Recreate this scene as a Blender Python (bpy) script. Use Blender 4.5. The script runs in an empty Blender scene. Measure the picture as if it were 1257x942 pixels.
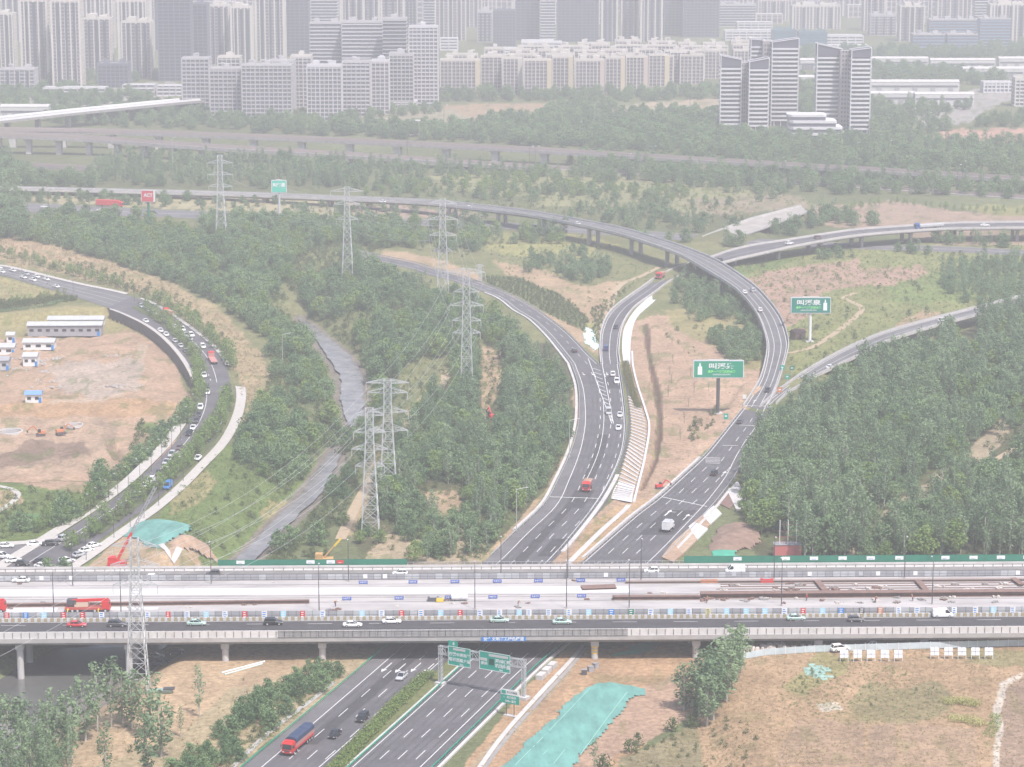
import bpy, math, random
import numpy as np
from mathutils import Vector, Matrix

# ------------------------------------------------------------------ camera, sky, sun, exposure
sc = bpy.context.scene
FOC, CX, CY, HOR = 3200.0, 628.5, 471.0, -172.0
TH = math.atan((CY - HOR) / FOC)
CAMH = 191.0
cam_d = bpy.data.cameras.new("camera"); cam = bpy.data.objects.new("camera", cam_d)
sc.collection.objects.link(cam); sc.camera = cam
cam.location = (0, 0, CAMH); cam.rotation_euler = (math.pi / 2 - TH, 0, 0)
cam_d.sensor_width = 36.0; cam_d.lens = FOC / 1257 * 36; cam_d.clip_start = 5; cam_d.clip_end = 9000

SUN_EL, SUN_AZ = math.radians(60), math.radians(146)      # azimuth measured from +Y towards +X
w = bpy.data.worlds.new("World"); sc.world = w; w.use_nodes = True
nt = w.node_tree; nt.nodes.clear()
sky = nt.nodes.new("ShaderNodeTexSky"); sky.sky_type = 'NISHITA'; sky.sun_disc = False
sky.sun_elevation = SUN_EL; sky.sun_rotation = SUN_AZ; sky.dust_density = 3.0; sky.air_density = 1.0
bg = nt.nodes.new("ShaderNodeBackground"); bg.inputs[1].default_value = 0.15
wo = nt.nodes.new("ShaderNodeOutputWorld")
nt.links.new(sky.outputs[0], bg.inputs[0]); nt.links.new(bg.outputs[0], wo.inputs[0])
sun_d = bpy.data.lights.new("sun", 'SUN'); sun_d.energy = 3.9; sun_d.angle = math.radians(1.5)
sun_d.color = (1.0, 0.95, 0.915)
sun = bpy.data.objects.new("sun", sun_d); sc.collection.objects.link(sun)
sdir = Vector((math.sin(SUN_AZ) * math.cos(SUN_EL), math.cos(SUN_AZ) * math.cos(SUN_EL), math.sin(SUN_EL)))
sun.rotation_euler = (-sdir).to_track_quat('-Z', 'Y').to_euler(); sun.location = sdir * 500
sc.view_settings.view_transform = 'Standard'; sc.view_settings.look = 'None'
sc.view_settings.gamma = 1; sc.view_settings.use_curve_mapping = False
sc.view_settings.exposure = 0.50
sc.cycles.use_denoising = True
sc.cycles.max_bounces = 5; sc.cycles.diffuse_bounces = 3; sc.cycles.glossy_bounces = 2
sc.cycles.transmission_bounces = 3; sc.cycles.volume_bounces = 1; sc.cycles.transparent_max_bounces = 6
sc.cycles.caustics_reflective = False; sc.cycles.caustics_refractive = False
sc.cycles.use_adaptive_sampling = False

# ------------------------------------------------------------------ maths: a pixel of the survey photo -> a point on a level z
CT, ST = math.cos(TH), math.sin(TH)
def G(px, py, z=0.0):
    a = (px - CX) / FOC; b = -(py - CY) / FOC
    d = Vector((a, CT + b * ST, -ST + b * CT))
    t = (z - CAMH) / d.z
    return Vector((d.x * t, d.y * t, z))
def P(v):
    x, y, z = v[0], v[1], v[2] - CAMH
    dep = y * CT - z * ST; up = y * ST + z * CT
    return (CX + FOC * x / dep, CY - FOC * up / dep)
def S(py):                         # pixels of the photo per metre at ground row py
    return CT * (py - HOR) / CAMH

R = random.Random(7)
COL = sc.collection

# ------------------------------------------------------------------ materials
MATS = {}
def mat(name, col, rough=0.8, spec=0.3, metal=0.0, var=0.0, scale=0.5, bump=0.0, coord='Object', streak=None):
    if name in MATS: return MATS[name]
    m = bpy.data.materials.new(name); m.use_nodes = True; n = m.node_tree; b = n.nodes["Principled BSDF"]
    b.inputs["Base Color"].default_value = (*col, 1); b.inputs["Roughness"].default_value = rough
    b.inputs["Specular IOR Level"].default_value = spec; b.inputs["Metallic"].default_value = metal
    if var:
        tc = n.nodes.new("ShaderNodeTexCoord"); nz = n.nodes.new("ShaderNodeTexNoise")
        nz.inputs["Scale"].default_value = scale; nz.inputs["Detail"].default_value = 6; nz.inputs["Roughness"].default_value = 0.65
        src = tc.outputs["Object"]
        if streak:
            mp = n.nodes.new("ShaderNodeMapping"); mp.inputs["Scale"].default_value = streak
            n.links.new(src, mp.inputs[0]); src = mp.outputs[0]
        n.links.new(src, nz.inputs["Vector"])
        mr = n.nodes.new("ShaderNodeMapRange"); mr.inputs["From Min"].default_value = 0.3; mr.inputs["From Max"].default_value = 0.7
        mr.inputs["To Min"].default_value = 1 - var; mr.inputs["To Max"].default_value = 1 + var
        n.links.new(nz.outputs[0], mr.inputs[0])
        mx = n.nodes.new("ShaderNodeVectorMath"); mx.operation = 'SCALE'; mx.inputs[0].default_value = col
        n.links.new(mr.outputs[0], mx.inputs["Scale"]); n.links.new(mx.outputs[0], b.inputs["Base Color"])
        if bump:
            bp = n.nodes.new("ShaderNodeBump"); bp.inputs["Distance"].default_value = bump
            n.links.new(nz.outputs[0], bp.inputs["Height"]); n.links.new(bp.outputs[0], b.inputs["Normal"])
    MATS[name] = m
    return m

ASPH = mat("asphalt", (0.105, 0.099, 0.106), 0.85, var=0.25, scale=0.12)
ASPHD = mat("fresh_asphalt", (0.062, 0.059, 0.063), 0.85, var=0.2, scale=0.3)
ASPHL = mat("worn_asphalt", (0.13, 0.125, 0.13), 0.9, var=0.2, scale=0.1)
PAINT = mat("road_paint", (0.58, 0.58, 0.57), 0.7, var=0.12, scale=1.5)
CONC = mat("concrete", (0.36, 0.345, 0.335), 0.9, var=0.14, scale=0.25)
CONCW = mat("pale_concrete", (0.47, 0.45, 0.44), 0.9, var=0.14, scale=0.2)
CONCWW = mat("white_membrane", (0.54, 0.53, 0.535), 0.8, var=0.06, scale=0.15)
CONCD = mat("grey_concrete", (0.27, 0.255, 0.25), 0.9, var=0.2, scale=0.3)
STEEL = mat("galvanised_steel", (0.52, 0.53, 0.54), 0.5, 0.5, 0.3)
STEELD = mat("dark_steel", (0.09, 0.09, 0.10), 0.5, 0.4, 0.3)
GREENP = mat("green_panel", (0.02, 0.17, 0.11), 0.6, var=0.12, scale=0.3)
GREENR = mat("green_rail_paint", (0.03, 0.30, 0.20), 0.5)
SIGNG = mat("sign_green", (0.008, 0.31, 0.23), 0.5)
WHITE = mat("white_paint", (0.7, 0.7, 0.7), 0.5)
OFFW = mat("off_white", (0.50, 0.49, 0.48), 0.7, var=0.08, scale=0.5)
BLUE = mat("blue_sign", (0.03, 0.20, 0.55), 0.5)
BLUEN = mat("banner_blue", (0.06, 0.12, 0.42), 0.6)
RED = mat("red_paint", (0.55, 0.03, 0.03), 0.45)
ORANGE = mat("orange_paint", (0.5, 0.19, 0.09), 0.5)
YELLOW = mat("yellow_paint", (0.75, 0.5, 0.06), 0.5)
GLASS = mat("dark_glass", (0.02, 0.025, 0.03), 0.12, 0.7)
TYRE = mat("tyre_rubber", (0.02, 0.02, 0.02), 0.8)
RUST = mat("rusty_steel", (0.19, 0.12, 0.10), 0.8, var=0.25, scale=0.6)
PANG = mat("grey_panel", (0.30, 0.30, 0.32), 0.6, var=0.12, scale=0.4)
PANGL = mat("light_grey_panel", (0.42, 0.43, 0.45), 0.6, var=0.1, scale=0.4)
NET = mat("teal_netting", (0.125, 0.285, 0.25), 0.9, var=0.25, scale=0.3, streak=(1, 0.35, 1))
BARK = mat("bark", (0.20, 0.17, 0.14), 0.95, var=0.25, scale=1.0)
BARKW = mat("pale_bark", (0.42, 0.40, 0.35), 0.95, var=0.2, scale=1.0)
TARP = mat("blue_tarpaulin", (0.035, 0.055, 0.11), 0.6, var=0.2, scale=1.2)
SOIL = mat("loose_soil", (0.34, 0.235, 0.165), 0.95, var=0.25, scale=0.4, bump=0.3)
RUBBLE = mat("broken_concrete", (0.5, 0.46, 0.43), 0.95, var=0.3, scale=1.0)

# ------------------------------------------------------------------ mesh builder
class MB:
    def __init__(s): s.v = []; s.f = []
    def add(s, vs, fs):
        o = len(s.v); s.v.extend([tuple(p) for p in vs]); s.f.extend([tuple(i + o for i in q) for q in fs]); return s
    def hexa(s, q):      # 8 points: bottom 4 ccw, top 4 ccw
        return s.add(q, [(0, 3, 2, 1), (4, 5, 6, 7), (0, 1, 5, 4), (1, 2, 6, 5), (2, 3, 7, 6), (3, 0, 4, 7)])
    def box(s, c, d, rz=0.0, t=(1, 1)):
        hx, hy = d[0] / 2, d[1] / 2; z0, z1 = c[2] - d[2] / 2, c[2] + d[2] / 2
        ca, sa = math.cos(rz), math.sin(rz); q = []
        for z, k in ((z0, (1, 1)), (z1, t)):
            for ux, uy in ((-1, -1), (1, -1), (1, 1), (-1, 1)):
                x, y = ux * hx * k[0], uy * hy * k[1]
                q.append((c[0] + x * ca - y * sa, c[1] + x * sa + y * ca, z))
        return s.hexa(q)
    def bar(s, a, b, w, h=None):
        a, b = Vector(a), Vector(b); d = b - a
        if d.length < 1e-6: return s
        d.normalize(); up = Vector((0, 0, 1)) if abs(d.z) < 0.95 else Vector((0, 1, 0))
        r = d.cross(up).normalized(); u = r.cross(d); h = h or w; q = []
        for p in (a, b):
            for x, y in ((-1, -1), (1, -1), (1, 1), (-1, 1)):
                q.append(p + r * x * w / 2 + u * y * h / 2)
        return s.hexa(q)
    def tube(s, a, b, r, n=6, r2=None):
        a, b = Vector(a), Vector(b); d = (b - a).normalized(); r2 = r if r2 is None else r2
        up = Vector((0, 0, 1)) if abs(d.z) < 0.95 else Vector((0, 1, 0))
        e = d.cross(up).normalized(); u = e.cross(d); vs = []
        for p, rr in ((a, r), (b, r2)):
            for i in range(n):
                t = 2 * math.pi * i / n; vs.append(p + (e * math.cos(t) + u * math.sin(t)) * rr)
        fs = [(i, (i + 1) % n, n + (i + 1) % n, n + i) for i in range(n)] + [tuple(range(n))[::-1], tuple(range(n, 2 * n))]
        return s.add(vs, fs)
    def quad(s, *p): return s.add(p, [tuple(range(len(p)))])
    def prism(s, poly, z0, z1):
        n = len(poly)
        return s.add([(x, y, z0) for x, y in poly] + [(x, y, z1) for x, y in poly],
                     [(i, (i + 1) % n, n + (i + 1) % n, n + i) for i in range(n)] + [tuple(range(n))[::-1], tuple(range(n, 2 * n))])
    def xz_prism(s, poly, y0, y1):       # profile in x,z pulled along y
        n = len(poly)
        return s.add([(x, y0, z) for x, z in poly] + [(x, y1, z) for x, z in poly],
                     [(i, (i + 1) % n, n + (i + 1) % n, n + i) for i in range(n)] + [tuple(range(n)), tuple(range(n, 2 * n))[::-1]])
    def loft(s, rings):
        n = len(rings[0]); vs = [p for r_ in rings for p in r_]; fs = []
        for k in range(len(rings) - 1):
            for i in range(n):
                j = (i + 1) % n; fs.append((k * n + i, k * n + j, (k + 1) * n + j, (k + 1) * n + i))
        fs.append(tuple(range(n))[::-1]); fs.append(tuple(range((len(rings) - 1) * n, len(rings) * n)))
        return s.add(vs, fs)
    def build(s, name, m, parent=None, world=False, smooth=False):
        me = bpy.data.meshes.new(name); vs = s.v
        if world and parent is not None:
            inv = (Matrix.Translation(parent.location) @ Matrix.Rotation(parent.rotation_euler.z, 4, 'Z')).inverted()
            vs = [tuple(inv @ Vector(p)) for p in vs]
        me.from_pydata(vs, [], s.f); me.update()
        if m: me.materials.append(m)
        if smooth: me.polygons.foreach_set("use_smooth", [True] * len(me.polygons))
        o = bpy.data.objects.new(name, me); COL.objects.link(o)
        if parent is not None: o.parent = parent
        return o

def tag(o, label=None, cat=None, group=None, kind=None):
    if label: o['label'] = label
    if cat: o['category'] = cat
    if group: o['group'] = group
    if kind: o['kind'] = kind
    return o
def thing(name, label, cat, loc=(0, 0, 0), rz=0.0, group=None):
    o = bpy.data.objects.new(name, None); o.empty_display_size = 0.5; COL.objects.link(o)
    o.location = loc; o.rotation_euler = (0, 0, rz)
    return tag(o, label, cat, group)
def children_of(o): return [c for c in KIDS.get(o.name, [])]
KIDS = {}
def freeze(o):                                     # remember a prototype's tree once
    KIDS[o.name] = [c for c in o.children]
    for c in o.children: freeze(c)
def copy_tree(o, parent=None):
    c = o.copy(); COL.objects.link(c)
    if parent is not None: c.parent = parent
    for ch in KIDS.get(o.name, []): copy_tree(ch, c)
    return c
class Proto:                                       # first use moves the prototype itself, later uses copy it
    def __init__(s, root): s.root = root; s.used = False; freeze(root)
    def place(s, loc, rz, label, group=None, scale=None, cat=None):
        o = s.root if not s.used else copy_tree(s.root); s.used = True
        o.location = loc; o.rotation_euler = (0, 0, rz); o['label'] = label
        if group: o['group'] = group
        elif 'group' in o: del o['group']
        if cat: o['category'] = cat
        if scale: o.scale = scale if hasattr(scale, '__len__') else (scale,) * 3
        return o

# ------------------------------------------------------------------ roads as pairs of edge lines
def catmull(pts, k=8):
    pts = [Vector(p) for p in pts]; out = []
    n = len(pts)
    for i in range(n - 1):
        p0 = pts[i - 1] if i else pts[0] * 2 - pts[1]; p1, p2 = pts[i], pts[i + 1]
        p3 = pts[i + 2] if i + 2 < n else pts[-1] * 2 - pts[-2]
        for j in range(k):
            t = j / k
            out.append(0.5 * ((2 * p1) + (p2 - p0) * t + (2 * p0 - 5 * p1 + 4 * p2 - p3) * t * t + (3 * p1 - p0 - 3 * p2 + p3) * t ** 3))
    out.append(pts[-1]); return out
ROADS = []
class Road:
    def __init__(s, st, k=8, ground=True, clear=2.0):
        s.L = catmull([G(a[0], a[1], a[4]) for a in st], k); s.Rr = catmull([G(a[2], a[3], a[4]) for a in st], k)
        s.C = [(a + b) / 2 for a, b in zip(s.L, s.Rr)]; s.n = len(s.C)
        s.W = [(a - b).length for a, b in zip(s.L, s.Rr)]
        s.cum = [0.0]
        for i in range(1, s.n): s.cum.append(s.cum[-1] + (s.C[i] - s.C[i - 1]).length)
        s.len = s.cum[-1]; s.ground = ground
        # true widths: edges may be given on a slant
        s.TW = []
        for i in range(s.n):
            t = s.C[min(i + 1, s.n - 1)] - s.C[max(i - 1, 0)]; t.z = 0; t.normalize()
            nrm = Vector((t.y, -t.x, 0)); s.TW.append(abs((s.Rr[i] - s.L[i]).dot(nrm)))
        ROADS.append((s, clear))
    def at(s, d, t=0.5, dz=0.0):
        d = min(max(d, 0), s.len - 1e-4)
        i = int(np.searchsorted(s.cum, d, side='right')) - 1; i = min(max(i, 0), s.n - 2)
        u = (d - s.cum[i]) / max(s.cum[i + 1] - s.cum[i], 1e-6)
        a = s.L[i].lerp(s.L[i + 1], u); b = s.Rr[i].lerp(s.Rr[i + 1], u)
        p = a.lerp(b, t); p.z += dz; return p
    def tan(s, d):
        a, b = s.at(d - 2), s.at(d + 2); v = b - a; v.z = 0; return v.normalized()
    def tw(s, d):
        i = min(max(int(np.searchsorted(s.cum, d)) - 1, 0), s.n - 1); return max(s.TW[i], 1.0)
    def span(s, d0, d1, step=6.0):
        m = max(1, int(math.ceil((d1 - d0) / step))); return [d0 + (d1 - d0) * i / m for i in range(m + 1)]
    def strip(s, mb, t0, t1, dz, d0=0, d1=None, step=6.0):
        ds = s.span(d0, s.len if d1 is None else d1, step); o = len(mb.v)
        for d in ds:
            a = t0(d) if callable(t0) else t0; b = t1(d) if callable(t1) else t1
            mb.v.append(tuple(s.at(d, a, dz))); mb.v.append(tuple(s.at(d, b, dz)))
        for i in range(len(ds) - 1):
            mb.f.append((o + 2 * i, o + 2 * i + 1, o + 2 * i + 3, o + 2 * i + 2))
        return mb
    def line(s, mb, t, wd=0.18, dz=0.03, d0=0, d1=None, off=0.0, step=6.0):   # a stripe round fraction t, off metres to the right
        f0 = lambda d: t + (off - wd / 2) / s.tw(d); f1 = lambda d: t + (off + wd / 2) / s.tw(d)
        return s.strip(mb, f0, f1, dz, d0, d1, step)
    def dash(s, mb, t, wd=0.2, dash=6, gap=9, dz=0.03, d0=0, d1=None, off=0.0):
        d = d0; e = s.len if d1 is None else d1
        while d + dash < e:
            s.line(mb, t, wd, dz, d, d + dash, off, 6.0); d += dash + gap
        return mb
    def wall(s, mb, t, th, z0, z1, d0=0, d1=None, off=0.0, step=6.0):
        ds = s.span(d0, s.len if d1 is None else d1, step); o = len(mb.v)
        for d in ds:
            k0 = t + (off - th / 2) / s.tw(d); k1 = t + (off + th / 2) / s.tw(d)
            for tt, z in ((k0, z0), (k1, z0), (k1, z1), (k0, z1)): mb.v.append(tuple(s.at(d, tt, z)))
        for i in range(len(ds) - 1):
            a, b = o + 4 * i, o + 4 * i + 4
            for j in range(4): mb.f.append((a + j, a + (j + 1) % 4, b + (j + 1) % 4, b + j))
        mb.f.append((o, o + 3, o + 2, o + 1)); e = o + 4 * (len(ds) - 1); mb.f.append((e, e + 1, e + 2, e + 3))
        return mb
    def nearest(s, px, py):
        best = None
        for i in range(s.n - 1):
            for u in (0, 0.5):
                c = s.C[i].lerp(s.C[i + 1], u); q = P(c); e = (q[0] - px) ** 2 + ((q[1] - py) * 2) ** 2
                if best is None or e < best[0]: best = (e, s.cum[i] + u * (s.cum[i + 1] - s.cum[i]), c.z)
        return best[1], best[2]

MAIN = Road([(240, 990, 342, 990, .12), (297, 942, 397, 942, .12), (375, 877, 471, 877, .12), (452, 812, 545, 812, .12), (524, 750, 613, 750, .12), (594, 690, 675, 690, .12),
             (630, 655, 706, 655, .12), (667, 620, 733, 620, .12), (684, 590, 751, 590, .12), (698, 560, 764, 560, .12), (706, 535, 769, 535, .12),
             (710, 510, 769, 510, .12), (709, 475, 765, 475, .12), (700, 447, 760.5, 447, .12)])
WEST = Road([(700, 447, 735, 447, .12), (690, 434, 722, 435, .12), (672, 412, 709, 421, .12), (652, 393, 691, 404, .12), (632, 381, 660, 381, .12), (612, 366, 634, 366, .12), (584, 355, 604, 352.5, .12),
             (555, 345, 568, 340, .12), (528, 338, 536, 331, .12), (503, 330, 509, 323, .12), (466, 321, 470, 315, .12), (430, 312, 434, 306.5, .12)])
LOOPB = Road([(738, 447, 760.5, 447, .12), (737, 431.7, 759, 431.7, .12), (738.6, 408, 761.7, 408, .12), (746, 389, 768, 392, .14), (760, 374, 779, 377.5, .2), (788, 354, 803, 360, .4), (805, 342, 822, 346, .7),
              (827.5, 331, 845, 336, 1.2), (848, 324, 866, 330, 1.8), (873, 316.5, 887, 323.5, 2.8), (898, 308, 907, 318, 3.6), (927, 301.4, 932, 312.5, 4.6), (960, 296.5, 963, 305.5, 5.6), (1007, 289, 1009, 296.7, 6.3), (1054, 282.5, 1055, 289.6, 6.8),
              (1120.7, 277.8, 1121, 284, 7), (1172.7, 274.6, 1173, 281.3, 7), (1257, 273.4, 1257, 280.4, 7), (1330, 273, 1330, 280, 7)], clear=1.0)
EAST = Road([(375, 990, 486, 990, .12), (428, 942, 535, 942, .12), (501, 877, 601, 877, .12), (573, 812, 668, 812, .12), (644, 750, 743, 750, .12), (714, 690, 811, 690, .12), (777, 635, 864, 635, .12), (807, 612, 884, 612, .12), (836, 586, 903, 586, .12),
             (864, 560, 916, 560, .15), (881, 540, 928, 540, .25), (897, 520, 942, 520, .45), (913, 500, 952, 497, .8)])
RAMP = Road([(913, 500, 941, 500, .8), (926, 480, 951, 480, 1.6), (935.5, 461, 958, 461, 2.4), (942, 430, 966.6, 430, 4), (939, 410, 966, 414, 5), (929, 385, 958, 391, 6.4), (911.6, 363, 943, 370, 7.4), (896, 350, 923, 350, 8), (865, 331, 885, 324, 8.6),
             (836, 314.5, 850, 308.5, 8.8), (803, 302, 812, 295.5, 9), (761, 288.6, 766, 282, 9), (720, 279, 723, 273.2, 9), (650, 265.5, 652, 260.6, 8.5), (586, 257.5, 587, 252.8, 7), (523, 250.8, 523, 247, 6), (427, 246.2, 427, 243, 4.4), (300, 241, 300, 238, 3.2), (180, 237.6, 180, 234.8, 2.6), (60, 234.6, 60, 232, 2.6), (-60, 232, -60, 229.5, 2.6)], clear=1.0)
SLIP = Road([(934, 500, 952, 497, .8), (951, 485, 966, 484, 1.2), (966, 473.5, 984, 473.5, 1.5), (983, 461.5, 1003, 462, 2), (1007, 446.5, 1024, 451.5, 2.6), (1040, 429, 1051, 438.5, 3.2), (1075, 413.5, 1083, 422.5, 3.7), (1102, 404.5, 1107, 413.5, 4), (1149, 391.5, 1153, 399.5, 4.5), (1190, 381, 1193, 389, 5), (1257, 364, 1260, 371, 5.5), (1320, 350, 1323, 357, 6)], clear=1.0)
FARH = Road([(-60, 258, -60, 247, .15), (40, 261, 40, 250, .15), (210, 267, 210, 258, .15), (420, 274, 420, 266, .15), (612, 281, 612, 273, .15), (720, 287, 720, 279, .15), (870, 297, 870, 289, .15), (1000, 304, 1000, 297, .15), (1150, 309, 1150, 302, .15), (1320, 317, 1320, 310, .15)], clear=3)
TOWN1 = Road([(-60, 330, -60, 318, .12), (0, 338, 0, 327, .12), (32, 346.5, 32, 334, .12), (64, 356, 64, 342, .12), (88, 363, 98, 350, .12), (112, 371, 132, 357, .12), (132, 378, 162, 364, .12)], clear=2)
TOWN2 = Road([(132, 378, 162, 364, .12), (154, 386.5, 186, 373, .12), (178, 398, 210, 387.5, .12), (197, 411, 236, 406, .12), (213, 426, 261, 427, .12), (228, 445, 277, 450, .12), (240, 469, 284, 475, .12), (241, 492, 284, 495, .12), (233, 516, 277, 518, .12), (213, 545, 261, 545, .12), (184, 575, 232, 575, .12), (160, 597, 210, 597, .12), (124, 624, 178, 624, .12), (92, 645, 148, 645, .12), (62, 664, 121, 664, .12), (20, 690, 84, 690, .12), (-40, 730, 22, 730, .12)], clear=1.5)
def vroad(rows, z, wk=.45, **k):
    return Road([(x, yt + (yb - yt) * wk, x, yt, (z(x) if callable(z) else z)) for x, yt, yb in rows], k=8, **k)
RAIL1 = vroad([(-60, 157.5, 161), (0, 158.5, 162), (119, 160, 163.4), (222, 163.5, 167), (300, 166.5, 170), (420, 171.5, 175), (654, 183, 186), (840, 194, 197), (1000, 203.5, 206.4), (1320, 223, 226)], lambda x: max(6, 12 - x * 0.005), clear=0)
RAIL2 = vroad([(-60, 161.5, 166.5), (0, 163.5, 168.5), (119, 169, 173.6), (191, 174.5, 178.5), (300, 181.5, 185.3), (420, 188.5, 192), (587, 199.5, 203), (767, 211, 214), (1000, 225, 228), (1320, 246, 249)], lambda x: max(1.0, 13 - x * 0.016), clear=0)
WHITEV = vroad([(-70, 152, 158), (0, 144.8, 150), (70, 137.5, 142), (140, 130.5, 134.5), (222, 122.6, 126.2), (320, 115, 118)], 11, wk=.75, clear=0)
LOWV = vroad([(-60, 197.5, 202), (0, 200.5, 204.5), (60, 203.5, 207.5), (120, 206.5, 210.5)], 5, clear=0)
OLDR = Road([(887, 298.5, 862, 292.5, .8), (912, 289, 890, 281.5, 2), (937, 280.5, 920, 270.5, 3.4), (965, 270, 948, 263, 4.6), (991, 260.5, 984, 253.5, 5.6)], clear=0)

# river as a pair of banks on its own level
RZ = -4.6
RIVER = Road([(365, 392, 372, 388, RZ), (382, 412, 398, 408, RZ), (398, 438, 425, 430, RZ), (410, 458, 444, 452, RZ), (414, 485, 450, 480, RZ), (419, 508, 449, 505, RZ), (424, 530, 436, 526, RZ), (404, 552, 424, 552, RZ), (384, 582, 411, 580, RZ), (360, 612, 393, 609, RZ), (326, 645, 360, 641, RZ), (274, 695, 312, 692, RZ),
              (150, 765, 255, 755, RZ), (25, 832, 165, 832, RZ), (-80, 905, 60, 905, RZ), (-200, 985, -60, 985, RZ)], clear=3)
# ------------------------------------------------------------------ land cover and terrain
pys = [992 - 2 * i for i in range(0, 504)]                       # photo rows that become ground rows
rowY = [G(CX, y).y for y in pys]; rowD = [G(CX, y).y * CT + CAMH * ST for y in pys]
fr_far = [3900, 4150, 4400]
pxs = [-900, -600, -450, -380] + [-320 + 2.5 * i for i in range(0, 759)] + [1640, 1700, 1900, 2200]
nx = len(pxs)
Yv = [-250, 100, 350, 480] + rowY + fr_far
Dv = [max(y * CT + CAMH * ST, 420) for y in Yv]
Yv = np.array(Yv); Dv = np.array(Dv); ny = len(Yv)
PXg = np.tile(np.array(pxs), (ny, 1)); Xg = (PXg - CX) / FOC * Dv[:, None]; Yg = np.tile(Yv[:, None], (1, nx))
PYg = np.empty((ny, nx))
for i in range(ny):
    dep = Yv[i] * CT + CAMH * ST; up = Yv[i] * ST - CAMH * CT
    PYg[i, :] = CY - FOC * up / dep if i >= 4 else 1400

def vnoise(x, y, seed):
    xi = np.floor(x).astype(np.int64); yi = np.floor(y).astype(np.int64); fx = x - xi; fy = y - yi
    def h(a, b):
        n = (a * 374761393 + b * 668265263 + seed * 1442695041) & 0x7fffffff
        n = ((n ^ (n >> 13)) * 1274126177) & 0x7fffffff
        return ((n ^ (n >> 16)) & 0xffff) / 65535.0
    u = fx * fx * (3 - 2 * fx); v = fy * fy * (3 - 2 * fy)
    return (h(xi, yi) * (1 - u) + h(xi + 1, yi) * u) * (1 - v) + (h(xi, yi + 1) * (1 - u) + h(xi + 1, yi + 1) * u) * v
def fbm(x, y, seed, o=4):
    s_ = 0; a = 0.5
    for k in range(o): s_ = s_ + a * vnoise(x * 2 ** k, y * 2 ** k, seed + k); a *= 0.5
    return s_
def inside(poly, X, Y):
    r = np.zeros(X.shape, bool); n = len(poly)
    for i in range(n):
        x1, y1 = poly[i]; x2, y2 = poly[(i + 1) % n]
        if y1 == y2: continue
        c = ((y1 > Y) != (y2 > Y)) & (X < (x2 - x1) * (Y - y1) / (y2 - y1) + x1); r ^= c
    return r
def blur(a, k):
    for _ in range(2):
        for ax in (0, 1):
            p = np.pad(a, [(k, k) if i == ax else (0, 0) for i in (0, 1)], mode='edge'); c = np.cumsum(p, axis=ax)
            c = np.insert(c, 0, 0, axis=ax); n = a.shape[ax]
            a = (np.take(c, range(2 * k + 1, 2 * k + 1 + n), axis=ax) - np.take(c, range(0, n), axis=ax)) / (2 * k + 1)
    return a

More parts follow.
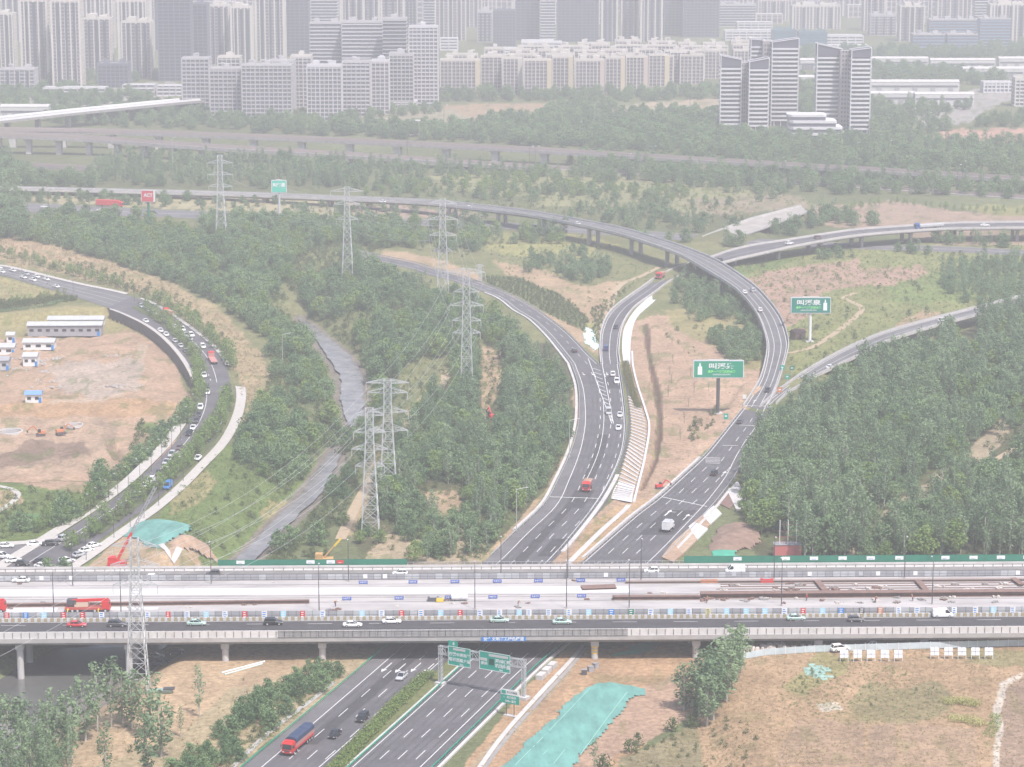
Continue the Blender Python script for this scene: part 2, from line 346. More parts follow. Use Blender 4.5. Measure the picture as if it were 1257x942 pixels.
# colours of what covers the ground
TAN = (0.32, 0.232, 0.148); SOILP = (0.325, 0.225, 0.155); ORG = (0.34, 0.22, 0.13); DRY = (0.285, 0.222, 0.13); DRYG = (0.24, 0.21, 0.10)
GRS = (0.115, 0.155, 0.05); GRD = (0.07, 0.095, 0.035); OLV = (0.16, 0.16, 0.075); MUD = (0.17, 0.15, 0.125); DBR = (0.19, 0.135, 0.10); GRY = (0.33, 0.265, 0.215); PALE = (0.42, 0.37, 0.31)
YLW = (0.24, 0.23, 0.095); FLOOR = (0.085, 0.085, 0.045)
COVER = [   # polygon on the survey photo, colour, ragged edge in px
 ([(-400, 420), (-400, 270), (60, 262), (1700, 320), (1700, 470), (1300, 480), (-400, 480)], OLV, 6),
 ([(-400, 300), (0, 284), (60, 296), (130, 312), (200, 340), (270, 380), (318, 430), (336, 470), (318, 520), (300, 560), (285, 560), (300, 500), (292, 460), (270, 420), (232, 388), (180, 362), (120, 345), (60, 335), (0, 320), (-400, 315)], DRY, 5),
 ([(0, 290), (60, 302), (130, 320), (90, 330), (0, 306)], TAN, 4),
 ([(-400, 345), (0, 340), (60, 356), (92, 366), (60, 374), (-400, 380)], DRYG, 2),
 ([(-400, 385), (0, 384), (120, 376), (165, 395), (200, 415), (222, 440), (236, 480), (225, 530), (196, 575), (150, 600), (100, 610), (0, 590), (-400, 590)], SOILP, 4),
 ([(0, 384), (60, 377), (130, 374), (165, 392), (120, 402), (60, 398), (0, 406)], DRYG, 4),
 ([(-100, 484), (0, 484), (100, 476), (222, 484), (226, 498), (100, 500), (-100, 502)], ORG, 3),
 ([(-100, 505), (90, 502), (150, 505), (120, 560), (60, 575), (-100, 575)], (0.33, 0.235, 0.165), 6),
 ([(30, 560), (90, 556), (140, 528), (150, 505), (120, 500), (100, 506), (128, 512), (118, 532), (80, 548), (20, 552)], (0.26, 0.19, 0.135), 3), ([(140, 470), (160, 440), (170, 410), (180, 412), (172, 445), (150, 475), (60, 486), (60, 481)], (0.37, 0.28, 0.205), 2),
 ([(0, 545), (40, 530), (100, 528), (110, 545), (50, 552), (0, 556)], DBR, 4),
 ([(60, 440), (110, 430), (165, 432), (172, 466), (120, 474), (75, 470)], GRY, 8),
 ([(172, 500), (200, 505), (215, 515), (190, 518), (165, 512)], GRS, 3),
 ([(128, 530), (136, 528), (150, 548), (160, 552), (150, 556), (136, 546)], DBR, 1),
 ([(-400, 600), (0, 588), (60, 600), (110, 606), (160, 585), (190, 568), (150, 610), (100, 645), (70, 660), (0, 668), (-400, 690)], GRS, 3),
 ([(-50, 598), (20, 602), (30, 615), (5, 628), (-50, 630)], TAN, 2),
 ([(10, 636), (40, 630), (62, 638), (50, 652), (15, 652)], (0.10, 0.20, 0.09), 1),
 ([(208, 612), (235, 585), (262, 560), (285, 545), (330, 555), (400, 545), (405, 560), (350, 620), (300, 660), (262, 692), (225, 668), (198, 640)], GRS, 4),
 ([(208, 605), (250, 575), (268, 590), (240, 620), (212, 632)], DRYG, 3),
 ([(330, 600), (380, 588), (360, 612), (325, 650), (300, 660)], DRYG, 5),
 ([(110, 692), (170, 640), (225, 655), (262, 695), (240, 705), (100, 705)], TAN, 2),
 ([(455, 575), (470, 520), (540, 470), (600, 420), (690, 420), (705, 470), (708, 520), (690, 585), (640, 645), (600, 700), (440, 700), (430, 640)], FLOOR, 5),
 ([(415, 655), (445, 590), (500, 500), (540, 468), (556, 452), (560, 475), (520, 505), (470, 560), (455, 600), (438, 660)], DRY, 2),
 ([(586, 425), (616, 430), (618, 470), (600, 500), (600, 545), (590, 545), (588, 480)], TAN, 4),
 ([(518, 602), (560, 600), (568, 618), (545, 645), (520, 625)], TAN, 3),
 ([(470, 655), (560, 645), (600, 672), (590, 700), (430, 700)], (0.30, 0.24, 0.16), 6),
 ([(690, 560), (704, 540), (706, 510), (700, 470), (712, 500), (703, 545), (668, 612), (600, 690), (588, 690), (640, 635), (672, 600)], TAN, 2),
 ([(470, 306), (540, 318), (620, 350), (700, 385), (735, 400), (740, 440), (716, 425), (690, 402), (640, 372), (590, 350), (530, 332), (466, 316)], TAN, 2),
 ([(600, 318), (660, 330), (720, 352), (790, 338), (820, 330), (800, 348), (760, 368), (735, 395), (728, 430), (718, 410), (700, 382), (640, 350)], TAN, 4),
 ([(585, 335), (630, 338), (690, 362), (724, 392), (722, 410), (700, 398), (640, 368), (600, 352)], (0.12, 0.135, 0.06), 2),
 ([(600, 284), (700, 286), (760, 300), (720, 316), (640, 312), (600, 305)], YLW, 6),
 ([(768, 340), (820, 322), (840, 330), (800, 352), (770, 375), (748, 400), (742, 430), (733, 430), (738, 395)], OLV, 3),
 ([(716, 398), (735, 400), (737, 432), (722, 425)], YLW, 2),
 ([(765, 400), (800, 385), (880, 392), (925, 425), (937, 470), (925, 498), (895, 525), (850, 572), (790, 625), (715, 700), (670, 700), (720, 645), (758, 612), (770, 560), (780, 510), (766, 450)], SOILP, 3),
 ([(815, 380), (870, 372), (915, 395), (936, 430), (930, 460), (880, 430), (830, 405)], DRYG, 6),
 ([(855, 460), (930, 450), (938, 475), (905, 515), (850, 572), (795, 622), (800, 600), (850, 545), (880, 510)], (0.36, 0.25, 0.175), 4),
 ([(788, 400), (797, 396), (800, 440), (812, 480), (815, 530), (808, 565), (790, 600), (785, 602), (802, 560), (807, 510), (797, 450)], (0.15, 0.10, 0.07), .8),  # furrow: trench shade put into the soil colour, over the lowered ground
 ([(690, 700), (722, 648), (765, 618), (800, 612), (760, 650), (712, 700)], (0.35, 0.24, 0.14), 2),
 ([(873, 320), (960, 312), (1100, 300), (1300, 300), (1300, 375), (1195, 378), (1100, 402), (1040, 424), (975, 470), (966, 420), (950, 375), (915, 345)], (0.18, 0.19, 0.075), 4),
 ([(905, 345), (960, 330), (1050, 318), (1062, 330), (1130, 326), (1142, 342), (1080, 350), (1010, 358), (985, 392), (960, 400), (945, 370), (920, 350)], (0.30, 0.20, 0.15), 4),
 ([(870, 320), (930, 308), (980, 318), (940, 332), (900, 338)], GRS, 4),
 ([(1080, 350), (1200, 325), (1300, 320), (1300, 345), (1180, 372), (1100, 370)], (0.15, 0.19, 0.065), 5),
 ([(1105, 392), (1130, 382), (1160, 383), (1130, 396), (1100, 402)], TAN, 3),
 ([(990, 256), (1090, 246), (1200, 262), (1300, 264), (1300, 282), (1100, 284), (1030, 280), (1000, 270)], (0.33, 0.24, 0.18), 3),
 ([(1180, 252), (1300, 252), (1300, 266), (1210, 264)], YLW, 3),
 ([(1100, 284), (1300, 284), (1300, 300), (1150, 300)], (0.28, 0.21, 0.15), 3),
 ([(20, 238), (120, 240), (210, 236), (430, 246), (430, 262), (330, 264), (210, 256), (40, 248)], (0.34, 0.30, 0.18), 5),
 ([(430, 249), (570, 258), (610, 268), (560, 272), (430, 264)], (0.32, 0.24, 0.19), 4),
 ([(520, 215), (700, 214), (860, 222), (1000, 250), (860, 262), (720, 255), (560, 235)], (0.24, 0.235, 0.12), 8),
 ([(700, 200), (900, 205), (900, 216), (700, 212)], (0.22, 0.2, 0.12), 5),
 ([(840, 244), (960, 236), (1010, 250), (930, 262), (860, 262)], (0.26, 0.22, 0.15), 5),
 ([(1150, 160), (1200, 158), (1320, 160), (1320, 178), (1230, 178), (1165, 174)], (0.42, 0.25, 0.19), 2),
 ([(545, 129), (600, 126), (690, 128), (682, 136), (640, 144), (590, 150), (540, 143)], TAN, 2),
 ([(740, 132), (800, 126), (885, 119), (885, 136), (800, 142), (730, 146)], (0.36, 0.29, 0.20), 2),
 ([(420, 140), (545, 133), (600, 150), (560, 158), (440, 150)], (0.28, 0.25, 0.17), 4),
 ([(0, 112), (220, 100), (225, 112), (200, 122), (0, 140)], (0.30, 0.28, 0.25), 4),
 ([(1120, 140), (1200, 108), (1290, 96), (1290, 108), (1220, 130), (1190, 152), (1130, 156)], (0.30, 0.28, 0.26), 3),
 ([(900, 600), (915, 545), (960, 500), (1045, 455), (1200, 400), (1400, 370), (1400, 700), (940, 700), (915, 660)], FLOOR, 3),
 ([(1040, 680), (1095, 620), (1190, 552), (1232, 508), (1250, 515), (1215, 560), (1150, 615), (1085, 680)], (0.27, 0.22, 0.15), 4),
 # near side of the expressway
 ([(70, 830), (190, 790), (420, 790), (470, 800), (420, 852), (330, 900), (290, 942), (200, 960), (60, 960)], TAN, 4),
 ([(150, 870), (250, 850), (330, 840), (430, 800), (450, 806), (420, 846), (300, 935), (280, 992), (60, 992), (80, 900)], (0.30, 0.24, 0.15), 6),
 ([(180, 815), (240, 805), (330, 800), (300, 830), (215, 905), (190, 850)], (0.36, 0.26, 0.165), 4),
 ([(80, 905), (150, 872), (215, 862), (215, 900), (120, 942), (70, 960)], (0.34, 0.25, 0.16), 6),
 ([(640, 850), (690, 800), (860, 780), (880, 800), (850, 860), (800, 900), (700, 1000), (520, 1000)], (0.33, 0.215, 0.13), 3),
 ([(720, 890), (790, 845), (850, 820), (850, 880), (760, 920), (690, 992), (640, 992)], (0.33, 0.225, 0.16), 5),
 ([(655, 858), (700, 815), (712, 806), (705, 822), (660, 868), (560, 975), (545, 975), (610, 903)], (0.30, 0.23, 0.15), 2),
 ([(760, 925), (860, 885), (930, 905), (900, 960), (850, 1000), (740, 1000)], (0.20, 0.17, 0.10), 7),
 ([(895, 812), (1000, 790), (1300, 780), (1700, 780), (1700, 1000), (880, 1000), (850, 890)], (0.31, 0.212, 0.13), 5),
 ([(960, 860), (1010, 815), (1040, 820), (1030, 845), (985, 870)], DRYG, 8),
 ([(1040, 880), (1060, 850), (1150, 855), (1160, 890), (1100, 905), (1045, 905)], (0.22, 0.18, 0.10), 10),
 ([(1180, 800), (1260, 812), (1260, 830), (1190, 826)], (0.22, 0.19, 0.10), 7),
 ([(978, 896), (1062, 900), (1060, 925), (1060, 992), (940, 992), (960, 925)], (0.28, 0.195, 0.13), 1),
 ([(1066, 906), (1100, 900), (1104, 992), (1062, 992)], (0.27, 0.19, 0.13), 1),
 ([(1106, 900), (1200, 908), (1196, 992), (1104, 992)], (0.30, 0.21, 0.14), 1),
 ([(1232, 860), (1260, 842), (1700, 830), (1700, 992), (1215, 992), (1222, 930)], (0.25, 0.178, 0.13), 1),
 ([(1216, 885), (1228, 850), (1256, 838), (1256, 842), (1234, 858), (1226, 888), (1230, 905), (1218, 992), (1212, 992), (1222, 905)], PALE, 2),
 ([(1000, 880), (1030, 876), (1035, 886), (1010, 888)], PALE, 3),
]
# raised or sunken ground: polygon, level, blur
RAISE = [([(-700, 388), (0, 387), (135, 379.5), (155, 387), (179, 398.5), (198.5, 411.5), (214.5, 427), (229.5, 446), (241.5, 470), (239, 486), (222, 520), (190, 565), (150, 590), (60, 590), (-700, 600)], -3.8, 0),
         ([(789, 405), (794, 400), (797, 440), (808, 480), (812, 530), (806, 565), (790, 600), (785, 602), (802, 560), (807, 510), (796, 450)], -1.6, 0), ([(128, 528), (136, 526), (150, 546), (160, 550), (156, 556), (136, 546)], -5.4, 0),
         ([(885, 800), (905, 780), (1700, 755), (1700, 1000), (980, 1000), (880, 900)], 2.6, 5),
         ([(170, 690), (215, 650), (262, 690), (235, 700)], 2.2, 3)]

cols = np.empty((ny, nx, 3)); cols[:] = (0.13, 0.145, 0.07)
wx, wy = Xg, Yg
n1 = fbm(wx / 9, wy / 22, 11) - 0.47; n2 = fbm(wx / 9, wy / 22, 57) - 0.47
big = fbm(wx / 55, wy / 110, 31); mid = fbm(wx / 7, wy / 16, 77)
cols *= (0.75 + 0.6 * big)[..., None]
base = cols
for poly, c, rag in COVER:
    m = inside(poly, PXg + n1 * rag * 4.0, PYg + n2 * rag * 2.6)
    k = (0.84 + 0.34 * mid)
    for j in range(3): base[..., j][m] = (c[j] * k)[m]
# scrub: green patches breaking through dry ground and bare spots in green ground
sp = fbm(wx / 5, wy / 9, 91)
gm = (sp > 0.60) & (PYg < 700); base[gm] = base[gm] * 0.55 + np.array(GRS) * 0.38
gm2 = (sp > 0.62) & (PYg > 805) & (PXg > 700); base[gm2] = base[gm2] * 0.6 + np.array(DRYG) * 0.3
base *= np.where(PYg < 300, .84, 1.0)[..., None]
Zg = np.zeros((ny, nx))
for poly, z, bl in RAISE:
    m = inside(poly, PXg, PYg).astype(float); m = blur(m, bl) if bl else m
    Zg = Zg * (1 - m) + z * m
sm_ = blur(inside([(0, 400), (130, 400), (215, 450), (225, 490), (190, 560), (60, 580), (0, 580)], PXg, PYg).astype(float), 3); Zg += sm_ * ((fbm(wx / 11, wy / 11, 41) - .45) * 4.5 + (fbm(wx / 3, wy / 3, 43) - .45) * 1.2)
# the river bed
cx_ = np.array([c.x for c in RIVER.C]); cy_ = np.array([c.y for c in RIVER.C]); rw_ = np.array(RIVER.TW) / 2
best = np.full((ny, nx), 1e9)
sub = (PYg > 370) & (PXg < 520)
xs_, ys_ = Xg[sub], Yg[sub]; bb = np.full(xs_.shape, 1e9)
for i in range(len(cx_) - 1):
    ax, ay, bx, by = cx_[i], cy_[i], cx_[i + 1], cy_[i + 1]; dx, dy = bx - ax, by - ay
    u = np.clip(((xs_ - ax) * dx + (ys_ - ay) * dy) / (dx * dx + dy * dy), 0, 1)
    bb = np.minimum(bb, np.hypot(xs_ - ax - u * dx, ys_ - ay - u * dy) - (rw_[i] * (1 - u) + rw_[i + 1] * u))
best[sub] = bb
t = np.clip(best / 13.0, 0, 1); t = t * t * (3 - 2 * t)
Zg = Zg * t + (RZ - 0.6) * (1 - t)
wet = best < 1.5; base[wet] = np.array(MUD) * (0.75 + 0.5 * mid[wet])[:, None]
# gentle unevenness away from the roads
rough_amt = np.clip(best / 20, 0, 1)
Zg += (fbm(wx / 14, wy / 14, 5) - 0.47) * 0.9 * rough_amt - 0.15
def ground_z(x, y):
    i = int(np.searchsorted(Yv, y)); i = min(max(i, 1), ny - 1)
    px = CX + FOC * x / max(y * CT + CAMH * ST, 420); j = int(np.searchsorted(PXg[0], px)); j = min(max(j, 1), nx - 1)
    u = (y - Yv[i - 1]) / (Yv[i] - Yv[i - 1]); v = (px - PXg[0, j - 1]) / (PXg[0, j] - PXg[0, j - 1])
    u = min(max(u, 0), 1); v = min(max(v, 0), 1)
    return float((Zg[i - 1, j - 1] * (1 - v) + Zg[i - 1, j] * v) * (1 - u) + (Zg[i, j - 1] * (1 - v) + Zg[i, j] * v) * u)
def on_ground(px, py):
    p = G(px, py, 0)
    for _ in range(3): p = G(px, py, ground_z(p.x, p.y))
    return p
# keep the ground just under every road laid on it
for rd, _ in ROADS:
    if rd is RIVER: continue
    A = np.array([(c.x, c.y, c.z) for c in rd.C]); Wd = np.array(rd.TW) / 2
    for i in range(len(A) - 1):
        if A[i, 2] > 2.0: continue
        ax, ay = A[i, 0], A[i, 1]; dx, dy = A[i + 1, 0] - ax, A[i + 1, 1] - ay
        rr = max(Wd[i], Wd[i + 1]) + 9
        r0 = np.searchsorted(Yv, min(ay, ay + dy) - rr); r1 = np.searchsorted(Yv, max(ay, ay + dy) + rr) + 1
        xs2, ys2 = Xg[r0:r1], Yg[r0:r1]
        u = np.clip(((xs2 - ax) * dx + (ys2 - ay) * dy) / (dx * dx + dy * dy + 1e-9), 0, 1)
        dd = np.hypot(xs2 - ax - u * dx, ys2 - ay - u * dy) - (Wd[i] * (1 - u) + Wd[i + 1] * u)
        lvl = A[i, 2] * (1 - u) + A[i + 1, 2] * u - 0.12
        k = np.clip(1 - (dd - 2) / 5, 0, 1)
        if rd in (TOWN1, TOWN2): k = np.clip(1 - dd / 0.5, 0, 1)
        zz = Zg[r0:r1]; Zg[r0:r1] = zz * (1 - k) + np.minimum(lvl, 2.0) * k
V_ = np.stack([Xg, Yg, Zg], -1).reshape(-1, 3)
idx = np.arange(ny * nx).reshape(ny, nx)
F_ = np.stack([idx[:-1, :-1], idx[:-1, 1:], idx[1:, 1:], idx[1:, :-1]], -1).reshape(-1, 4)
me = bpy.data.meshes.new("ground"); me.vertices.add(len(V_)); me.vertices.foreach_set("co", V_.astype(np.float32).ravel())
me.loops.add(len(F_) * 4); me.loops.foreach_set("vertex_index", F_.astype(np.int32).ravel())
me.polygons.add(len(F_)); me.polygons.foreach_set("loop_start", np.arange(0, len(F_) * 4, 4, dtype=np.int32))
me.polygons.foreach_set("use_smooth", np.ones(len(F_), dtype=bool)); me.update(); me.validate()
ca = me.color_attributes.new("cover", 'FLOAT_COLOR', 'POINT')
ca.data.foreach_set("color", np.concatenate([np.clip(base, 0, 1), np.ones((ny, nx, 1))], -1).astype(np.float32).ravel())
gmat = bpy.data.materials.new("ground_cover"); gmat.use_nodes = True; n = gmat.node_tree; b = n.nodes["Principled BSDF"]
b.inputs["Roughness"].default_value = 0.95; b.inputs["Specular IOR Level"].default_value = 0.15
at = n.nodes.new("ShaderNodeAttribute"); at.attribute_name = "cover"; tc = n.nodes.new("ShaderNodeTexCoord")
def noise_rng(scale, lo, hi, det=5, vec=None):
    z = n.nodes.new("ShaderNodeTexNoise"); z.inputs["Scale"].default_value = scale; z.inputs["Detail"].default_value = det; z.inputs["Roughness"].default_value = 0.7
    n.links.new(vec or tc.outputs["Object"], z.inputs["Vector"]); r = n.nodes.new("ShaderNodeMapRange")
    r.inputs[1].default_value = 0.3; r.inputs[2].default_value = 0.7; r.inputs[3].default_value = lo; r.inputs[4].default_value = hi
    n.links.new(z.outputs[0], r.inputs[0]); return z, r
z1, r1 = noise_rng(0.7, 0.62, 1.38, 8); z2, r2 = noise_rng(0.10, 0.80, 1.20, 6)
mm = n.nodes.new("ShaderNodeMath"); mm.operation = 'MULTIPLY'; n.links.new(r1.outputs[0], mm.inputs[0]); n.links.new(r2.outputs[0], mm.inputs[1])
vm = n.nodes.new("ShaderNodeVectorMath"); vm.operation = 'SCALE'; n.links.new(at.outputs["Color"], vm.inputs[0]); n.links.new(mm.outputs[0], vm.inputs["Scale"])
n.links.new(vm.outputs[0], b.inputs["Base Color"])
bp = n.nodes.new("ShaderNodeBump"); bp.inputs["Distance"].default_value = 0.5; bp.inputs["Strength"].default_value = 0.8; n.links.new(z1.outputs[0], bp.inputs["Height"]); n.links.new(bp.outputs[0], b.inputs["Normal"])
me.materials.append(gmat)
ground = bpy.data.objects.new("ground", me); COL.objects.link(ground); tag(ground, kind='structure', label="uneven ground of bare soil, dry grass and scrub")

# haze: an even body of air round the camera and everything built
hz = MB().box((0, 2100, 99.0), (3400, 4800, 214.0)).build("haze", None); hz['kind'] = 'stuff'
hm = bpy.data.materials.new("haze_air"); hm.use_nodes = True; hn = hm.node_tree; hn.nodes.clear()
pv = hn.nodes.new("ShaderNodeVolumePrincipled"); pv.inputs["Color"].default_value = (0.935, 0.91, 0.945, 1)
pv.inputs["Density"].default_value = 0.000285; pv.inputs["Anisotropy"].default_value = 0.1
ho = hn.nodes.new("ShaderNodeOutputMaterial"); hn.links.new(pv.outputs[0], ho.inputs["Volume"]); hz.data.materials.append(hm)

# river water and the wet mud it runs in
_rn = lambda d, s_: (float(fbm(np.array([d / 9.0]), np.array([s_ * 7.3]), 3)[0]) - .45) * .28
mb = MB(); RIVER.strip(mb, lambda d: 0.12 + _rn(d, 1), lambda d: 0.9 + _rn(d, 2), 0.0, step=2.5)
wm = mat("river_water", (0.19, 0.175, 0.17), 0.22, 0.6, var=0.4, scale=0.15, bump=.25)
rv = mb.build("river", wm); tag(rv, kind='structure', label="shallow grey river with silty water")
mb = MB(); q = [G(-60, 800, RZ), G(185, 795, RZ), G(190, 812, RZ), G(120, 842, RZ), G(80, 870, RZ), G(-60, 900, RZ)]
mb.quad(*[(p.x, p.y, RZ + 0.25) for p in q]); tag(mb.build("water", mat("dark_water", (0.10, 0.10, 0.095), 0.2, 0.5, var=0.2, scale=0.08)), kind='structure', label="dark water pooled under the expressway")
# ------------------------------------------------------------------ road surfaces
def surface(rd, name, m, dz=0.0, t0=0.0, t1=1.0, label=None):
    mb = MB(); rd.strip(mb, t0, t1, dz); o = mb.build(name, m); return tag(o, kind='structure', label=label)
s_main = surface(MAIN, "road", ASPH, label="dark asphalt carriageway passing under the expressway on the left")
s_east = surface(EAST, "road", ASPH, label="dark asphalt carriageway passing under the expressway on the right")
s_west = surface(WEST, "road", ASPH, 0.0)
s_farh = surface(FARH, "road", ASPHL)
s_t1 = surface(TOWN1, "road", ASPHL); s_t2 = surface(TOWN2, "road", ASPH)
def marks(parent, mb): o = mb.build("lane_marking", PAINT, parent); return o
# MAIN: shoulder (paler) on the left, edge line, three to four lanes, edge line
mb = MB(); MAIN.strip(mb, 0.0, lambda d: (3.9 - max(0, min(1, (d - 260) / 200)) * 2.2) / MAIN.tw(d), 0.006); mb.build("shoulder", ASPHL, s_main)
mb = MB()
MAIN.strip(mb, lambda d: (3.9 - max(0, min(1, (d - 260) / 200)) * 2.2) / MAIN.tw(d), lambda d: (4.12 - max(0, min(1, (d - 260) / 200)) * 2.2) / MAIN.tw(d), 0.02); MAIN.line(mb, 1, 0.22, 0.02, 0, None, -0.9)
for k in (1, 2, 3): MAIN.dash(mb, 0, 0.2, off=4.0 + 3.75 * k, d1=480, dz=0.02)

for d0, d1 in ((300, 420),): MAIN.line(mb, 0.53, 0.2, 0.02, d0, d1)
EAST.line(mb, 0, 0.22, 0.02, 0, None, 0.8); EAST.line(mb, 1, 0.22, 0.02, 0, None, -3.2)
for k in (1, 2, 3): EAST.dash(mb, 0, 0.2, off=0.8 + 3.75 * k, d1=330, dz=0.02)
EAST.dash(mb, 0.5, 0.2, d0=330, dz=0.02)
WEST.line(mb, 0, 0.2, 0.02, 0, None, 1.9); WEST.line(mb, 1, 0.2, 0.02, 0, None, -0.8); WEST.dash(mb, 0.6, 0.2, dz=0.02)
# gore hatching between the two joining carriageways
for i in range(13):
    y = 452 + i * 5.2; u = i / 12; xl = 727 + 22 * u; xr = 737 + 16 * u
    a, b = G(xl, y, 0.15), G(xr, y + 3, 0.15); mb.bar(a, b, 0.35, 0.01)
a, b = [G(x, y, 0.15) for x, y in ((722, 440), (751, 520))]; mb.bar(a, b, 0.25, 0.012); a, b = [G(x, y, 0.15) for x, y in ((739, 446), (753, 520))]; mb.bar(a, b, 0.25, 0.012)
# arrows and block marks
def arrow(mb, px, py, rd, z, L=6.0, turn=0):
    d, _ = rd.nearest(px, py); t = rd.tan(d); p = G(px, py, z); nn = Vector((t.y, -t.x, 0))
    mb.bar(p - t * L / 2, p + t * L / 4, 0.28, 0.01); e = p + t * L / 4
    mb.add([e - nn * 0.7, e + nn * 0.7, e + t * L / 3], [(0, 1, 2)])
    if turn: mb.bar(e, e + nn * 2.0, 0.3, 0.012)
for px, py in ((475, 819), (492, 820), (511, 819), (527, 820)): arrow(mb, px, py, MAIN, 0.15, -7)
for px, py in ((820, 630), (842, 635)): arrow(mb, px, py, EAST, 0.15, 7, 1)
arrow(mb, 888, 582, EAST, 0.16, 7, 1)
for px, py in ((716, 459), (727, 459)): arrow(mb, px, py, WEST, 0.15, -5)
arrow(mb, 745, 459, MAIN, 0.15, -5)
for px, py in ((926, 493), (936, 494)): arrow(mb, px, py, RAMP, 1.3, 5)
for pts in (((675, 610), (735, 612)), ((812, 610), (868, 622)), ((887, 547), (906, 547)), ((907, 522), (932, 523)), ((914, 498), (948, 499))):
    a, b = [G(x, y, 0.0) for x, y in pts]; zz = 0.155 if pts[0][1] > 550 else (0.3 if pts[0][1] > 540 else (0.5 if pts[0][1] > 510 else 0.9))
    a, b = [G(x, y, zz) for x, y in pts]; mb.bar(a, b, 0.45, 0.01)
for k in range(5):
    a, b = G(866, 562 + k * 1.6, 0.18), G(884, 562.5 + k * 1.6, 0.18); mb.bar(a, b, 0.4, 0.01)
marks(s_main, mb)
mb = MB()
for rd, o0, o1, e in ((MAIN, 4.0, 0, 470), (EAST, .8, 0, 400)):
    for k in range(4):
        for q_ in (1.05, 2.7): rd.line(mb, 0, .55, .008, 0, e, o0 + 3.75 * k + q_, 8)
mb.build('wheel_track', mat('wheel_worn_asphalt', (.088, .084, .09), .75, var=.25, scale=.08), s_main)
# resurfaced patches
mb = MB()
for rd, t0, t1, d0, d1 in ((MAIN, 0.42, 0.60, 40, 215), (MAIN, 0.42, 0.58, 215, 262), (MAIN, 0.42, 0.78, 262, 285), (MAIN, 0.45, 0.64, 300, 365), (MAIN, 0.72, 0.98, 205, 225), (EAST, 0.35, 0.8, 232, 262)):
    rd.strip(mb, t0, t1, 0.011, d0, d1, 8)
mb.build("patched_asphalt", ASPHD, s_main)
mb = MB()
d0, _ = LOOPB.nearest(750, 447); 
for a_, b_ in (((738, 462), (761, 474)), ):
    MAIN.strip(mb, 0.62, 0.97, 0.011, MAIN.nearest(740, 476)[0], MAIN.nearest(738, 462)[0])
o = mb.build("patched_asphalt", ASPHD, s_main)
mb = MB(); FARH.line(mb, 0.5, 0.6, 0.05); FARH.line(mb, 0.02, 0.4, 0.05); FARH.line(mb, 0.98, 0.4, 0.05); mb.build("lane_marking", CONCW, s_farh)
# town road: kerb lines, sidewalks, parking lot
mb = MB(); TOWN2.line(mb, 0, 0.2, 0.02, 95, None, 3.6); TOWN2.line(mb, 1, 0.2, 0.02, 40, 190, -5.0)
for dd in range(95, 190, 9): TOWN2.line(mb, 0.45, 0.25, 0.02, dd, dd + 3)
TOWN1.line(mb, 0.5, 0.2, 0.02); TOWN1.line(mb, 0.25, 0.15, 0.02); TOWN1.line(mb, 0.75, 0.15, 0.02)
marks(s_t2, mb)
PAVE = mat("pale_paving", (0.42, 0.395, 0.37), 0.9, var=0.12, scale=0.8)
def pave(rd, o0, o1, d0, d1, name="sidewalk", side=0, m=PAVE):
    mb = MB(); ds = rd.span(d0, d1, 5); 
    f0 = lambda d: side + o0 / rd.tw(d); f1 = lambda d: side + o1 / rd.tw(d)
    oo = len(mb.v)
    for d in ds:
        for tt, z in ((f0(d), 0.0), (f0(d), 0.14), (f1(d), 0.14), (f1(d), 0.0)): mb.v.append(tuple(rd.at(d, tt, z)))
    for i in range(len(ds) - 1):
        a, b = 4 * i, 4 * i + 4
        for j in range(3): mb.f.append((a + j, a + j + 1, b + j + 1, b + j))
    return tag(mb.build(name, m), kind='structure')
dA = TOWN2.nearest(255, 530)[0]; dB = TOWN2.len
pave(TOWN2, 1.5, 5.0, TOWN2.nearest(262, 470)[0], dB, side=1); pave(TOWN2, -4.5, -0.6, dA - 25, dB, side=0)
pave(TOWN2, 0.2, 2.0, 8, TOWN2.nearest(262, 445)[0], side=1); pave(TOWN1, 0.3, 3.0, 0, TOWN1.len - 5, side=1)
pave(TOWN2, -0.8, 0.6, 6, TOWN2.nearest(262, 470)[0], side=0)
p4 = [G(x, y, 0.02) for x, y in ((-60, 672), (40, 664), (84, 656), (120, 650), (80, 705), (-60, 720))]
mb = MB(); mb.quad(*p4); tag(mb.build("parking_lot", ASPHL), kind='structure')
p4 = [G(x, y, 0.16) for x, y in ((-60, 668), (30, 664), (74, 657), (76, 660), (32, 668), (-60, 674))]
mb = MB(); mb.quad(*p4); tag(mb.build("sidewalk", PAVE), kind='structure')
# concrete footpaths and dirt tracks
def path(pts, wpx, name, m, z=0.05, k=5):
    c = catmull([Vector((*[v for v in p], 0)) for p in pts], k); mb = MB(); prev = None; vs = []
    P3 = [on_ground(q.x, q.y) for q in c]
    for i, p in enumerate(P3):
        t = (P3[min(i + 1, len(P3) - 1)] - P3[max(i - 1, 0)]); t.z = 0; t.normalize(); nn = Vector((t.y, -t.x, 0))
        for s_ in (-1, 1):
            q = p + nn * s_ * wpx / 2; vs.append((q.x, q.y, ground_z(q.x, q.y) + z))
    for i in range(len(P3) - 1): mb.f.append((2 * i, 2 * i + 1, 2 * i + 3, 2 * i + 2))
    mb.v = vs; return tag(mb.build(name, m), kind='structure')
DIRT = mat("packed_dirt", (0.36, 0.28, 0.19), 0.95, var=0.15, scale=0.5)
path([(418, 662), (440, 615), (462, 580), (500, 520), (535, 488), (546, 470), (546, 455)], 3.2, "dirt_path", DIRT)
path([(968, 434), (1000, 425), (1040, 398), (1058, 380), (1048, 372), (1036, 366), (1050, 360)], 2.6, "dirt_path", DIRT, 0.09)
path([(735, 410), (748, 380), (760, 352), (790, 338), (810, 328)], 2.6, "dirt_path", DIRT, 0.09)
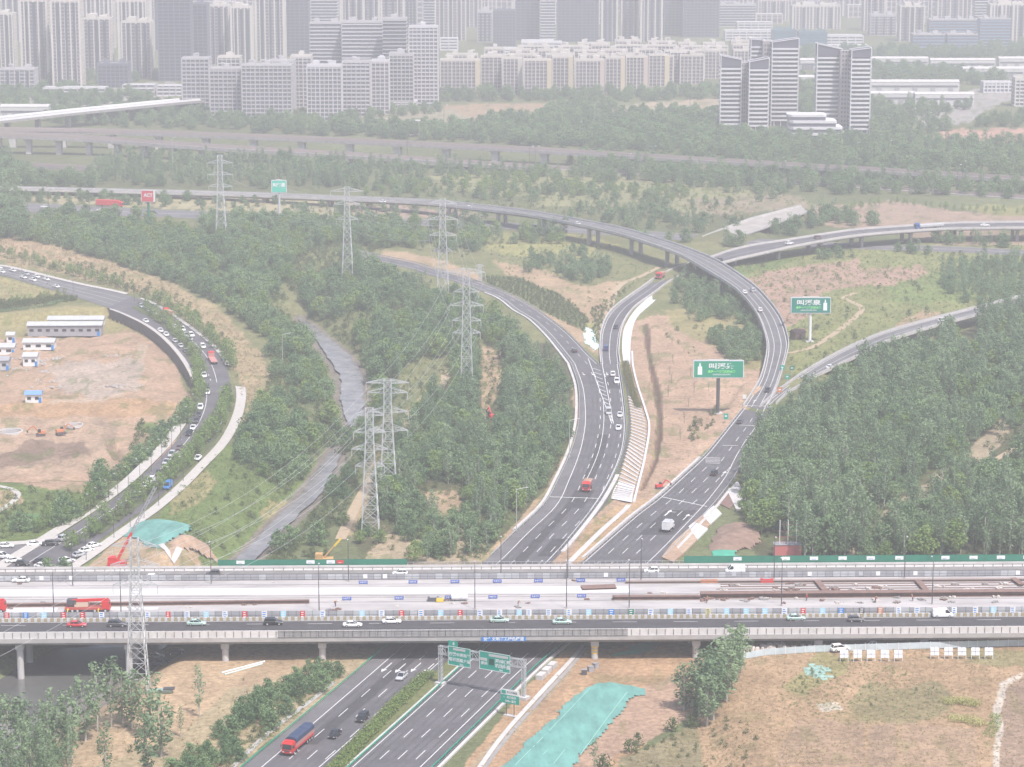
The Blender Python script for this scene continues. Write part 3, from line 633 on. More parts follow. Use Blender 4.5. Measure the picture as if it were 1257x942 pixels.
path([(1300, 530), (1230, 560), (1170, 612), (1090, 668)], 2.4, "dirt_path", DIRT, 0.09)
path([(182, 655), (200, 672), (232, 698)], 1.6, "concrete_path", CONCW, 0.35)
path([(70, 868), (110, 845), (160, 815), (220, 795)], 2.6, "embankment_path", CONCW, 0.2)
path([(560, 985), (612, 910), (660, 855), (700, 812), (716, 792)], 1.1, "drainage_channel", CONCW, 0.12)
path([(564, 990), (616, 914), (664, 859), (704, 815), (718, 796)], 0.9, "drainage_channel", CONCD, 0.10)
path([(690, 700), (735, 655), (765, 628), (772, 620)], 1.7, "drainage_channel", CONCW, 0.12)
path([(280, 948), (330, 900), (380, 862), (410, 838)], 1.3, "drainage_channel", CONC, 0.12)
path([(-50, 640), (-10, 632), (20, 612), (12, 600), (-40, 592)], 2.0, "park_path", PAVE, 0.1)

# ------------------------------------------------------------------ guard rails beside the ground-level roads
def guard(rd, t, off, d0, d1, label, m=STEEL, h=0.78, step=4.0, zb=0.0, group="guard rails along the motorway"):
    p0 = rd.at(d0, t + off / rd.tw(d0)); th = thing("guard_rail", label, "guard rail", p0, group=None)
    mb = MB(); rd.wall(mb, t, 0.10, h - 0.32 + zb, h + zb, d0, d1, off); mb.build("rail", m, th, world=True)
    mb = MB(); d = d0
    while d < d1:
        p = rd.at(d, t + off / rd.tw(d)); mb.box((p.x, p.y, p.z + zb + (h - 0.1) / 2), (0.12, 0.12, h - 0.1)); d += step
    o = mb.build("post", m, th, world=True); tag(o, kind='stuff')
guard(MAIN, 0, 0.3, 0, 190, "green painted guard rail on the left shoulder below the bushes", GREENR)
guard(MAIN, 0, 0.3, 205, MAIN.len, "steel guard rail round the outside of the left carriageway bend", STEEL)
guard(MAIN, 1, -0.3, 210, MAIN.len, "steel guard rail beside the ribbed slope protection", STEEL)
guard(EAST, 0, 0.3, 0, 190, "green guard rail beside the planted median and right carriageway", GREENR)
guard(EAST, 1, -0.3, 0, 190, "steel guard rail beside the teal dust net", GREENR)
guard(EAST, 0, 0.3, 205, EAST.len, "steel guard rail above the bare soil triangle", STEEL)
guard(EAST, 1, -0.3, 205, 330, "steel guard rail at the foot of the wooded right bank", STEEL)
guard(WEST, 1, -0.2, 0, WEST.len, "steel guard rail along the terraced green bank", STEEL)
guard(WEST, 0, 0.2, 0, WEST.len * .5, "steel guard rail along the central poplar wood", STEEL)
guard(LOOPB, 0, 0.2, 0, 110, "steel guard rail inside the gore of the two joining roads", STEEL)
# concrete kerbs beside the carriageways
def kerb(rd, t, off, wd, d0, d1, label, m=CONCW, h=0.35):
    mb = MB(); rd.wall(mb, t, wd, -0.1, h, d0, d1, off); o = mb.build("kerb_wall", m); tag(o, label, "kerb wall")
kerb(MAIN, 0, -0.8, 0.9, 235, MAIN.len, "low pale kerb along the outer edge of the left bend")
kerb(WEST, 0, -0.8, 0.9, 0, WEST.len * .55, "low pale kerb continuing up beside the central wood")
kerb(MAIN, 1, 1.0, 1.2, 210, 305, "pale kerb strip above the ribbed slope")
kerb(EAST, 0, -0.6, 0.45, 0, 190, "pale kerb along the median hedge", h=.2)
kerb(EAST, 0, -0.9, 0.8, 205, 335, "pale kerb above the bare soil triangle")
kerb(EAST, 1, 1.0, 0.9, 205, 290, "pale kerb above the stepped soil bank")
kerb(EAST, 1, 0.8, 0.7, 0, 160, "pale kerb beside the teal dust net")

# ------------------------------------------------------------------ elevated ramps
def ramp_bridge(rd, name, label, z0d, lanes, soffit=1.5, pier_every=26, pier_from=0, zmin=2.2, surf=ASPHL, parapet=CONCW, gh=lambda x, y: 0.0, rail=True, pw=1.6, twin=False):
    th = thing(name, label, "bridge", rd.at(0), group=None)
    mb = MB(); rd.strip(mb, 0.0, 1.0, 0.0, step=5); mb.build("road_surface", surf, th, world=True)
    mb = MB(); ds = rd.span(0, rd.len, 5)
    for d in ds:
        for tt, z in ((-0.03, -0.02), (1.03, -0.02), (1.03, -0.5), (0.8, -soffit), (0.2, -soffit), (-0.03, -0.5)): mb.v.append(tuple(rd.at(d, tt, z)))
    for i in range(len(ds) - 1):
        for j in range(6): mb.f.append((6 * i + j, 6 * i + (j + 1) % 6, 6 * i + 6 + (j + 1) % 6, 6 * i + 6 + j))
    mb.build("deck", CONCD, th, world=True)
    for t_ in (0, 1):
        mb = MB(); rd.wall(mb, t_, 0.35, -0.3, 0.95, 0, rd.len, 0.2 if t_ else -0.2, 5); p = mb.build("parapet", parapet, th, world=True)
        if rail:
            mb = MB(); rd.wall(mb, t_, 0.08, 1.12, 1.22, 0, rd.len, 0.2 if t_ else -0.2, 5); mb.build("handrail", STEEL, p)
            p_ = p.children[0]
            for v in p_.data.vertices: v.co = Vector(v.co) - th.location
    mb = MB()
    for k in range(0, lanes + 1):
        off = 0.7 + k * ((rd.TW[rd.n // 2] - 1.4) / lanes)
        if k in (0, lanes): rd.line(mb, k / lanes, 0.2, 0.02, off=(0.6 if k == 0 else -0.6), step=5)
        else: rd.line(mb, k / lanes, 0.18, 0.02, step=5)
    mb.build("lane_marking", PAINT, th, world=True)
    d = pier_from
    while d < rd.len:
        p = rd.at(d)
        if p.z > zmin:
            t = rd.tan(d); nn = Vector((t.y, -t.x, 0)); g = gh(p.x, p.y) - 0.3; wd = rd.tw(d)
            mb = MB(); a = math.atan2(t.y, t.x)
            offs = (-wd * 0.24, wd * 0.24) if twin else (0,)
            for o_ in offs:
                q = p + nn * o_; mb.box((q.x, q.y, (g + p.z - soffit) / 2), (1.5, pw, p.z - soffit - g + 0.05), a)
            mb.box((p.x, p.y, p.z - soffit - 0.35), (1.7, wd * 0.62, 0.7), a)
            mb.build("pier", CONC, th, world=True)
        d += pier_every
    return th
b_ramp = ramp_bridge(RAMP, "ramp_bridge", "long curved concrete ramp bridge looping over the lower road to the far left", 0, 3, twin=True, pier_every=42)
b_loop = ramp_bridge(LOOPB, "ramp_bridge", "lower ramp rising from the fork, passing beneath the loop and off the right edge", 0, 2, pier_every=30, surf=ASPH, rail=False, twin=True)
b_slip = ramp_bridge(SLIP, "slip_road", "pale slip road bridge merging from the right above the wood", 0, 2, pier_every=26, zmin=2.5)
b_old = ramp_bridge(OLDR, "abandoned_ramp", "short disused pale ramp ending in the air among trees", 0, 2, pier_every=17, pier_from=25, zmin=3, surf=mat("weathered_deck", (0.32, 0.295, 0.27), 0.9, var=0.2, scale=0.2))
BRN = mat("brown_rail_deck", (0.20, 0.165, 0.155), 0.9, var=0.15, scale=0.1)
def rail_viaduct(rd, label, name, every, deckm, sidem, h=2.0, zmin=3, start=0, pm=CONC, pwid=4.5):
    th = thing(name, label, "viaduct", rd.at(0))
    mb = MB(); rd.strip(mb, 0, 1, 0.0, step=30); mb.build("track_bed", deckm, th, world=True)
    mb = MB(); rd.wall(mb, 0.5, rd.TW[3] * 0.98, -h, -0.02, step=30); mb.build("deck", CONCD, th, world=True)
    for t_ in (0, 1):
        mb = MB(); rd.wall(mb, t_, 0.4, -0.8, 1.3, step=30); mb.build("parapet", sidem, th, world=True)
    d = start
    while d < rd.len:
        p = rd.at(d)
        if p.z > zmin:
            mb = MB(); t = rd.tan(d); a = math.atan2(t.y, t.x)
            mb.box((p.x, p.y, (p.z - h) / 2), (pwid, 4, p.z - h), a); mb.box((p.x, p.y, p.z - h - 0.5), (pwid + 1, 7, 1.0), a); mb.build("pier", pm, th, world=True)
        d += every
rail_viaduct(RAIL1, "far brown railway viaduct, the upper of two running across the trees", "railway_viaduct", 34, BRN, mat("brown_parapet", (0.30, 0.25, 0.235), 0.9), 2.0, start=8, pm=CONCW)
rail_viaduct(RAIL2, "nearer brown railway viaduct standing on tall piers at the left", "railway_viaduct", 20.6, BRN, MATS["brown_parapet"], 2.2, start=11, pwid=3.6, pm=CONCW)
rail_viaduct(WHITEV, "white walled metro viaduct rising to the left past the apartment towers", "metro_viaduct", 30, CONC, WHITE, 1.8, pwid=2)
rail_viaduct(LOWV, "short low brown viaduct beneath the tall railway piers", "low_viaduct", 22, BRN, MATS["brown_parapet"], 1.2, pwid=1.5)
# ------------------------------------------------------------------ the elevated expressway across the foreground
DZ = 7.0
E0 = G(628.5, 777.6, DZ); _u = (G(1257, 774.0, DZ) - G(0, 781.6, DZ)).normalized(); U = Vector((_u.x, _u.y, 0)).normalized(); N = Vector((-U.y, U.x, 0))
def vb(y): return (G(628.5, y, DZ) - E0).dot(N)
def ub(x, y=750): return (G(x, y, DZ) - E0).dot(U)
def E(u, v, z=0.0): p = E0 + U * u + N * v; return Vector((p.x, p.y, DZ + z))
ANG = math.atan2(U.y, U.x)
U0, U1 = -215.0, 215.0
ex = thing("expressway_bridge", "wide elevated expressway under reconstruction crossing the whole foreground", "bridge", E(0, 0))
def eslab(mb, v0, v1, z0, z1, u0=U0, u1=U1):
    q = [E(u0, v0, z0), E(u1, v0, z0), E(u1, v1, z0), E(u0, v1, z0), E(u0, v0, z1), E(u1, v0, z1), E(u1, v1, z1), E(u0, v1, z1)]
    return mb.hexa(q)
VN_ = vb(759.6); VF0 = vb(711); VF1 = vb(704.5); VE = vb(697.3)
mb = MB(); eslab(mb, 0, VE, -1.2, -0.05)
o = mb.build("deck", CONC, ex, world=True)
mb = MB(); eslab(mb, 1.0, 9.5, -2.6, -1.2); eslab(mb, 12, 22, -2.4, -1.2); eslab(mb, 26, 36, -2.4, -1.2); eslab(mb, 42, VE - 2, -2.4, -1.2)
mb.build("box_girder", CONCD, ex, world=True)
mb = MB(); eslab(mb, 0.3, VN_, -0.05, 0.0); eslab(mb, VF0, VF1 + 1.5, -0.05, 0.0); mb.build("road_surface", ASPHD, ex, world=True)
mb = MB(); eslab(mb, VN_ + 0.01, VF0 - 0.01, -0.05, 0.02); mb.build("bare_deck", mat("bare_deck", (0.37, 0.35, 0.345), 0.9, var=0.25, scale=0.22, streak=(0.25, 1, 1)), ex, world=True)
mb = MB(); eslab(mb, vb(728.5), vb(720.5), 0.02, 0.06, U0, ub(772, 725)); mb.build("white_membrane", CONCWW, ex, world=True)
mb = MB(); eslab(mb, vb(748.3), vb(743), 0.02, 0.05, U0, ub(72, 745)); mb.build("white_membrane", CONCWW, ex, world=True)
mb = MB(); eslab(mb, vb(746), vb(743), 0.02, 0.05, ub(135), ub(193)); mb.build("white_membrane", CONCWW, ex, world=True)
mb = MB()
for v in (vb(733), vb(738.5), vb(716.7), vb(730.5)): eslab(mb, v, v + 0.35, 0.02, 0.09)
mb.build("joint_strip", CONCD, ex, world=True)
mb = MB(); eslab(mb, VF1 + 1.5, VE, 0.0, 0.15); mb.build("edge_ledge", CONCW, ex, world=True)
mb = MB(); eslab(mb, -0.28, 0.02, -1.25, 1.1); mb.build("parapet", mat("sunlit_concrete", (.56, .54, .53), .9, var=.12, scale=.3), ex, world=True)  # white parapet, its colour lightened for the sun on its face
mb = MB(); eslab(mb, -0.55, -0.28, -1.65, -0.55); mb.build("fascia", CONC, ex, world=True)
mb = MB(); eslab(mb, VE - 0.3, VE, 0.15, 1.0); mb.build("parapet", CONCW, ex, world=True)
mb = MB(); eslab(mb, VF1 + 1.2, VF1 + 1.5, 0.0, 0.9); mb.build("parapet", CONC, ex, world=True)
# posts & rails on the near parapet
mb = MB()
eslab(mb, -0.12, -0.04, 1.30, 1.38); u = U0
while u < U1: eslab(mb, -0.14, -0.02, 1.1, 1.38, u, u + 0.12); u += 2.5
u = U0
while u < U1: eslab(mb, -0.40, -0.285, -0.5, 0.95, u, u + 0.10); u += 2.05
mb.build("handrail", STEELD, ex, world=True)
mb = MB(); u = U0
while u < U1: eslab(mb, VF1 + 1.3, VF1 + 1.42, 0.9, 1.6, u, u + 0.15); u += 2.6
eslab(mb, VF1 + 1.32, VF1 + 1.4, 1.5, 1.58); mb.build("handrail", STEELD, ex, world=True)
mb = MB(); u = U0
for v in (vb(764.5), ):
    while u < U1: eslab(mb, v, v + 0.16, 0.004, 0.012, u, u + 6); u += 15
eslab(mb, 0.9, 1.1, 0.004, 0.012); eslab(mb, VN_ - 1.0, VN_ - 0.8, 0.004, 0.012); eslab(mb, VF0 + 4.6, VF0 + 4.8, 0.004, 0.012)
mb.build("lane_marking", PAINT, ex, world=True)
# banner of blue squares on the span over the motorway
th = thing("blue_banner", "blue banner with ten white characters on the bridge edge over the motorway", "banner", E(ub(591, 778), -0.5, -1.0))
mb = MB(); eslab(mb, -0.78, -0.72, -1.75, -0.68, ub(591, 778), ub(645.5, 778)); mb.build("cloth", BLUE, th, world=True)
def text(body, size, m, parent, mtx, name="lettering", ext=0.0):
    cu = bpy.data.curves.new(name, 'FONT'); cu.body = body; cu.size = size; cu.align_x = 'CENTER'; cu.align_y = 'CENTER'; cu.extrude = 0.005; cu.offset = 0.012 * size + ext
    tmp = bpy.data.objects.new(name, cu); me_ = bpy.data.meshes.new_from_object(tmp); bpy.data.objects.remove(tmp)
    me_.name = name; me_.materials.clear(); me_.materials.append(m); me_.transform(mtx)
    o = bpy.data.objects.new(name, me_); COL.objects.link(o); o.parent = parent; return o
RX = Matrix.Rotation(math.pi / 2, 4, 'X')
um = (ub(591, 778) + ub(645.5, 778)) / 2
pc = E(um, -0.80, -1.22) - th.location
text("安全文明施工绿色建造", 0.98, WHITE, th, Matrix.Translation(pc) @ Matrix.Rotation(ANG, 4, 'Z') @ RX, ext=0.02)
# mesh fence on the span above the motorway
def efence(name, label, v, z0, z1, x0, x1, yy, m, postm, every=1.3, cat="fence", solid=False):
    u0, u1 = ub(x0, yy), ub(x1, yy); th = thing(name, label, cat, E(u0, v, z0)); mb = MB(); u = u0
    while u <= u1: eslab(mb, v - 0.04, v + 0.04, z0, z1, u, u + 0.07); u += every
    for z in (z0, z1 - 0.05): eslab(mb, v - 0.03, v + 0.03, z, z + 0.06, u0, u1)
    mb.build("post", postm, th, world=True)['kind'] = 'stuff'
    mb = MB(); u = u0
    if solid: eslab(mb, v - 0.01, v + 0.01, z0 + 0.05, z1 - 0.05, u0, u1)
    else:
        while u < u1: eslab(mb, v - 0.012, v + 0.012, z0, z1, u, u + 0.035); u += 0.26
        for k in range(6): z = z0 + (z1 - z0) * (k + 0.5) / 6; eslab(mb, v - 0.014, v + 0.014, z, z + 0.03, u0, u1)
    mb.build("mesh_panel", m, th, world=True); return th
efence("mesh_fence", "grey anti-throw mesh fence on the bridge edge over the motorway", -0.62, -0.6, 1.5, 343, 770, 775, STEELD, STEELD, 1.3)
efence("mesh_fence", "grey mesh fence on the far bridge edge over the motorway", VE + 0.15, 0.9, 1.7, 501, 838, 691, STEELD, STEEL, 1.5)
efence("green_hoarding", "green hoarding with white posters along the far bridge edge on the right", VE + 0.4, 0.6, 2.85, 838, 1420, 691, GREENP, GREENP, 4, "hoarding", True)
efence("green_hoarding", "green hoarding along the far bridge edge above the river on the left", VE + 0.4, 0.6, 2.5, 270, 500, 691, GREENP, GREENP, 4, "hoarding", True)
def poster(x, v, z0, z1, wd, m, label, group=None, name="poster", mark=None, yy=690):
    u = ub(x, yy); th = thing(name, label, "poster", E(u, v, z0), group=group)
    mb = MB(); eslab(mb, v - 0.03, v, z0, z1, u - wd / 2, u + wd / 2); mb.build("sheet", m, th, world=True)
    if mark:
        mb = MB(); h = z1 - z0
        for k in range(mark[1]):
            zz = z0 + h * (0.2 + 0.55 * k / max(mark[1] - 1, 1)); ww = wd * R.uniform(0.25, 0.36)
            eslab(mb, v - 0.045, v - 0.03, zz, zz + h * 0.12, u - ww, u + ww * R.uniform(0.4, 1))
        mb.build("print", mark[0], th, world=True)
    return th
for i, x in enumerate((298, 383, 407.5)): poster(x, VE + 0.34, 1.35, 2.3, 2.2, WHITE, "white poster on the green hoarding left of the motorway", "posters on the left green hoarding", mark=(BLUE, 1))
poster(419, VE + 0.34, 1.35, 2.3, 1.8, RED, "red poster on the green hoarding left of the motorway", mark=(WHITE, 1))
for i, x in enumerate((903, 962, 996.5, 1031.5, 1066, 1101, 1157.5, 1192, 1225.5, 1258)):
    poster(x, VE + 0.34, 1.6, 2.55, 2.2, WHITE, "white poster on the green hoarding in front of the right wood", "posters on the right green hoarding", mark=(SIGNG if i % 2 else BLUE, 1))
# hoardings that fence off the construction deck
def hoarding(v, h, label, xs, seedc):
    th = thing("site_hoarding", label, "hoarding", E(ub(-60), v, 0)); u = U0; k = 0
    mA, mB_, mP = MB(), MB(), MB()
    while u < U1:
        (mA if R.random() < 0.62 else mB_).hexa([E(u, v, 0.1), E(u + 1.92, v, 0.1), E(u + 1.92, v + 0.05, 0.1), E(u, v + 0.05, 0.1), E(u, v, h), E(u + 1.92, v, h), E(u + 1.92, v + 0.05, h), E(u, v + 0.05, h)])
        eslab(mP, v - 0.04, v + 0.1, 0, h + 0.08, u + 1.92, u + 2.0); u += 2.0
    eslab(mP, v - 0.035, v - 0.001, h * 0.5, h * 0.5 + 0.05)
    mA.build("panel", PANG, th, world=True)['kind'] = 'stuff'; mB_.build("panel", PANGL, th, world=True)['kind'] = 'stuff'; mP.build("post", STEELD, th, world=True)['kind'] = 'stuff'
    return th
hoarding(vb(758.6), 2.1, "grey panel hoarding between the near lanes and the white construction deck", None, 1)
hoarding(vb(710.6), 1.5, "grey panel hoarding between the far lanes and the white construction deck", None, 2)
VH = vb(758.6) - 0.05
LB = mat("pale_blue_sheet", (0.35, 0.62, 0.75), 0.6); 
near_posts = [(13, 'r'), (36, 'b'), (58, 'l'), (82, 'r'), (105, 'r'), (128, 'w'), (184, 'w'), (209, 'r'), (232, 'w'), (255, 'l'), (278, 'w'), (302, 'r'), (326, 'w'), (349, 'l'), (372.5, 'r'), (397, 'w'),
              (445, 'l'), (469, 'w'), (493.5, 'r'), (517, 'w'), (541, 'l'), (565, 'r'), (589, 'w'), (613, 'w'), (637, 'l'), (649, 'w'), (673, 'w'), (698, 'w'), (722, 'l'), (750, 'b'), (774, 'g'), (798, 'w'), (822, 'l'),
              (845, 'w'), (868.5, 'y'), (891, 'l'), (915, 'l'), (938, 'l'), (962, 'w'), (985, 'r'), (1009, 'l'), (1032, 'b'), (1057, 'k'), (1080, 'o'), (1102.5, 'w'), (1125, 'w'), (1147, 'r'), (1171, 'w'), (1197, 'w'), (1219, 'l'), (1243, 'w')]
PC = {'r': (RED, WHITE, "red"), 'b': (BLUE, WHITE, "blue"), 'l': (LB, WHITE, "pale blue"), 'w': (WHITE, BLUE, "white"), 'g': (GREENP, WHITE, "green"), 'y': (mat("cream_sheet", (0.6, 0.55, 0.3)), STEELD, "cream"), 'k': (STEELD, WHITE, "black"), 'o': (ORANGE, WHITE, "orange")}
for x, c in near_posts:
    m1, m2, nm = PC[c]
    lab = {"b": "blue poster on the near grey hoarding", "g": "green poster on the near grey hoarding", "y": "cream poster on the near grey hoarding beside the tall poplars", "k": "black poster on the near grey hoarding behind a dark car", "o": "orange poster on the near grey hoarding"}.get(c, nm + " poster in the row along the near grey hoarding")
    poster(x, VH, 0.2, 2.12, 1.35 if c != 'r' else 1.2, m1, lab, nm + " posters on the near hoarding", mark=(m2, 3), yy=755)
for x in (14, 55, 91, 449, 473, 743, 860, 900, 993, 1056, 1077, 1123, 1249):
    poster(x, vb(710.6) - 0.05, 0.3, 1.45, 1.1, WHITE if x % 2 else PANGL, "small pale notice on the far grey hoarding", "notices on the far hoarding", yy=707)
# striped barrier blocks at the foot of the near hoarding
th = thing("traffic_barrier", "low yellow and white striped barrier along the foot of the near hoarding", "barrier", E(0, VN_ - 0.4, 0))
mY, mW = MB(), MB(); u = U0; k = 0
while u < U1: eslab((mY if k % 2 else mW), VN_ - 0.55, VN_ - 0.15, 0, 0.85, u, u + 0.72); u += 0.8; k += 1
mY.build("yellow_block", mat("barrier_ochre", (0.34, 0.28, 0.17), 0.8), th, world=True)['kind'] = 'stuff'; mW.build("white_block", OFFW, th, world=True)['kind'] = 'stuff'
# piers
def epier(x, v, gz, label=None, wd=1.7, cap=1.95, m=CONCW):
    u = ub(x, 790); mb = MB(); p = E(u, v); mb.tube((p.x, p.y, gz), (p.x, p.y, 3.8), wd / 2, 16); mb.build("pier", m, ex, world=True)
    mb = MB(); mb.box((p.x, p.y, 3.85), (cap, 1.8, 1.5), ANG); mb.build("pier_cap", CONCW, ex, world=True); return p
for x in (-70, 17, 152, 272, 393, 733, 860, 1013, 1146, 1280):
    for v in (2.2, 15.5, 29, 45, 57):
        if x in (393, 733) and v == 29: pass
        p = E(ub(x, 790), v); epier(x, v, -6.0 if x < 200 else -0.6)
mb = MB(); p = E(ub(733, 790), 2.2)
for k in range(3): mb.tube((p.x, p.y, 1.2 + k * 0.75), (p.x, p.y, 1.55 + k * 0.75), 0.88, 16)
mb.build("yellow_band", YELLOW, ex, world=True)
mb = MB(); p = E(ub(733, 790), 15.5)
for k in range(3): mb.tube((p.x, p.y, 1.6 + k * 0.75), (p.x, p.y, 1.95 + k * 0.75), 0.88, 16)
mb.build("yellow_band", YELLOW, ex, world=True)
# steel beams, gap strips, joints and clutter on the construction deck
def beam(x0, x1, y0, y1, z, label, m=RUST, h=0.7, name="beam_or_gap_strip", cat="steel beam", th_=1.6):
    a, b = E(ub(x0, y0), vb(y0)), E(ub(x1, y1), vb(y1)); mb = MB()
    a.z = b.z = DZ + z
    d = (b - a).normalized(); nn = Vector((-d.y, d.x, 0)); q = []
    for zz in (0, h):      # I-shaped girder: two flanges and a web
        for w_ in (-1, 1): pass
    for z0, z1, ww in ((0.03, 0.12, th_), (0.12, h - 0.1, th_ * 0.35), (h - 0.1, h, th_)):
        mb.hexa([a - nn * ww / 2 + Vector((0, 0, z0)), b - nn * ww / 2 + Vector((0, 0, z0)), b + nn * ww / 2 + Vector((0, 0, z0)), a + nn * ww / 2 + Vector((0, 0, z0)),
                 a - nn * ww / 2 + Vector((0, 0, z1)), b - nn * ww / 2 + Vector((0, 0, z1)), b + nn * ww / 2 + Vector((0, 0, z1)), a + nn * ww / 2 + Vector((0, 0, z1))])
    o = mb.build(name, m); return tag(o, label, cat)
beam(-60, 380, 742.2, 739.2, 0, "long brown steel girder lying on the left half of the construction deck", h=0.9, th_=1.0)
beam(752, 860, 737, 737, 0, "brown strip standing in for the dark gap at the middle of the construction deck", h=1.0, th_=1.6)  # solid brown strip put where a dark gap parts the decks
beam(860, 1330, 735, 734.2, 0, "long brown strip standing in for the gap between decks, right to the frame edge", h=1.3, th_=2.6)  # same stand-in for the dark deck gap, continued to the right
beam(768, 1330, 717.2, 716.8, 0, "brown steel girder on the far side of the right construction deck", h=0.7, th_=1.2, m=mat("brown_beam", (0.28, 0.22, 0.20), 0.8))
beam(714, 756, 723.4, 722.2, 0, "stack of rust brown steel sheets on the white membrane", h=0.5, name="steel_sheet_stack", cat="steel sheets", th_=3.4)
for x0, x1, y0, y1 in ((1004, 1014, 718, 730), (1128, 1141, 718, 733), (1246, 1257, 716, 724)):
    beam(x0, x1, y0, y1, 0.4, "dark diagonal gap cover across the right construction deck, near x" if False else {1004: "dark diagonal beam on the deck above the green taxi", 1128: "dark diagonal beam on the deck above the white van", 1246: "dark diagonal beam on the deck at the right frame edge"}[x0], RUST, 0.35, th_=1.6)
mb = MB()
for k, (y, x0, x1) in enumerate(((725.5, 880, 1290), (722.5, 885, 1290), (729, 885, 1290), (719.6, 885, 1290))): eslab(mb, vb(y), vb(y) + 0.3, 0.05, 0.2, ub(x0, y), ub(x1, y))
tag(mb.build("formwork_rail", RUST), "thin rusty formwork rails lying in lines on the right construction deck", "formwork rails")
RB = [(R.uniform(875, 1257), R.choice((721, 724, 727, 730, 737, 740, 743)), R.uniform(.5, 1.2)) for _ in range(46)] + [(R.uniform(0, 860), R.choice((737, 741, 744, 714, 730)), R.uniform(.3, .7)) for _ in range(22)] + [(866, 739, 2.0), (888, 738.2, 1.2), (1010, 740, .8), (923, 738, 1.2), (939, 738.5, 1.1), (1054, 728, 1), (1187, 729, 1.2), (1212, 729, 1.0), (1226, 729, 1.4), (1025, 728, 1.6), (1069, 727, 1.2), (1077, 725, 1.2), (815, 730, .8), (1227, 737, .8), (555, 741, .7), (636, 746, .9), (412, 748, 1.1), (404, 748, .8), (971, 719, .8), (1076, 741, 1.2)]
for i, (x, y, s_) in enumerate(RB):
    p = E(ub(x, y), vb(y)); mb = MB()
    for k in range(9):
        a = R.uniform(0, 6.28); r_ = R.uniform(0, s_); sz = R.uniform(0.25, 0.6) * s_ ** 0.5
        mb.box((p.x + r_ * math.cos(a) * 1.4, p.y + r_ * math.sin(a), DZ + sz * 0.4 + 0.02), (sz * R.uniform(0.8, 2.2), sz, sz * 0.8), R.uniform(0, 3))
    tag(mb.build("rubble_heap", R.choice((RUBBLE, RUST, CONCD))), "small heap of timber and rubble on the construction deck", "rubble heap", group="rubble heaps on the construction deck")
for x, y, z, m, wd, ln, lab, nm, cat in ((942, 717, 0, RED, 1.3, 3.4, "red material box on the right construction deck", "material_box", "box"), (871, 717.5, 0, ORANGE, .4, 4.5, "orange rail lying at the start of the right deck", "site_rail", "rail"),
                                       (532, 737.5, 0, STEELD, 1.6, 3.0, "dark grey crate on the deck left of the white tank", "material_box", "box"), (540, 738.5, 0, YELLOW, 1.0, 1.8, "yellow compressor beside the dark grey crate", "air_compressor", "machine"), (421, 755, 0, ORANGE, 1, 1.6, "orange machine parked at the near hoarding behind white cars", "site_machine", "machine")):
    p = E(ub(x, y), vb(y)); th = thing(nm, lab, cat, p, ANG); mb = MB(); mb.box((0, 0, 0.6), (ln, wd, 0.9), 0, (0.94, 0.9)); mb.build("body", m, th)
    mb = MB(); [mb.box((sx * ln * 0.38, sy * wd * 0.4, 0.08), (0.2, 0.2, 0.16)) for sx in (-1, 1) for sy in (-1, 1)]; mb.build("foot", STEELD, th); mb = MB(); mb.box((0, 0, 1.07), (ln * 0.6, wd * 0.7, 0.06)); mb.build("lid", PANG, th)
p = E(ub(564, 737), vb(737)); th = thing("water_tank", "white round tank lying on the construction deck above the hoarding", "tank", p, ANG)
mb = MB(); mb.tube((-2, 0, 1.0), (2, 0, 1.0), 0.85, 14); mb.build("barrel", WHITE, th, smooth=False); mb = MB(); mb.box((-1.2, 0, .15), (.3, 1.6, .3)); mb.box((1.2, 0, .15), (.3, 1.6, .3)); mb.build("cradle", STEELD, th)
# blue slogan boards on the construction deck
for i, (x, y) in enumerate([(446, 716.4), (507, 716.2), (558.5, 716), (610.5, 715.8), (661, 715.6), (713, 715.4), (762.5, 715.2), (426, 736.2), (490, 735.8), (551.5, 735.4), (605, 735.2), (657, 734.8), (714, 734.5)]):
    p = E(ub(x, y), vb(y)); row = "upper" if i < 7 else "lower"
    th = thing("slogan_board", "blue slogan board in the " + row + " row on the white construction deck", "sign board", p, ANG, group="blue boards, " + row + " row")
    mb = MB(); mb.box((0, 0, 0.55), (2.3, 0.08, 0.85)); mb.build("board", BLUEN, th); mb = MB(); [mb.box((sx, 0, 0.1), (0.08, 0.5, 0.2)) for sx in (-0.8, 0.8)]; mb.build("foot", STEELD, th)
    text("安全施工", 0.46, WHITE, th, Matrix.Translation((0, -0.06, 0.55)) @ RX, ext=0.005)
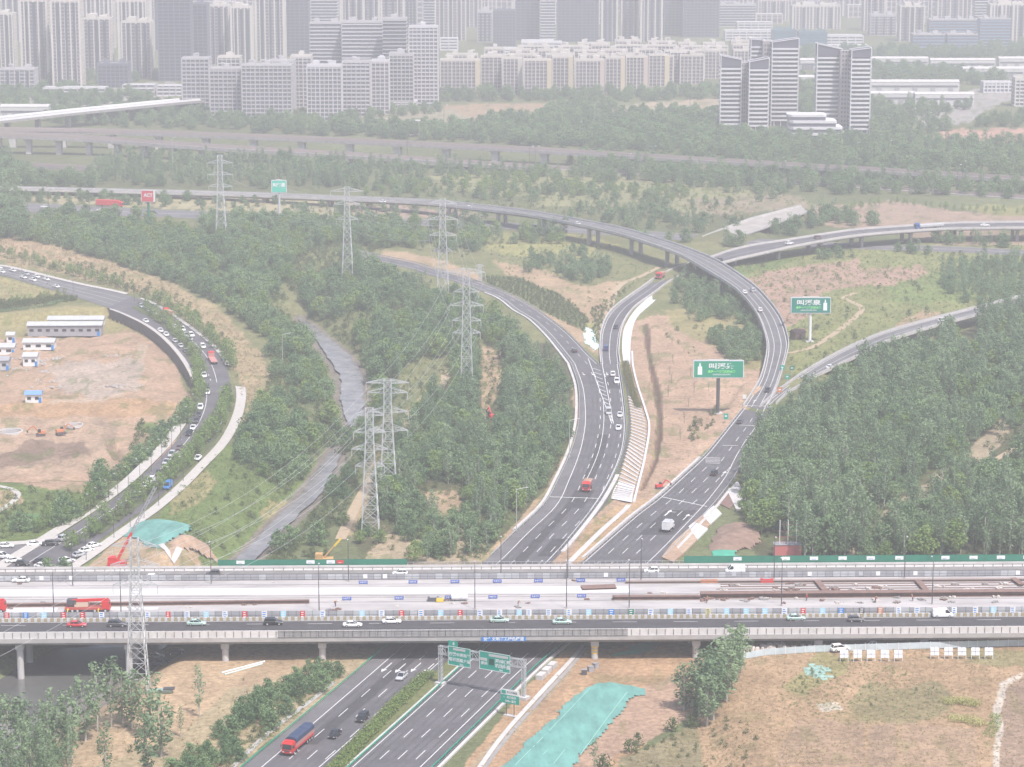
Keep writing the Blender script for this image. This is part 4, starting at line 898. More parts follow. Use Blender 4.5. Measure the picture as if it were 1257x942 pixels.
# lamp posts on the deck and streets
def lamp_post(h=11.5, r=0.11, arm=1.8, m=STEELD, arms=1):
    th = thing("street_lamp", "x", "street lamp"); mb = MB(); mb.tube((0, 0, 0), (0, 0, h), r * 1.3, 8, r * 0.7); mb.build("pole", m, th)
    for k in range(arms):
        s_ = 1 if k == 0 else -1
        mb = MB(); mb.tube((0, 0, h - 0.1), (arm * s_, 0, h + 0.35), r * 0.6, 6); mb.build("arm", m, th)
        mb = MB(); mb.box(((arm + 0.4) * s_, 0, h + 0.36), (0.9, 0.3, 0.14)); mb.build("lamp_head", OFFW, th)
    mb = MB(); mb.box((0, 0, 0.2), (0.45, 0.45, 0.4)); mb.build("base", CONC, th)
    return Proto(th)
LP = lamp_post()
DL = [(68, 755, "beside the left crane truck"), (150, 754, "left of the near lattice pylon"), (392, 750, "right of the long brown girder"), (583, 748, "right of the white tank"), (695.5, 747.5, "tall and dark at the middle of the deck"), (772.5, 747.5, "left end of the brown girder and gap strip"), (960, 746, "behind the green taxi on the right"), (1146, 745, "beside the white van's red poster"),
      (260, 715, "above the silver car on the far hoarding"), (91, 717, "far hoarding, above the parked cars"), (428, 713, "far hoarding, at the end of the green hoarding"), (615, 710, "far hoarding, left of the motorway edge"), (697, 712, "far hoarding, thick pole between the carriageways"), (787, 714, "far hoarding, over the right carriageway"), (951, 713, "far hoarding, above the red box"), (1112, 713, "far hoarding, right of the wood's front")]
for x, y, lb in DL:
    LP.place(E(ub(x, y), vb(y)), ANG + (math.pi / 2 if y > 730 else -math.pi / 2), "dark street lamp on the expressway, " + lb)
# ------------------------------------------------------------------ lattice pylons and power lines
def pylon(px, py, H, base, top, arms, label, m=STEEL, t=0.16, rz=0.0, panels=14, flat=False):
    p = on_ground(px, py); th = thing("power_pylon", label, "pylon", p, rz)
    def hw(z): 
        u = z / H
        return base / 2 + (top / 2 - base / 2) * min(u / 0.78, 1)
    mb = MB(); z = 0.0; zs = [0.0]
    hgt = H / panels * 1.5
    while zs[-1] < H: zs.append(min(H, zs[-1] + hgt)); hgt = max(hgt * 0.955, 1.5)
    C4 = [(-1, -1), (1, -1), (1, 1), (-1, 1)]
    mb.tube((0, 0, 0), (0, 0, 0.01), 0.01, 3)
    legs = []
    for cx, cy in C4:
        l = MB()
        for a, b in zip(zs[:-1], zs[1:]): l.bar((cx * hw(a), cy * hw(a), a), (cx * hw(b), cy * hw(b), b), t * 1.25)
        l.build("leg", m, th)
    br = MB()
    for a, b in zip(zs[:-1], zs[1:]):
        for i in range(4):
            c0, c1 = C4[i], C4[(i + 1) % 4]
            A, B = Vector((c0[0] * hw(a), c0[1] * hw(a), a)), Vector((c1[0] * hw(a), c1[1] * hw(a), a))
            A2, B2 = Vector((c0[0] * hw(b), c0[1] * hw(b), b)), Vector((c1[0] * hw(b), c1[1] * hw(b), b))
            br.bar(A, B2, t * 0.6); br.bar(B, A2, t * 0.6); br.bar(A2, B2, t * 0.6)
    br.build("bracing", m, th)
    tips = []
    for z, L in arms:
        for s_ in (-1, 1):
            am = MB(); tip = Vector((s_ * L, 0, z)); h = 1.5
            for cy in (-1, 1):
                am.bar((s_ * hw(z), cy * hw(z), z), tip, t * 0.75); am.bar((s_ * hw(z), cy * hw(z), min(z + h, H)), tip + Vector((0, 0, 0.12)), t * 0.75)
            nn_ = max(2, int(L / 1.6)); 
            for k in range(1, nn_):
                u = k / nn_; q0 = Vector((s_ * hw(z), -hw(z), z)).lerp(tip, u); q1 = Vector((s_ * hw(z), -hw(z), min(z + h, H))).lerp(tip, (k - 0.5) / nn_)
                q2 = Vector((s_ * hw(z), hw(z), z)).lerp(tip, u); am.bar(q0, q1, t * 0.5); am.bar(q0, q2, t * 0.5)
            a_ = am.build("crossarm", m, th)
            ins = MB(); ins.tube(tip, tip - Vector((0, 0, 2.2)), 0.09, 6); ins.build("insulator", OFFW, a_)
            w_ = Matrix.Translation(p) @ Matrix.Rotation(rz, 4, 'Z') @ (tip - Vector((0, 0, 2.2))); tips.append(w_)
    return th, tips
PY = {}
PY[1] = pylon(170, 851, 37.5, 5.0, 1.9, [(35.6, 5.2), (31, 5.6), (26.2, 5.2)], "grey lattice pylon in front of the expressway at the left", STEEL)
PY[2] = pylon(455, 655, 37, 5.0, 2.2, [(35, 4.2), (30, 4.6), (25, 5.2), (20, 4.2)], "nearer of the two close pylons at the river track", STEEL, 0.2)
PY[3] = pylon(477, 612, 37, 5.2, 2.2, [(36, 6.5), (33, 6.0), (27, 6.2), (21.3, 6.0)], "rear of the two close pylons at the river track", STEEL, 0.2)
PY[4] = pylon(573, 487, 47, 4.6, 2.4, [(45.5, 6.8), (38.5, 4.5), (33.5, 6.2), (28, 5.2), (23.5, 5.0)], "tall pylon standing in the central poplar wood", STEEL, 0.2)
PY[5] = pylon(544, 372, 46, 5.4, 2.4, [(44, 6.0), (37, 6.5), (30, 6.0), (23, 4.0)], "pylon behind the dark wood left of the west road", STEEL, 0.2)
PY[6] = pylon(427, 346, 44, 5.2, 2.2, [(42, 7.5), (36, 6.0), (29, 5.0)], "pylon left of centre in front of the long ramp", STEEL, 0.2)
PY[7] = pylon(272, 296, 44, 5.5, 2.2, [(40, 6.5), (34, 6.5), (28, 6.0)], "farthest left pylon above the dark river trees", STEEL, 0.2)
PY[8] = pylon(589, 346, 8, 2.0, 1.4, [(7.2, 1.8)], "small lattice pole structure at the upper verge of the west road", STEEL, 0.16)
def wires(A, B, sag, label, r=0.032, n=10, pick=None):
    tips = list(zip(A, B))
    if pick: tips = [tips[i] for i in pick if i < len(tips)]
    for a, b in tips:
        mb = MB(); pts = []
        for k in range(n + 1):
            u = k / n; q = Vector(a).lerp(Vector(b), u); q.z -= sag * 4 * u * (1 - u); pts.append(q)
        for k in range(n): mb.tube(pts[k], pts[k + 1], r, 4)
        tag(mb.build("power_line", STEEL), label, "power line", group=label)
wires(PY[7][1], PY[6][1], 5, "power line between the farthest left pylon and the next one")
wires(PY[6][1], PY[5][1], 3, "power line between the pylons left of centre")
wires(PY[5][1], PY[4][1], 4, "power line from the dark wood to the tall central pylon")
wires(PY[4][1], PY[3][1], 4, "power line from the tall central pylon to the river track pylons")
wires(PY[2][1], PY[1][1], 7, "power line sweeping down from the river track pylons to the near pylon")
wires(PY[3][1], [v + Vector((-3, 0, 0)) for v in PY[1][1]], 8, "second power line from the rear river track pylon to the near pylon", pick=(0, 2, 4))
wires(PY[1][1], [Vector((v.x - 90, v.y - 170, v.z - 4)) for v in PY[1][1]], 4, "power line leaving the near pylon past the left frame edge", pick=(0, 2, 4))

# ------------------------------------------------------------------ trees
def leafmat(name, c1, c2):
    m = bpy.data.materials.new(name); m.use_nodes = True; n = m.node_tree; b = n.nodes["Principled BSDF"]
    b.inputs["Roughness"].default_value = 0.75; b.inputs["Specular IOR Level"].default_value = 0.2
    oi = n.nodes.new("ShaderNodeObjectInfo"); at = n.nodes.new("ShaderNodeAttribute"); at.attribute_name = "tint"
    mx = n.nodes.new("ShaderNodeMix"); mx.data_type = 'RGBA'; mx.inputs[6].default_value = (*c1, 1); mx.inputs[7].default_value = (*c2, 1)
    ad = n.nodes.new("ShaderNodeMath"); ad.operation = 'MULTIPLY_ADD'; ad.inputs[1].default_value = 0.6
    mu = n.nodes.new("ShaderNodeMath"); mu.operation = 'MULTIPLY'; mu.inputs[1].default_value = 0.4
    n.links.new(at.outputs["Fac"], mu.inputs[0]); n.links.new(oi.outputs["Random"], ad.inputs[0]); n.links.new(mu.outputs[0], ad.inputs[2])
    n.links.new(ad.outputs[0], mx.inputs[0]); n.links.new(mx.outputs[2], b.inputs["Base Color"])
    tr = n.nodes.new("ShaderNodeBsdfTranslucent"); n.links.new(mx.outputs[2], tr.inputs[0]); ms = n.nodes.new("ShaderNodeMixShader"); ms.inputs[0].default_value = 0.3
    n.links.new(b.outputs[0], ms.inputs[1]); n.links.new(tr.outputs[0], ms.inputs[2]); n.links.new(ms.outputs[0], n.nodes["Material Output"].inputs[0])
    return m
LF_P = leafmat("poplar_leaf", (0.095, 0.165, 0.085), (0.275, 0.365, 0.205))
LF_B = leafmat("broad_leaf", (0.072, 0.148, 0.067), (0.235, 0.335, 0.155))
LF_Y = leafmat("spring_leaf", (0.13, 0.22, 0.06), (0.25, 0.34, 0.11))
LF_S = leafmat("shrub_leaf", (0.07, 0.11, 0.04), (0.16, 0.19, 0.08))
npr = np.random.RandomState(5)
def crown_mesh(name, clumps, leaf, per, spread, m):
    """clumps: list of (x, y, z, r); leaf faces scattered round each clump, tilted outwards"""
    V, T = [], []
    for (cx, cy, cz, r) in clumps:
        k = max(6, int(per * (r ** 1.5)))
        d = npr.normal(size=(k, 3)); d /= np.linalg.norm(d, axis=1)[:, None]
        rad = r * (0.55 + 0.5 * npr.rand(k)) ** 0.6
        c = np.array([cx, cy, cz]) + d * rad[:, None] * np.array([1, 1, spread])
        nrm = d + npr.normal(scale=0.45, size=(k, 3)); nrm[:, 2] += 0.25; nrm /= np.linalg.norm(nrm, axis=1)[:, None]
        a = np.cross(nrm, npr.normal(size=(k, 3))); a /= np.linalg.norm(a, axis=1)[:, None]; b_ = np.cross(nrm, a)
        s_ = leaf * (0.6 + 0.8 * npr.rand(k))[:, None]
        q = np.stack([c - a * s_, c - b_ * s_ * 0.6, c + a * s_, c + b_ * s_ * 0.6], 1); V.append(q.reshape(-1, 3)); T += list(np.repeat(npr.rand() * 0.6 + 0.4 * npr.rand(k), 4))
    V = np.concatenate(V).astype(np.float32); nq = len(V) // 4
    me_ = bpy.data.meshes.new(name); me_.vertices.add(len(V)); me_.vertices.foreach_set("co", V.ravel())
    me_.loops.add(nq * 4); me_.loops.foreach_set("vertex_index", np.arange(nq * 4, dtype=np.int32)); me_.polygons.add(nq); me_.polygons.foreach_set("loop_start", np.arange(0, nq * 4, 4, dtype=np.int32)); me_.update()
    ta = me_.attributes.new("tint", 'FLOAT', 'POINT'); ta.data.foreach_set("value", np.array(T, dtype=np.float32)); me_.materials.append(m); return me_
def trunk_mb(h, r, limbs, H):
    mb = MB(); mb.tube((0, 0, -0.4), (0, 0, h * 0.55), r, 7, r * 0.75); mb.tube((0, 0, h * 0.55), (0.15, 0.1, h), r * 0.75, 7, r * 0.4)
    for (x, y, z, r_) in limbs: mb.tube((0.05, 0.03, min(h * 0.8, z * 0.55)), (x * 0.8, y * 0.8, z), r * 0.4, 5, r * 0.12)
    return mb
TP = {}
def tree_proto(key, name, cat, H, Wd, z0, shape, leaf, per, nc, m, bark, seed, rt=0.16):
    rr = random.Random(seed); cl = []
    for i in range(nc):
        u = (i + rr.random()) / nc; z = z0 + (H - z0) * u
        prof = shape(u); a = rr.uniform(0, 6.283); q = prof * Wd / 2 * math.sqrt(rr.random()) * 0.85
        cr = Wd * rr.uniform(0.13, 0.24) * (0.55 + 0.5 * prof)
        cl.append((q * math.cos(a), q * math.sin(a), min(z, H - cr * 0.4), cr))
    th = thing(name, "x", cat); cm = crown_mesh("crown", cl, leaf, per, 0.85 if H < 1.4 * Wd else 1.35, m)
    c = bpy.data.objects.new("crown", cm); COL.objects.link(c); c.parent = th
    trunk_mb(H * 0.8, rt, cl[::max(1, nc // 7)], H).build("trunk", bark, th)
    TP[key] = Proto(th); TP[key].mesh = c; TP[key].H = H; return TP[key]
pop = lambda u: (0.35 + 1.3 * u * (1.15 - u)) ; bro = lambda u: math.sqrt(max(0.08, 1 - (2 * u - 0.75) ** 2 * 0.75)); col_ = lambda u: 0.6 + 0.5 * math.sin(3.1 * min(u + 0.1, 1))
tree_proto('p1', 'poplar_tree', 'tree', 11.5, 4.4, 2.2, pop, 0.27, 30, 34, LF_P, BARKW, 1)
tree_proto('p2', 'poplar_tree', 'tree', 13.0, 4.8, 2.8, pop, 0.27, 30, 36, LF_P, BARKW, 2)
tree_proto('p3', 'poplar_tree', 'tree', 9.5, 4.0, 1.6, pop, 0.25, 32, 28, LF_P, BARKW, 3)
tree_proto('b1', 'broadleaf_tree', 'tree', 7.5, 7.2, 1.0, bro, 0.30, 26, 34, LF_B, BARK, 4, 0.2)
tree_proto('b2', 'broadleaf_tree', 'tree', 6.4, 6.4, 0.8, bro, 0.30, 26, 28, LF_B, BARK, 5, 0.2)
tree_proto('b3', 'broadleaf_tree', 'tree', 8.8, 8.6, 1.2, bro, 0.32, 24, 38, LF_B, BARK, 6, 0.22)
tree_proto('y1', 'broadleaf_tree', 'tree', 8.0, 7.0, 1.4, bro, 0.30, 26, 32, LF_Y, BARK, 7, 0.2)
tree_proto('s1', 'shrub', 'shrub', 2.6, 3.4, 0.2, bro, 0.20, 34, 14, LF_S, BARK, 8, 0.06)
tree_proto('s2', 'shrub', 'shrub', 1.8, 2.4, 0.1, bro, 0.18, 36, 10, LF_S, BARK, 9, 0.05)
tree_proto('t1', 'street_tree', 'tree', 5.2, 3.6, 1.6, bro, 0.22, 34, 18, LF_Y, BARK, 10, 0.09)
tree_proto('g1', 'grass_tuft', 'plant', 1.0, 2.2, 0.05, bro, 0.14, 40, 9, leafmat('dry_leaf', (0.33, 0.27, 0.15), (0.48, 0.40, 0.25)), BARK, 12, 0.03)
tree_proto('g2', 'grass_clump', 'plant', 1.1, 2.4, 0.05, bro, 0.15, 40, 9, leafmat('grass_leaf', (0.15, 0.22, 0.08), (0.28, 0.33, 0.14)), BARK, 13, 0.03)
tree_proto('l1', 'young_poplar', 'tree', 10.5, 3.6, 2.4, pop, 0.20, 34, 30, LF_P, BARKW, 11, 0.12)

def blocked(x, y, pad=0.0):
    for (A, rr) in BLK:
        d = np.hypot(A[:, 0] - x, A[:, 1] - y) - A[:, 2] - rr - pad
        if d.min() < 0: return True
    return False
BLK = []
for rd, clr in ROADS:
    if rd in (RAIL1, RAIL2, WHITEV, LOWV): continue
    pts = []
    for d in rd.span(0, rd.len, 3.0):
        c = rd.at(d)
        if c.z < 6.0: pts.append((c.x, c.y, rd.tw(d) / 2))
    if pts: BLK.append((np.array(pts), clr))
def wpoly(poly): return [(G(x, y).x, G(x, y).y) for x, y in poly]
def scatter(poly, step, seed, holes=(), jit=0.42, prob=1.0, pad=0.0, keep=None):
    wp = wpoly(poly); hs = [wpoly(h) for h in holes]; rr = np.random.RandomState(seed)
    xs = [p[0] for p in wp]; ys = [p[1] for p in wp]
    gx, gy = np.meshgrid(np.arange(min(xs), max(xs), step), np.arange(min(ys), max(ys), step))
    gx = gx + (rr.rand(*gx.shape) - .5) * 2 * jit * step; gy = gy + (rr.rand(*gy.shape) - .5) * 2 * jit * step
    m = inside(wp, gx, gy)
    for h in hs: m &= ~inside(h, gx, gy)
    m &= rr.rand(*gx.shape) < prob
    if keep: m &= keep(gx, gy)
    pts = [(float(a), float(b)) for a, b in zip(gx[m], gy[m])]
    out = []
    P_ = np.array(pts) if pts else np.zeros((0, 2)); ok = np.ones(len(P_), bool)
    for (A, clr) in BLK:
        for c in A:
            ok &= np.hypot(P_[:, 0] - c[0], P_[:, 1] - c[1]) > c[2] + clr + pad
    return [p for p, k in zip(pts, ok) if k]
# woods: polygon of trunk feet, spacing, tree kinds, size range, place words
WOODS = [
 ([(914, 575), (928, 552), (960, 520), (1005, 495), (1045, 474), (1110, 447), (1190, 418), (1215, 398), (1330, 368), (1330, 688), (985, 688), (940, 684), (922, 655), (912, 632), (912, 600)], 3.9, ('p1', 'p2', 'p3', 'p1', 'b1', 'b3', 'y1'), (0.6, 1.3), "the dense wood right of the right carriageway",
   [[(1160, 500), (1188, 490), (1212, 500), (1200, 520), (1170, 528), (1150, 520)], [(1050, 665), (1100, 612), (1200, 545), (1232, 508), (1244, 515), (1215, 555), (1150, 610), (1085, 660)], [(1185, 560), (1300, 500), (1300, 560), (1195, 590)], [(905, 652), (960, 652), (985, 692), (905, 692)]]),
 ([(470, 470), (505, 440), (540, 425), (565, 412), (632, 424), (660, 448), (690, 470), (696, 500), (697, 545), (675, 585), (640, 632), (612, 664), (592, 690), (540, 690), (500, 660), (462, 640), (455, 600), (470, 540)], 3.9, ('p1', 'p3', 'b1', 'p1', 'b2', 'b1', 'y1'), (0.55, 1.15), "the central wood left of the curving carriageway",
   [[(512, 596), (562, 594), (575, 622), (548, 652), (515, 630)], [(582, 415), (620, 415), (620, 470), (612, 545), (588, 545)], [(470, 648), (600, 640), (590, 690), (470, 690)], [(500, 440), (560, 440), (560, 480), (500, 520), (440, 640), (410, 660)]]),
 ([(500, 655), (560, 640), (600, 650), (618, 640), (606, 668), (590, 690), (480, 690)], 5.5, ('b1', 'b2', 'p3'), (0.7, 1.0), "the gap between the central wood and the bridge", []),
 ([(330, 420), (300, 395), (270, 375), (225, 352), (160, 330), (90, 308), (40, 296), (30, 278), (90, 262), (170, 268), (260, 290), (300, 320), (338, 350), (362, 385), (372, 420), (396, 450), (406, 490), (412, 520), (400, 548), (372, 580), (335, 590), (300, 575), (288, 560), (300, 530), (318, 500), (335, 460)], 5.0, ('b1', 'b2', 'b3', 'b2', 'y1', 's1'), (0.55, 1.2), "the left bank of the river", [[(300, 435), (330, 440), (340, 470), (318, 490), (305, 470)]]),
 ([(245, 268), (330, 268), (430, 272), (520, 285), (460, 312), (462, 336), (520, 356), (580, 378), (618, 398), (640, 418), (600, 424), (560, 398), (545, 425), (505, 445), (470, 478), (455, 498), (452, 470), (445, 440), (428, 425), (400, 405), (385, 385), (350, 350), (300, 315), (250, 290)], 5.2, ('b1', 'b2', 'b3', 'b1', 'p3', 'y1'), (0.6, 1.25), "the wood between the river and the west road",
   [[(370, 312), (415, 310), (430, 330), (390, 350), (350, 335)], [(380, 380), (430, 395), (450, 430), (420, 420)], [(270, 318), (335, 330), (345, 352), (300, 340)]]),
 ([(410, 545), (450, 510), (470, 500), (455, 560), (440, 600), (415, 640), (400, 690), (330, 690), (372, 640), (400, 590)], 6.0, ('b2', 's1', 'b1', 's1'), (0.6, 0.95), "the right bank of the river near the bridge", [[(405, 668), (445, 590), (465, 560), (470, 590), (440, 668)]]),
 ([(336, 600), (365, 585), (388, 575), (384, 590), (362, 605), (330, 640), (300, 670), (275, 690), (262, 688), (300, 645)], 4.0, ('s1', 'b2', 's1', 's2'), (0.5, 1.0), "the grassy bank left of the lower river", []),
 ([(412, 560), (425, 556), (420, 580), (392, 610), (362, 645), (325, 690), (312, 690), (345, 652), (375, 615)], 4.0, ('s1', 'b2', 's1'), (0.5, 1.0), "the water's edge right of the lower river", []),
 ([(420, 640), (520, 655), (560, 690), (380, 692), (400, 660)], 7.0, ('b2', 'y1', 's1'), (0.5, 0.85), "the bright bushes behind the green hoarding", []),
 ([(470, 268), (612, 285), (700, 290), (690, 300), (600, 300), (590, 315), (540, 312), (480, 300)], 5.5, ('p3', 'b1', 'y1', 'p1'), (0.7, 1.1), "the copse below the long ramp", []),
 ([(640, 318), (700, 308), (745, 322), (752, 338), (720, 350), (672, 340), (642, 335)], 5.0, ('b1', 'b2', 'p3'), (0.55, 0.8), "the copse in the soil triangle of the fork", []),
 ([(820, 358), (852, 340), (880, 345), (905, 366), (920, 384), (930, 410), (936, 440), (905, 452), (878, 432), (872, 410), (850, 395), (815, 395), (806, 380)], 5.2, ('b1', 'b2', 'p3', 'b2'), (0.6, 0.95), "the copse inside the loop of the ramp", [[(858, 395), (886, 392), (880, 410)]]),
 ([(872, 300), (905, 280), (960, 285), (1000, 268), (1010, 262), (1090, 276), (1000, 285), (940, 296), (870, 312)], 6.0, ('b1', 'b2', 'p3'), (0.7, 1.1), "the thicket behind the rising right ramp", []),
 ([(1040, 295), (1110, 292), (1240, 300), (1240, 312), (1120, 312), (1040, 306)], 6.0, ('b1', 'p3', 'b2'), (0.7, 1.0), "the row in front of the rising right ramp", []),
 ([(960, 300), (1040, 296), (1050, 318), (970, 320)], 6.5, ('b1', 's1', 'b2'), (0.6, 0.9), "the scrub below the rising right ramp", []),
 ([(1150, 330), (1330, 318), (1330, 400), (1215, 404), (1196, 380), (1160, 360)], 5.5, ('p3', 'b1', 'p1'), (0.6, 0.9), "the green field above the right wood", []),
 ([(215, 946), (260, 905), (330, 858), (372, 830), (398, 818), (418, 830), (392, 856), (352, 890), (310, 925), (285, 950), (260, 990), (200, 990)], 3.4, ('b2', 'b1', 's1', 'b2'), (0.6, 0.85), "the thicket beside the green guard rail", []),
 ([(-60, 905), (60, 880), (80, 905), (95, 945), (70, 1000), (-60, 1000)], 4.2, ('l1', 'p1', 'l1'), (0.85, 1.1), "the lower left corner", []),
 ([(-60, 196), (-60, 300), (30, 296), (36, 262), (20, 238), (40, 215), (10, 200)], 7.0, ('b1', 'b3', 'p3'), (0.9, 1.4), "the far left frame edge", []),
]
FAR = [
 ([(120, 198), (340, 200), (520, 206), (700, 216), (700, 226), (520, 216), (430, 236), (300, 234), (110, 228)], 8.5, ('p1', 'p2', 'b3', 'p2'), (0.6, 0.95)),
 ([(0, 215), (120, 222), (110, 232), (0, 232)], 9, ('b3', 'b1'), (.8, 1.2)),
 ([(430, 222), (600, 226), (860, 236), (860, 246), (660, 248), (430, 240)], 10, ('b1', 'y1', 's1', 'b2'), (0.6, 1.1)),
 ([(700, 196), (900, 205), (1330, 232), (1330, 248), (1100, 240), (900, 238), (800, 228), (700, 222)], 9, ('b1', 'b3', 'p1', 'b2'), (0.8, 1.2)),
 ([(560, 208), (760, 222), (700, 236), (560, 228)], 12, ('y1', 's1'), (0.6, 1.0)),
 ([(840, 166), (990, 176), (1130, 172), (1165, 178), (1320, 182), (1320, 220), (1100, 214), (960, 206), (840, 196)], 10.5, ('b3', 'b1', 'b3', 'p1'), (0.9, 1.3)),
 ([(330, 152), (560, 160), (620, 150), (690, 148), (840, 146), (880, 168), (1000, 180), (900, 196), (840, 190), (600, 176), (420, 168), (300, 163)], 10, ('b3', 'b1', 'b3'), (0.9, 1.35)),
 ([(150, 181), (170, 183), (330, 194), (420, 198), (420, 204), (260, 202), (160, 194)], 10, ('b3', 'b1'), (0.35, 0.6)),
 ([(0, 115), (60, 108), (160, 118), (200, 124), (0, 140)], 12, ('b3', 'b1'), (0.8, 1.2)),
 ([(60, 140), (240, 130), (330, 148), (300, 160), (120, 156), (40, 152)], 11, ('b3', 'b1'), (0.8, 1.2)),
 ([(540, 116), (700, 118), (880, 112), (890, 122), (760, 126), (640, 125), (540, 126)], 12, ('b3', 'b1'), (0.9, 1.3)),
 ([(690, 128), (760, 132), (735, 148), (640, 148)], 11, ('b3', 'b1'), (0.8, 1.2)),
 ([(760, 140), (885, 137), (885, 160), (800, 160)], 11, ('b3', 'b1'), (0.8, 1.2)),
 ([(1066, 130), (1120, 132), (1200, 132), (1130, 150), (1180, 158), (1120, 172), (1066, 168)], 11, ('b3', 'b1', 'p1'), (0.8, 1.2)),
 ([(1066, 86), (1180, 90), (1250, 96), (1210, 108), (1180, 102), (1066, 103)], 12, ('b3', 'b1'), (0.9, 1.4)),
 ([(1190, 152), (1330, 140), (1330, 158), (1200, 156)], 11, ('b3',), (0.8, 1.2)),
 ([(980, 95), (1002, 95), (1002, 145), (980, 150)], 12, ('b3', 'b1'), (0.9, 1.3)),
 ([(980, 68), (1257, 60), (1330, 64), (1330, 72), (980, 76)], 14, ('b3', 'b1'), (1, 1.5)),
 ([(330, 200), (420, 206), (430, 228), (380, 230)], 10, ('b3', 'b1'), (0.8, 1.2)),
 ([(700, 255), (840, 262), (880, 285), (800, 285), (700, 268)], 9, ('b1', 'b2', 'p3'), (0.7, 1.1)),
 ([(700, 236), (860, 246), (960, 236), (960, 244), (860, 258), (700, 250)], 13, ('b1', 'b2', 's1'), (0.5, 0.9)),
 ([(780, 290), (850, 296), (840, 300), (780, 296)], 8, ('b1', 'b2'), (0.7, 1.0)),
 ([(20, 240), (200, 243), (430, 252), (600, 262), (600, 268), (430, 262), (200, 253), (20, 248)], 9, ('b2', 'b1', 's1'), (0.5, 0.8)),
 ([(200, 258), (330, 262), (430, 262), (430, 268), (200, 268)], 9, ('b1', 'b2', 'b3'), (0.7, 1.0)),
 ([(60, 238), (200, 238), (420, 250), (420, 258), (200, 254), (60, 248)], 13, ('s1', 'b2'), (0.6, 1.1)),
 ([(225, 142), (540, 132), (545, 140), (420, 150), (225, 150)], 12, ('b3', 'b1'), (0.7, 1.0)),
 ([(0, 100), (230, 92), (230, 98), (0, 108)], 13, ('b3',), (0.8, 1.2)),
]
cand = []
for wi, (poly, step, kinds, rng, where, holes) in enumerate(WOODS):
    thr = .28 if wi == 0 else (.0 if 'thicket beside' in where or 'lower left' in where else .37)
    for (x, y) in scatter(poly, step, 100 + wi, holes, prob=0.9, keep=lambda a_, b_: fbm(a_ / 17, b_ / 26, 400 + wi) > thr):
        k = R.choice(kinds); sc_ = R.uniform(*rng) * (.78 + .5 * float(fbm(np.array([x / 30]), np.array([y / 40]), 9)[0])); cand.append((x, y, k, sc_, where))
for wi, (poly, step, kinds, rng) in enumerate(FAR):
    for (x, y) in scatter(poly, step, 200 + wi, (), prob=0.9):
        cand.append((x, y, R.choice(kinds), R.uniform(*rng), None))
for x_, y_, k_, s_ in ((413, 524, 'b2', 1.0), (424, 533, 'b1', .8), (436, 531, 'b2', .9), (408, 536, 'b2', .8), (420, 545, 's1', 1.6), (443, 520, 'b1', .8), (430, 522, 's1', 1.6), (428, 541, 'b2', .75)):
    q_ = G(x_, y_, -1.5); cand.append((q_.x, q_.y, k_, s_, 'the narrow neck of the river'))
cand.sort(key=lambda c: c[1])
LABK = {'poplar_tree': "tall pale poplar", 'broadleaf_tree': "round green broadleaf tree", 'shrub': "low green shrub", 'young_poplar': "slender young poplar"}
count = {}; far = []
for (x, y, k, s_, where) in cand:
    pr = TP[k]; nm = pr.root.name.split('.')[0]
    c = count.get(nm, 0); z = ground_z(x, y); pxx = P((x, y, z))
    vis = -15 < pxx[0] < 1272 and (pxx[1] < 960)
    if where and vis and c < {'poplar_tree': 285, 'broadleaf_tree': 250, 'shrub': 90}.get(nm, 60):
        count[nm] = c + 1
        o = pr.place((x, y, z - 0.1), R.uniform(0, 6.28), LABK[nm] + " in " + where, group=LABK[nm] + "s, " + where, scale=(s_, s_, s_ * R.uniform(0.9, 1.15)))
    else: far.append((x, y, z - 0.1, k, s_))
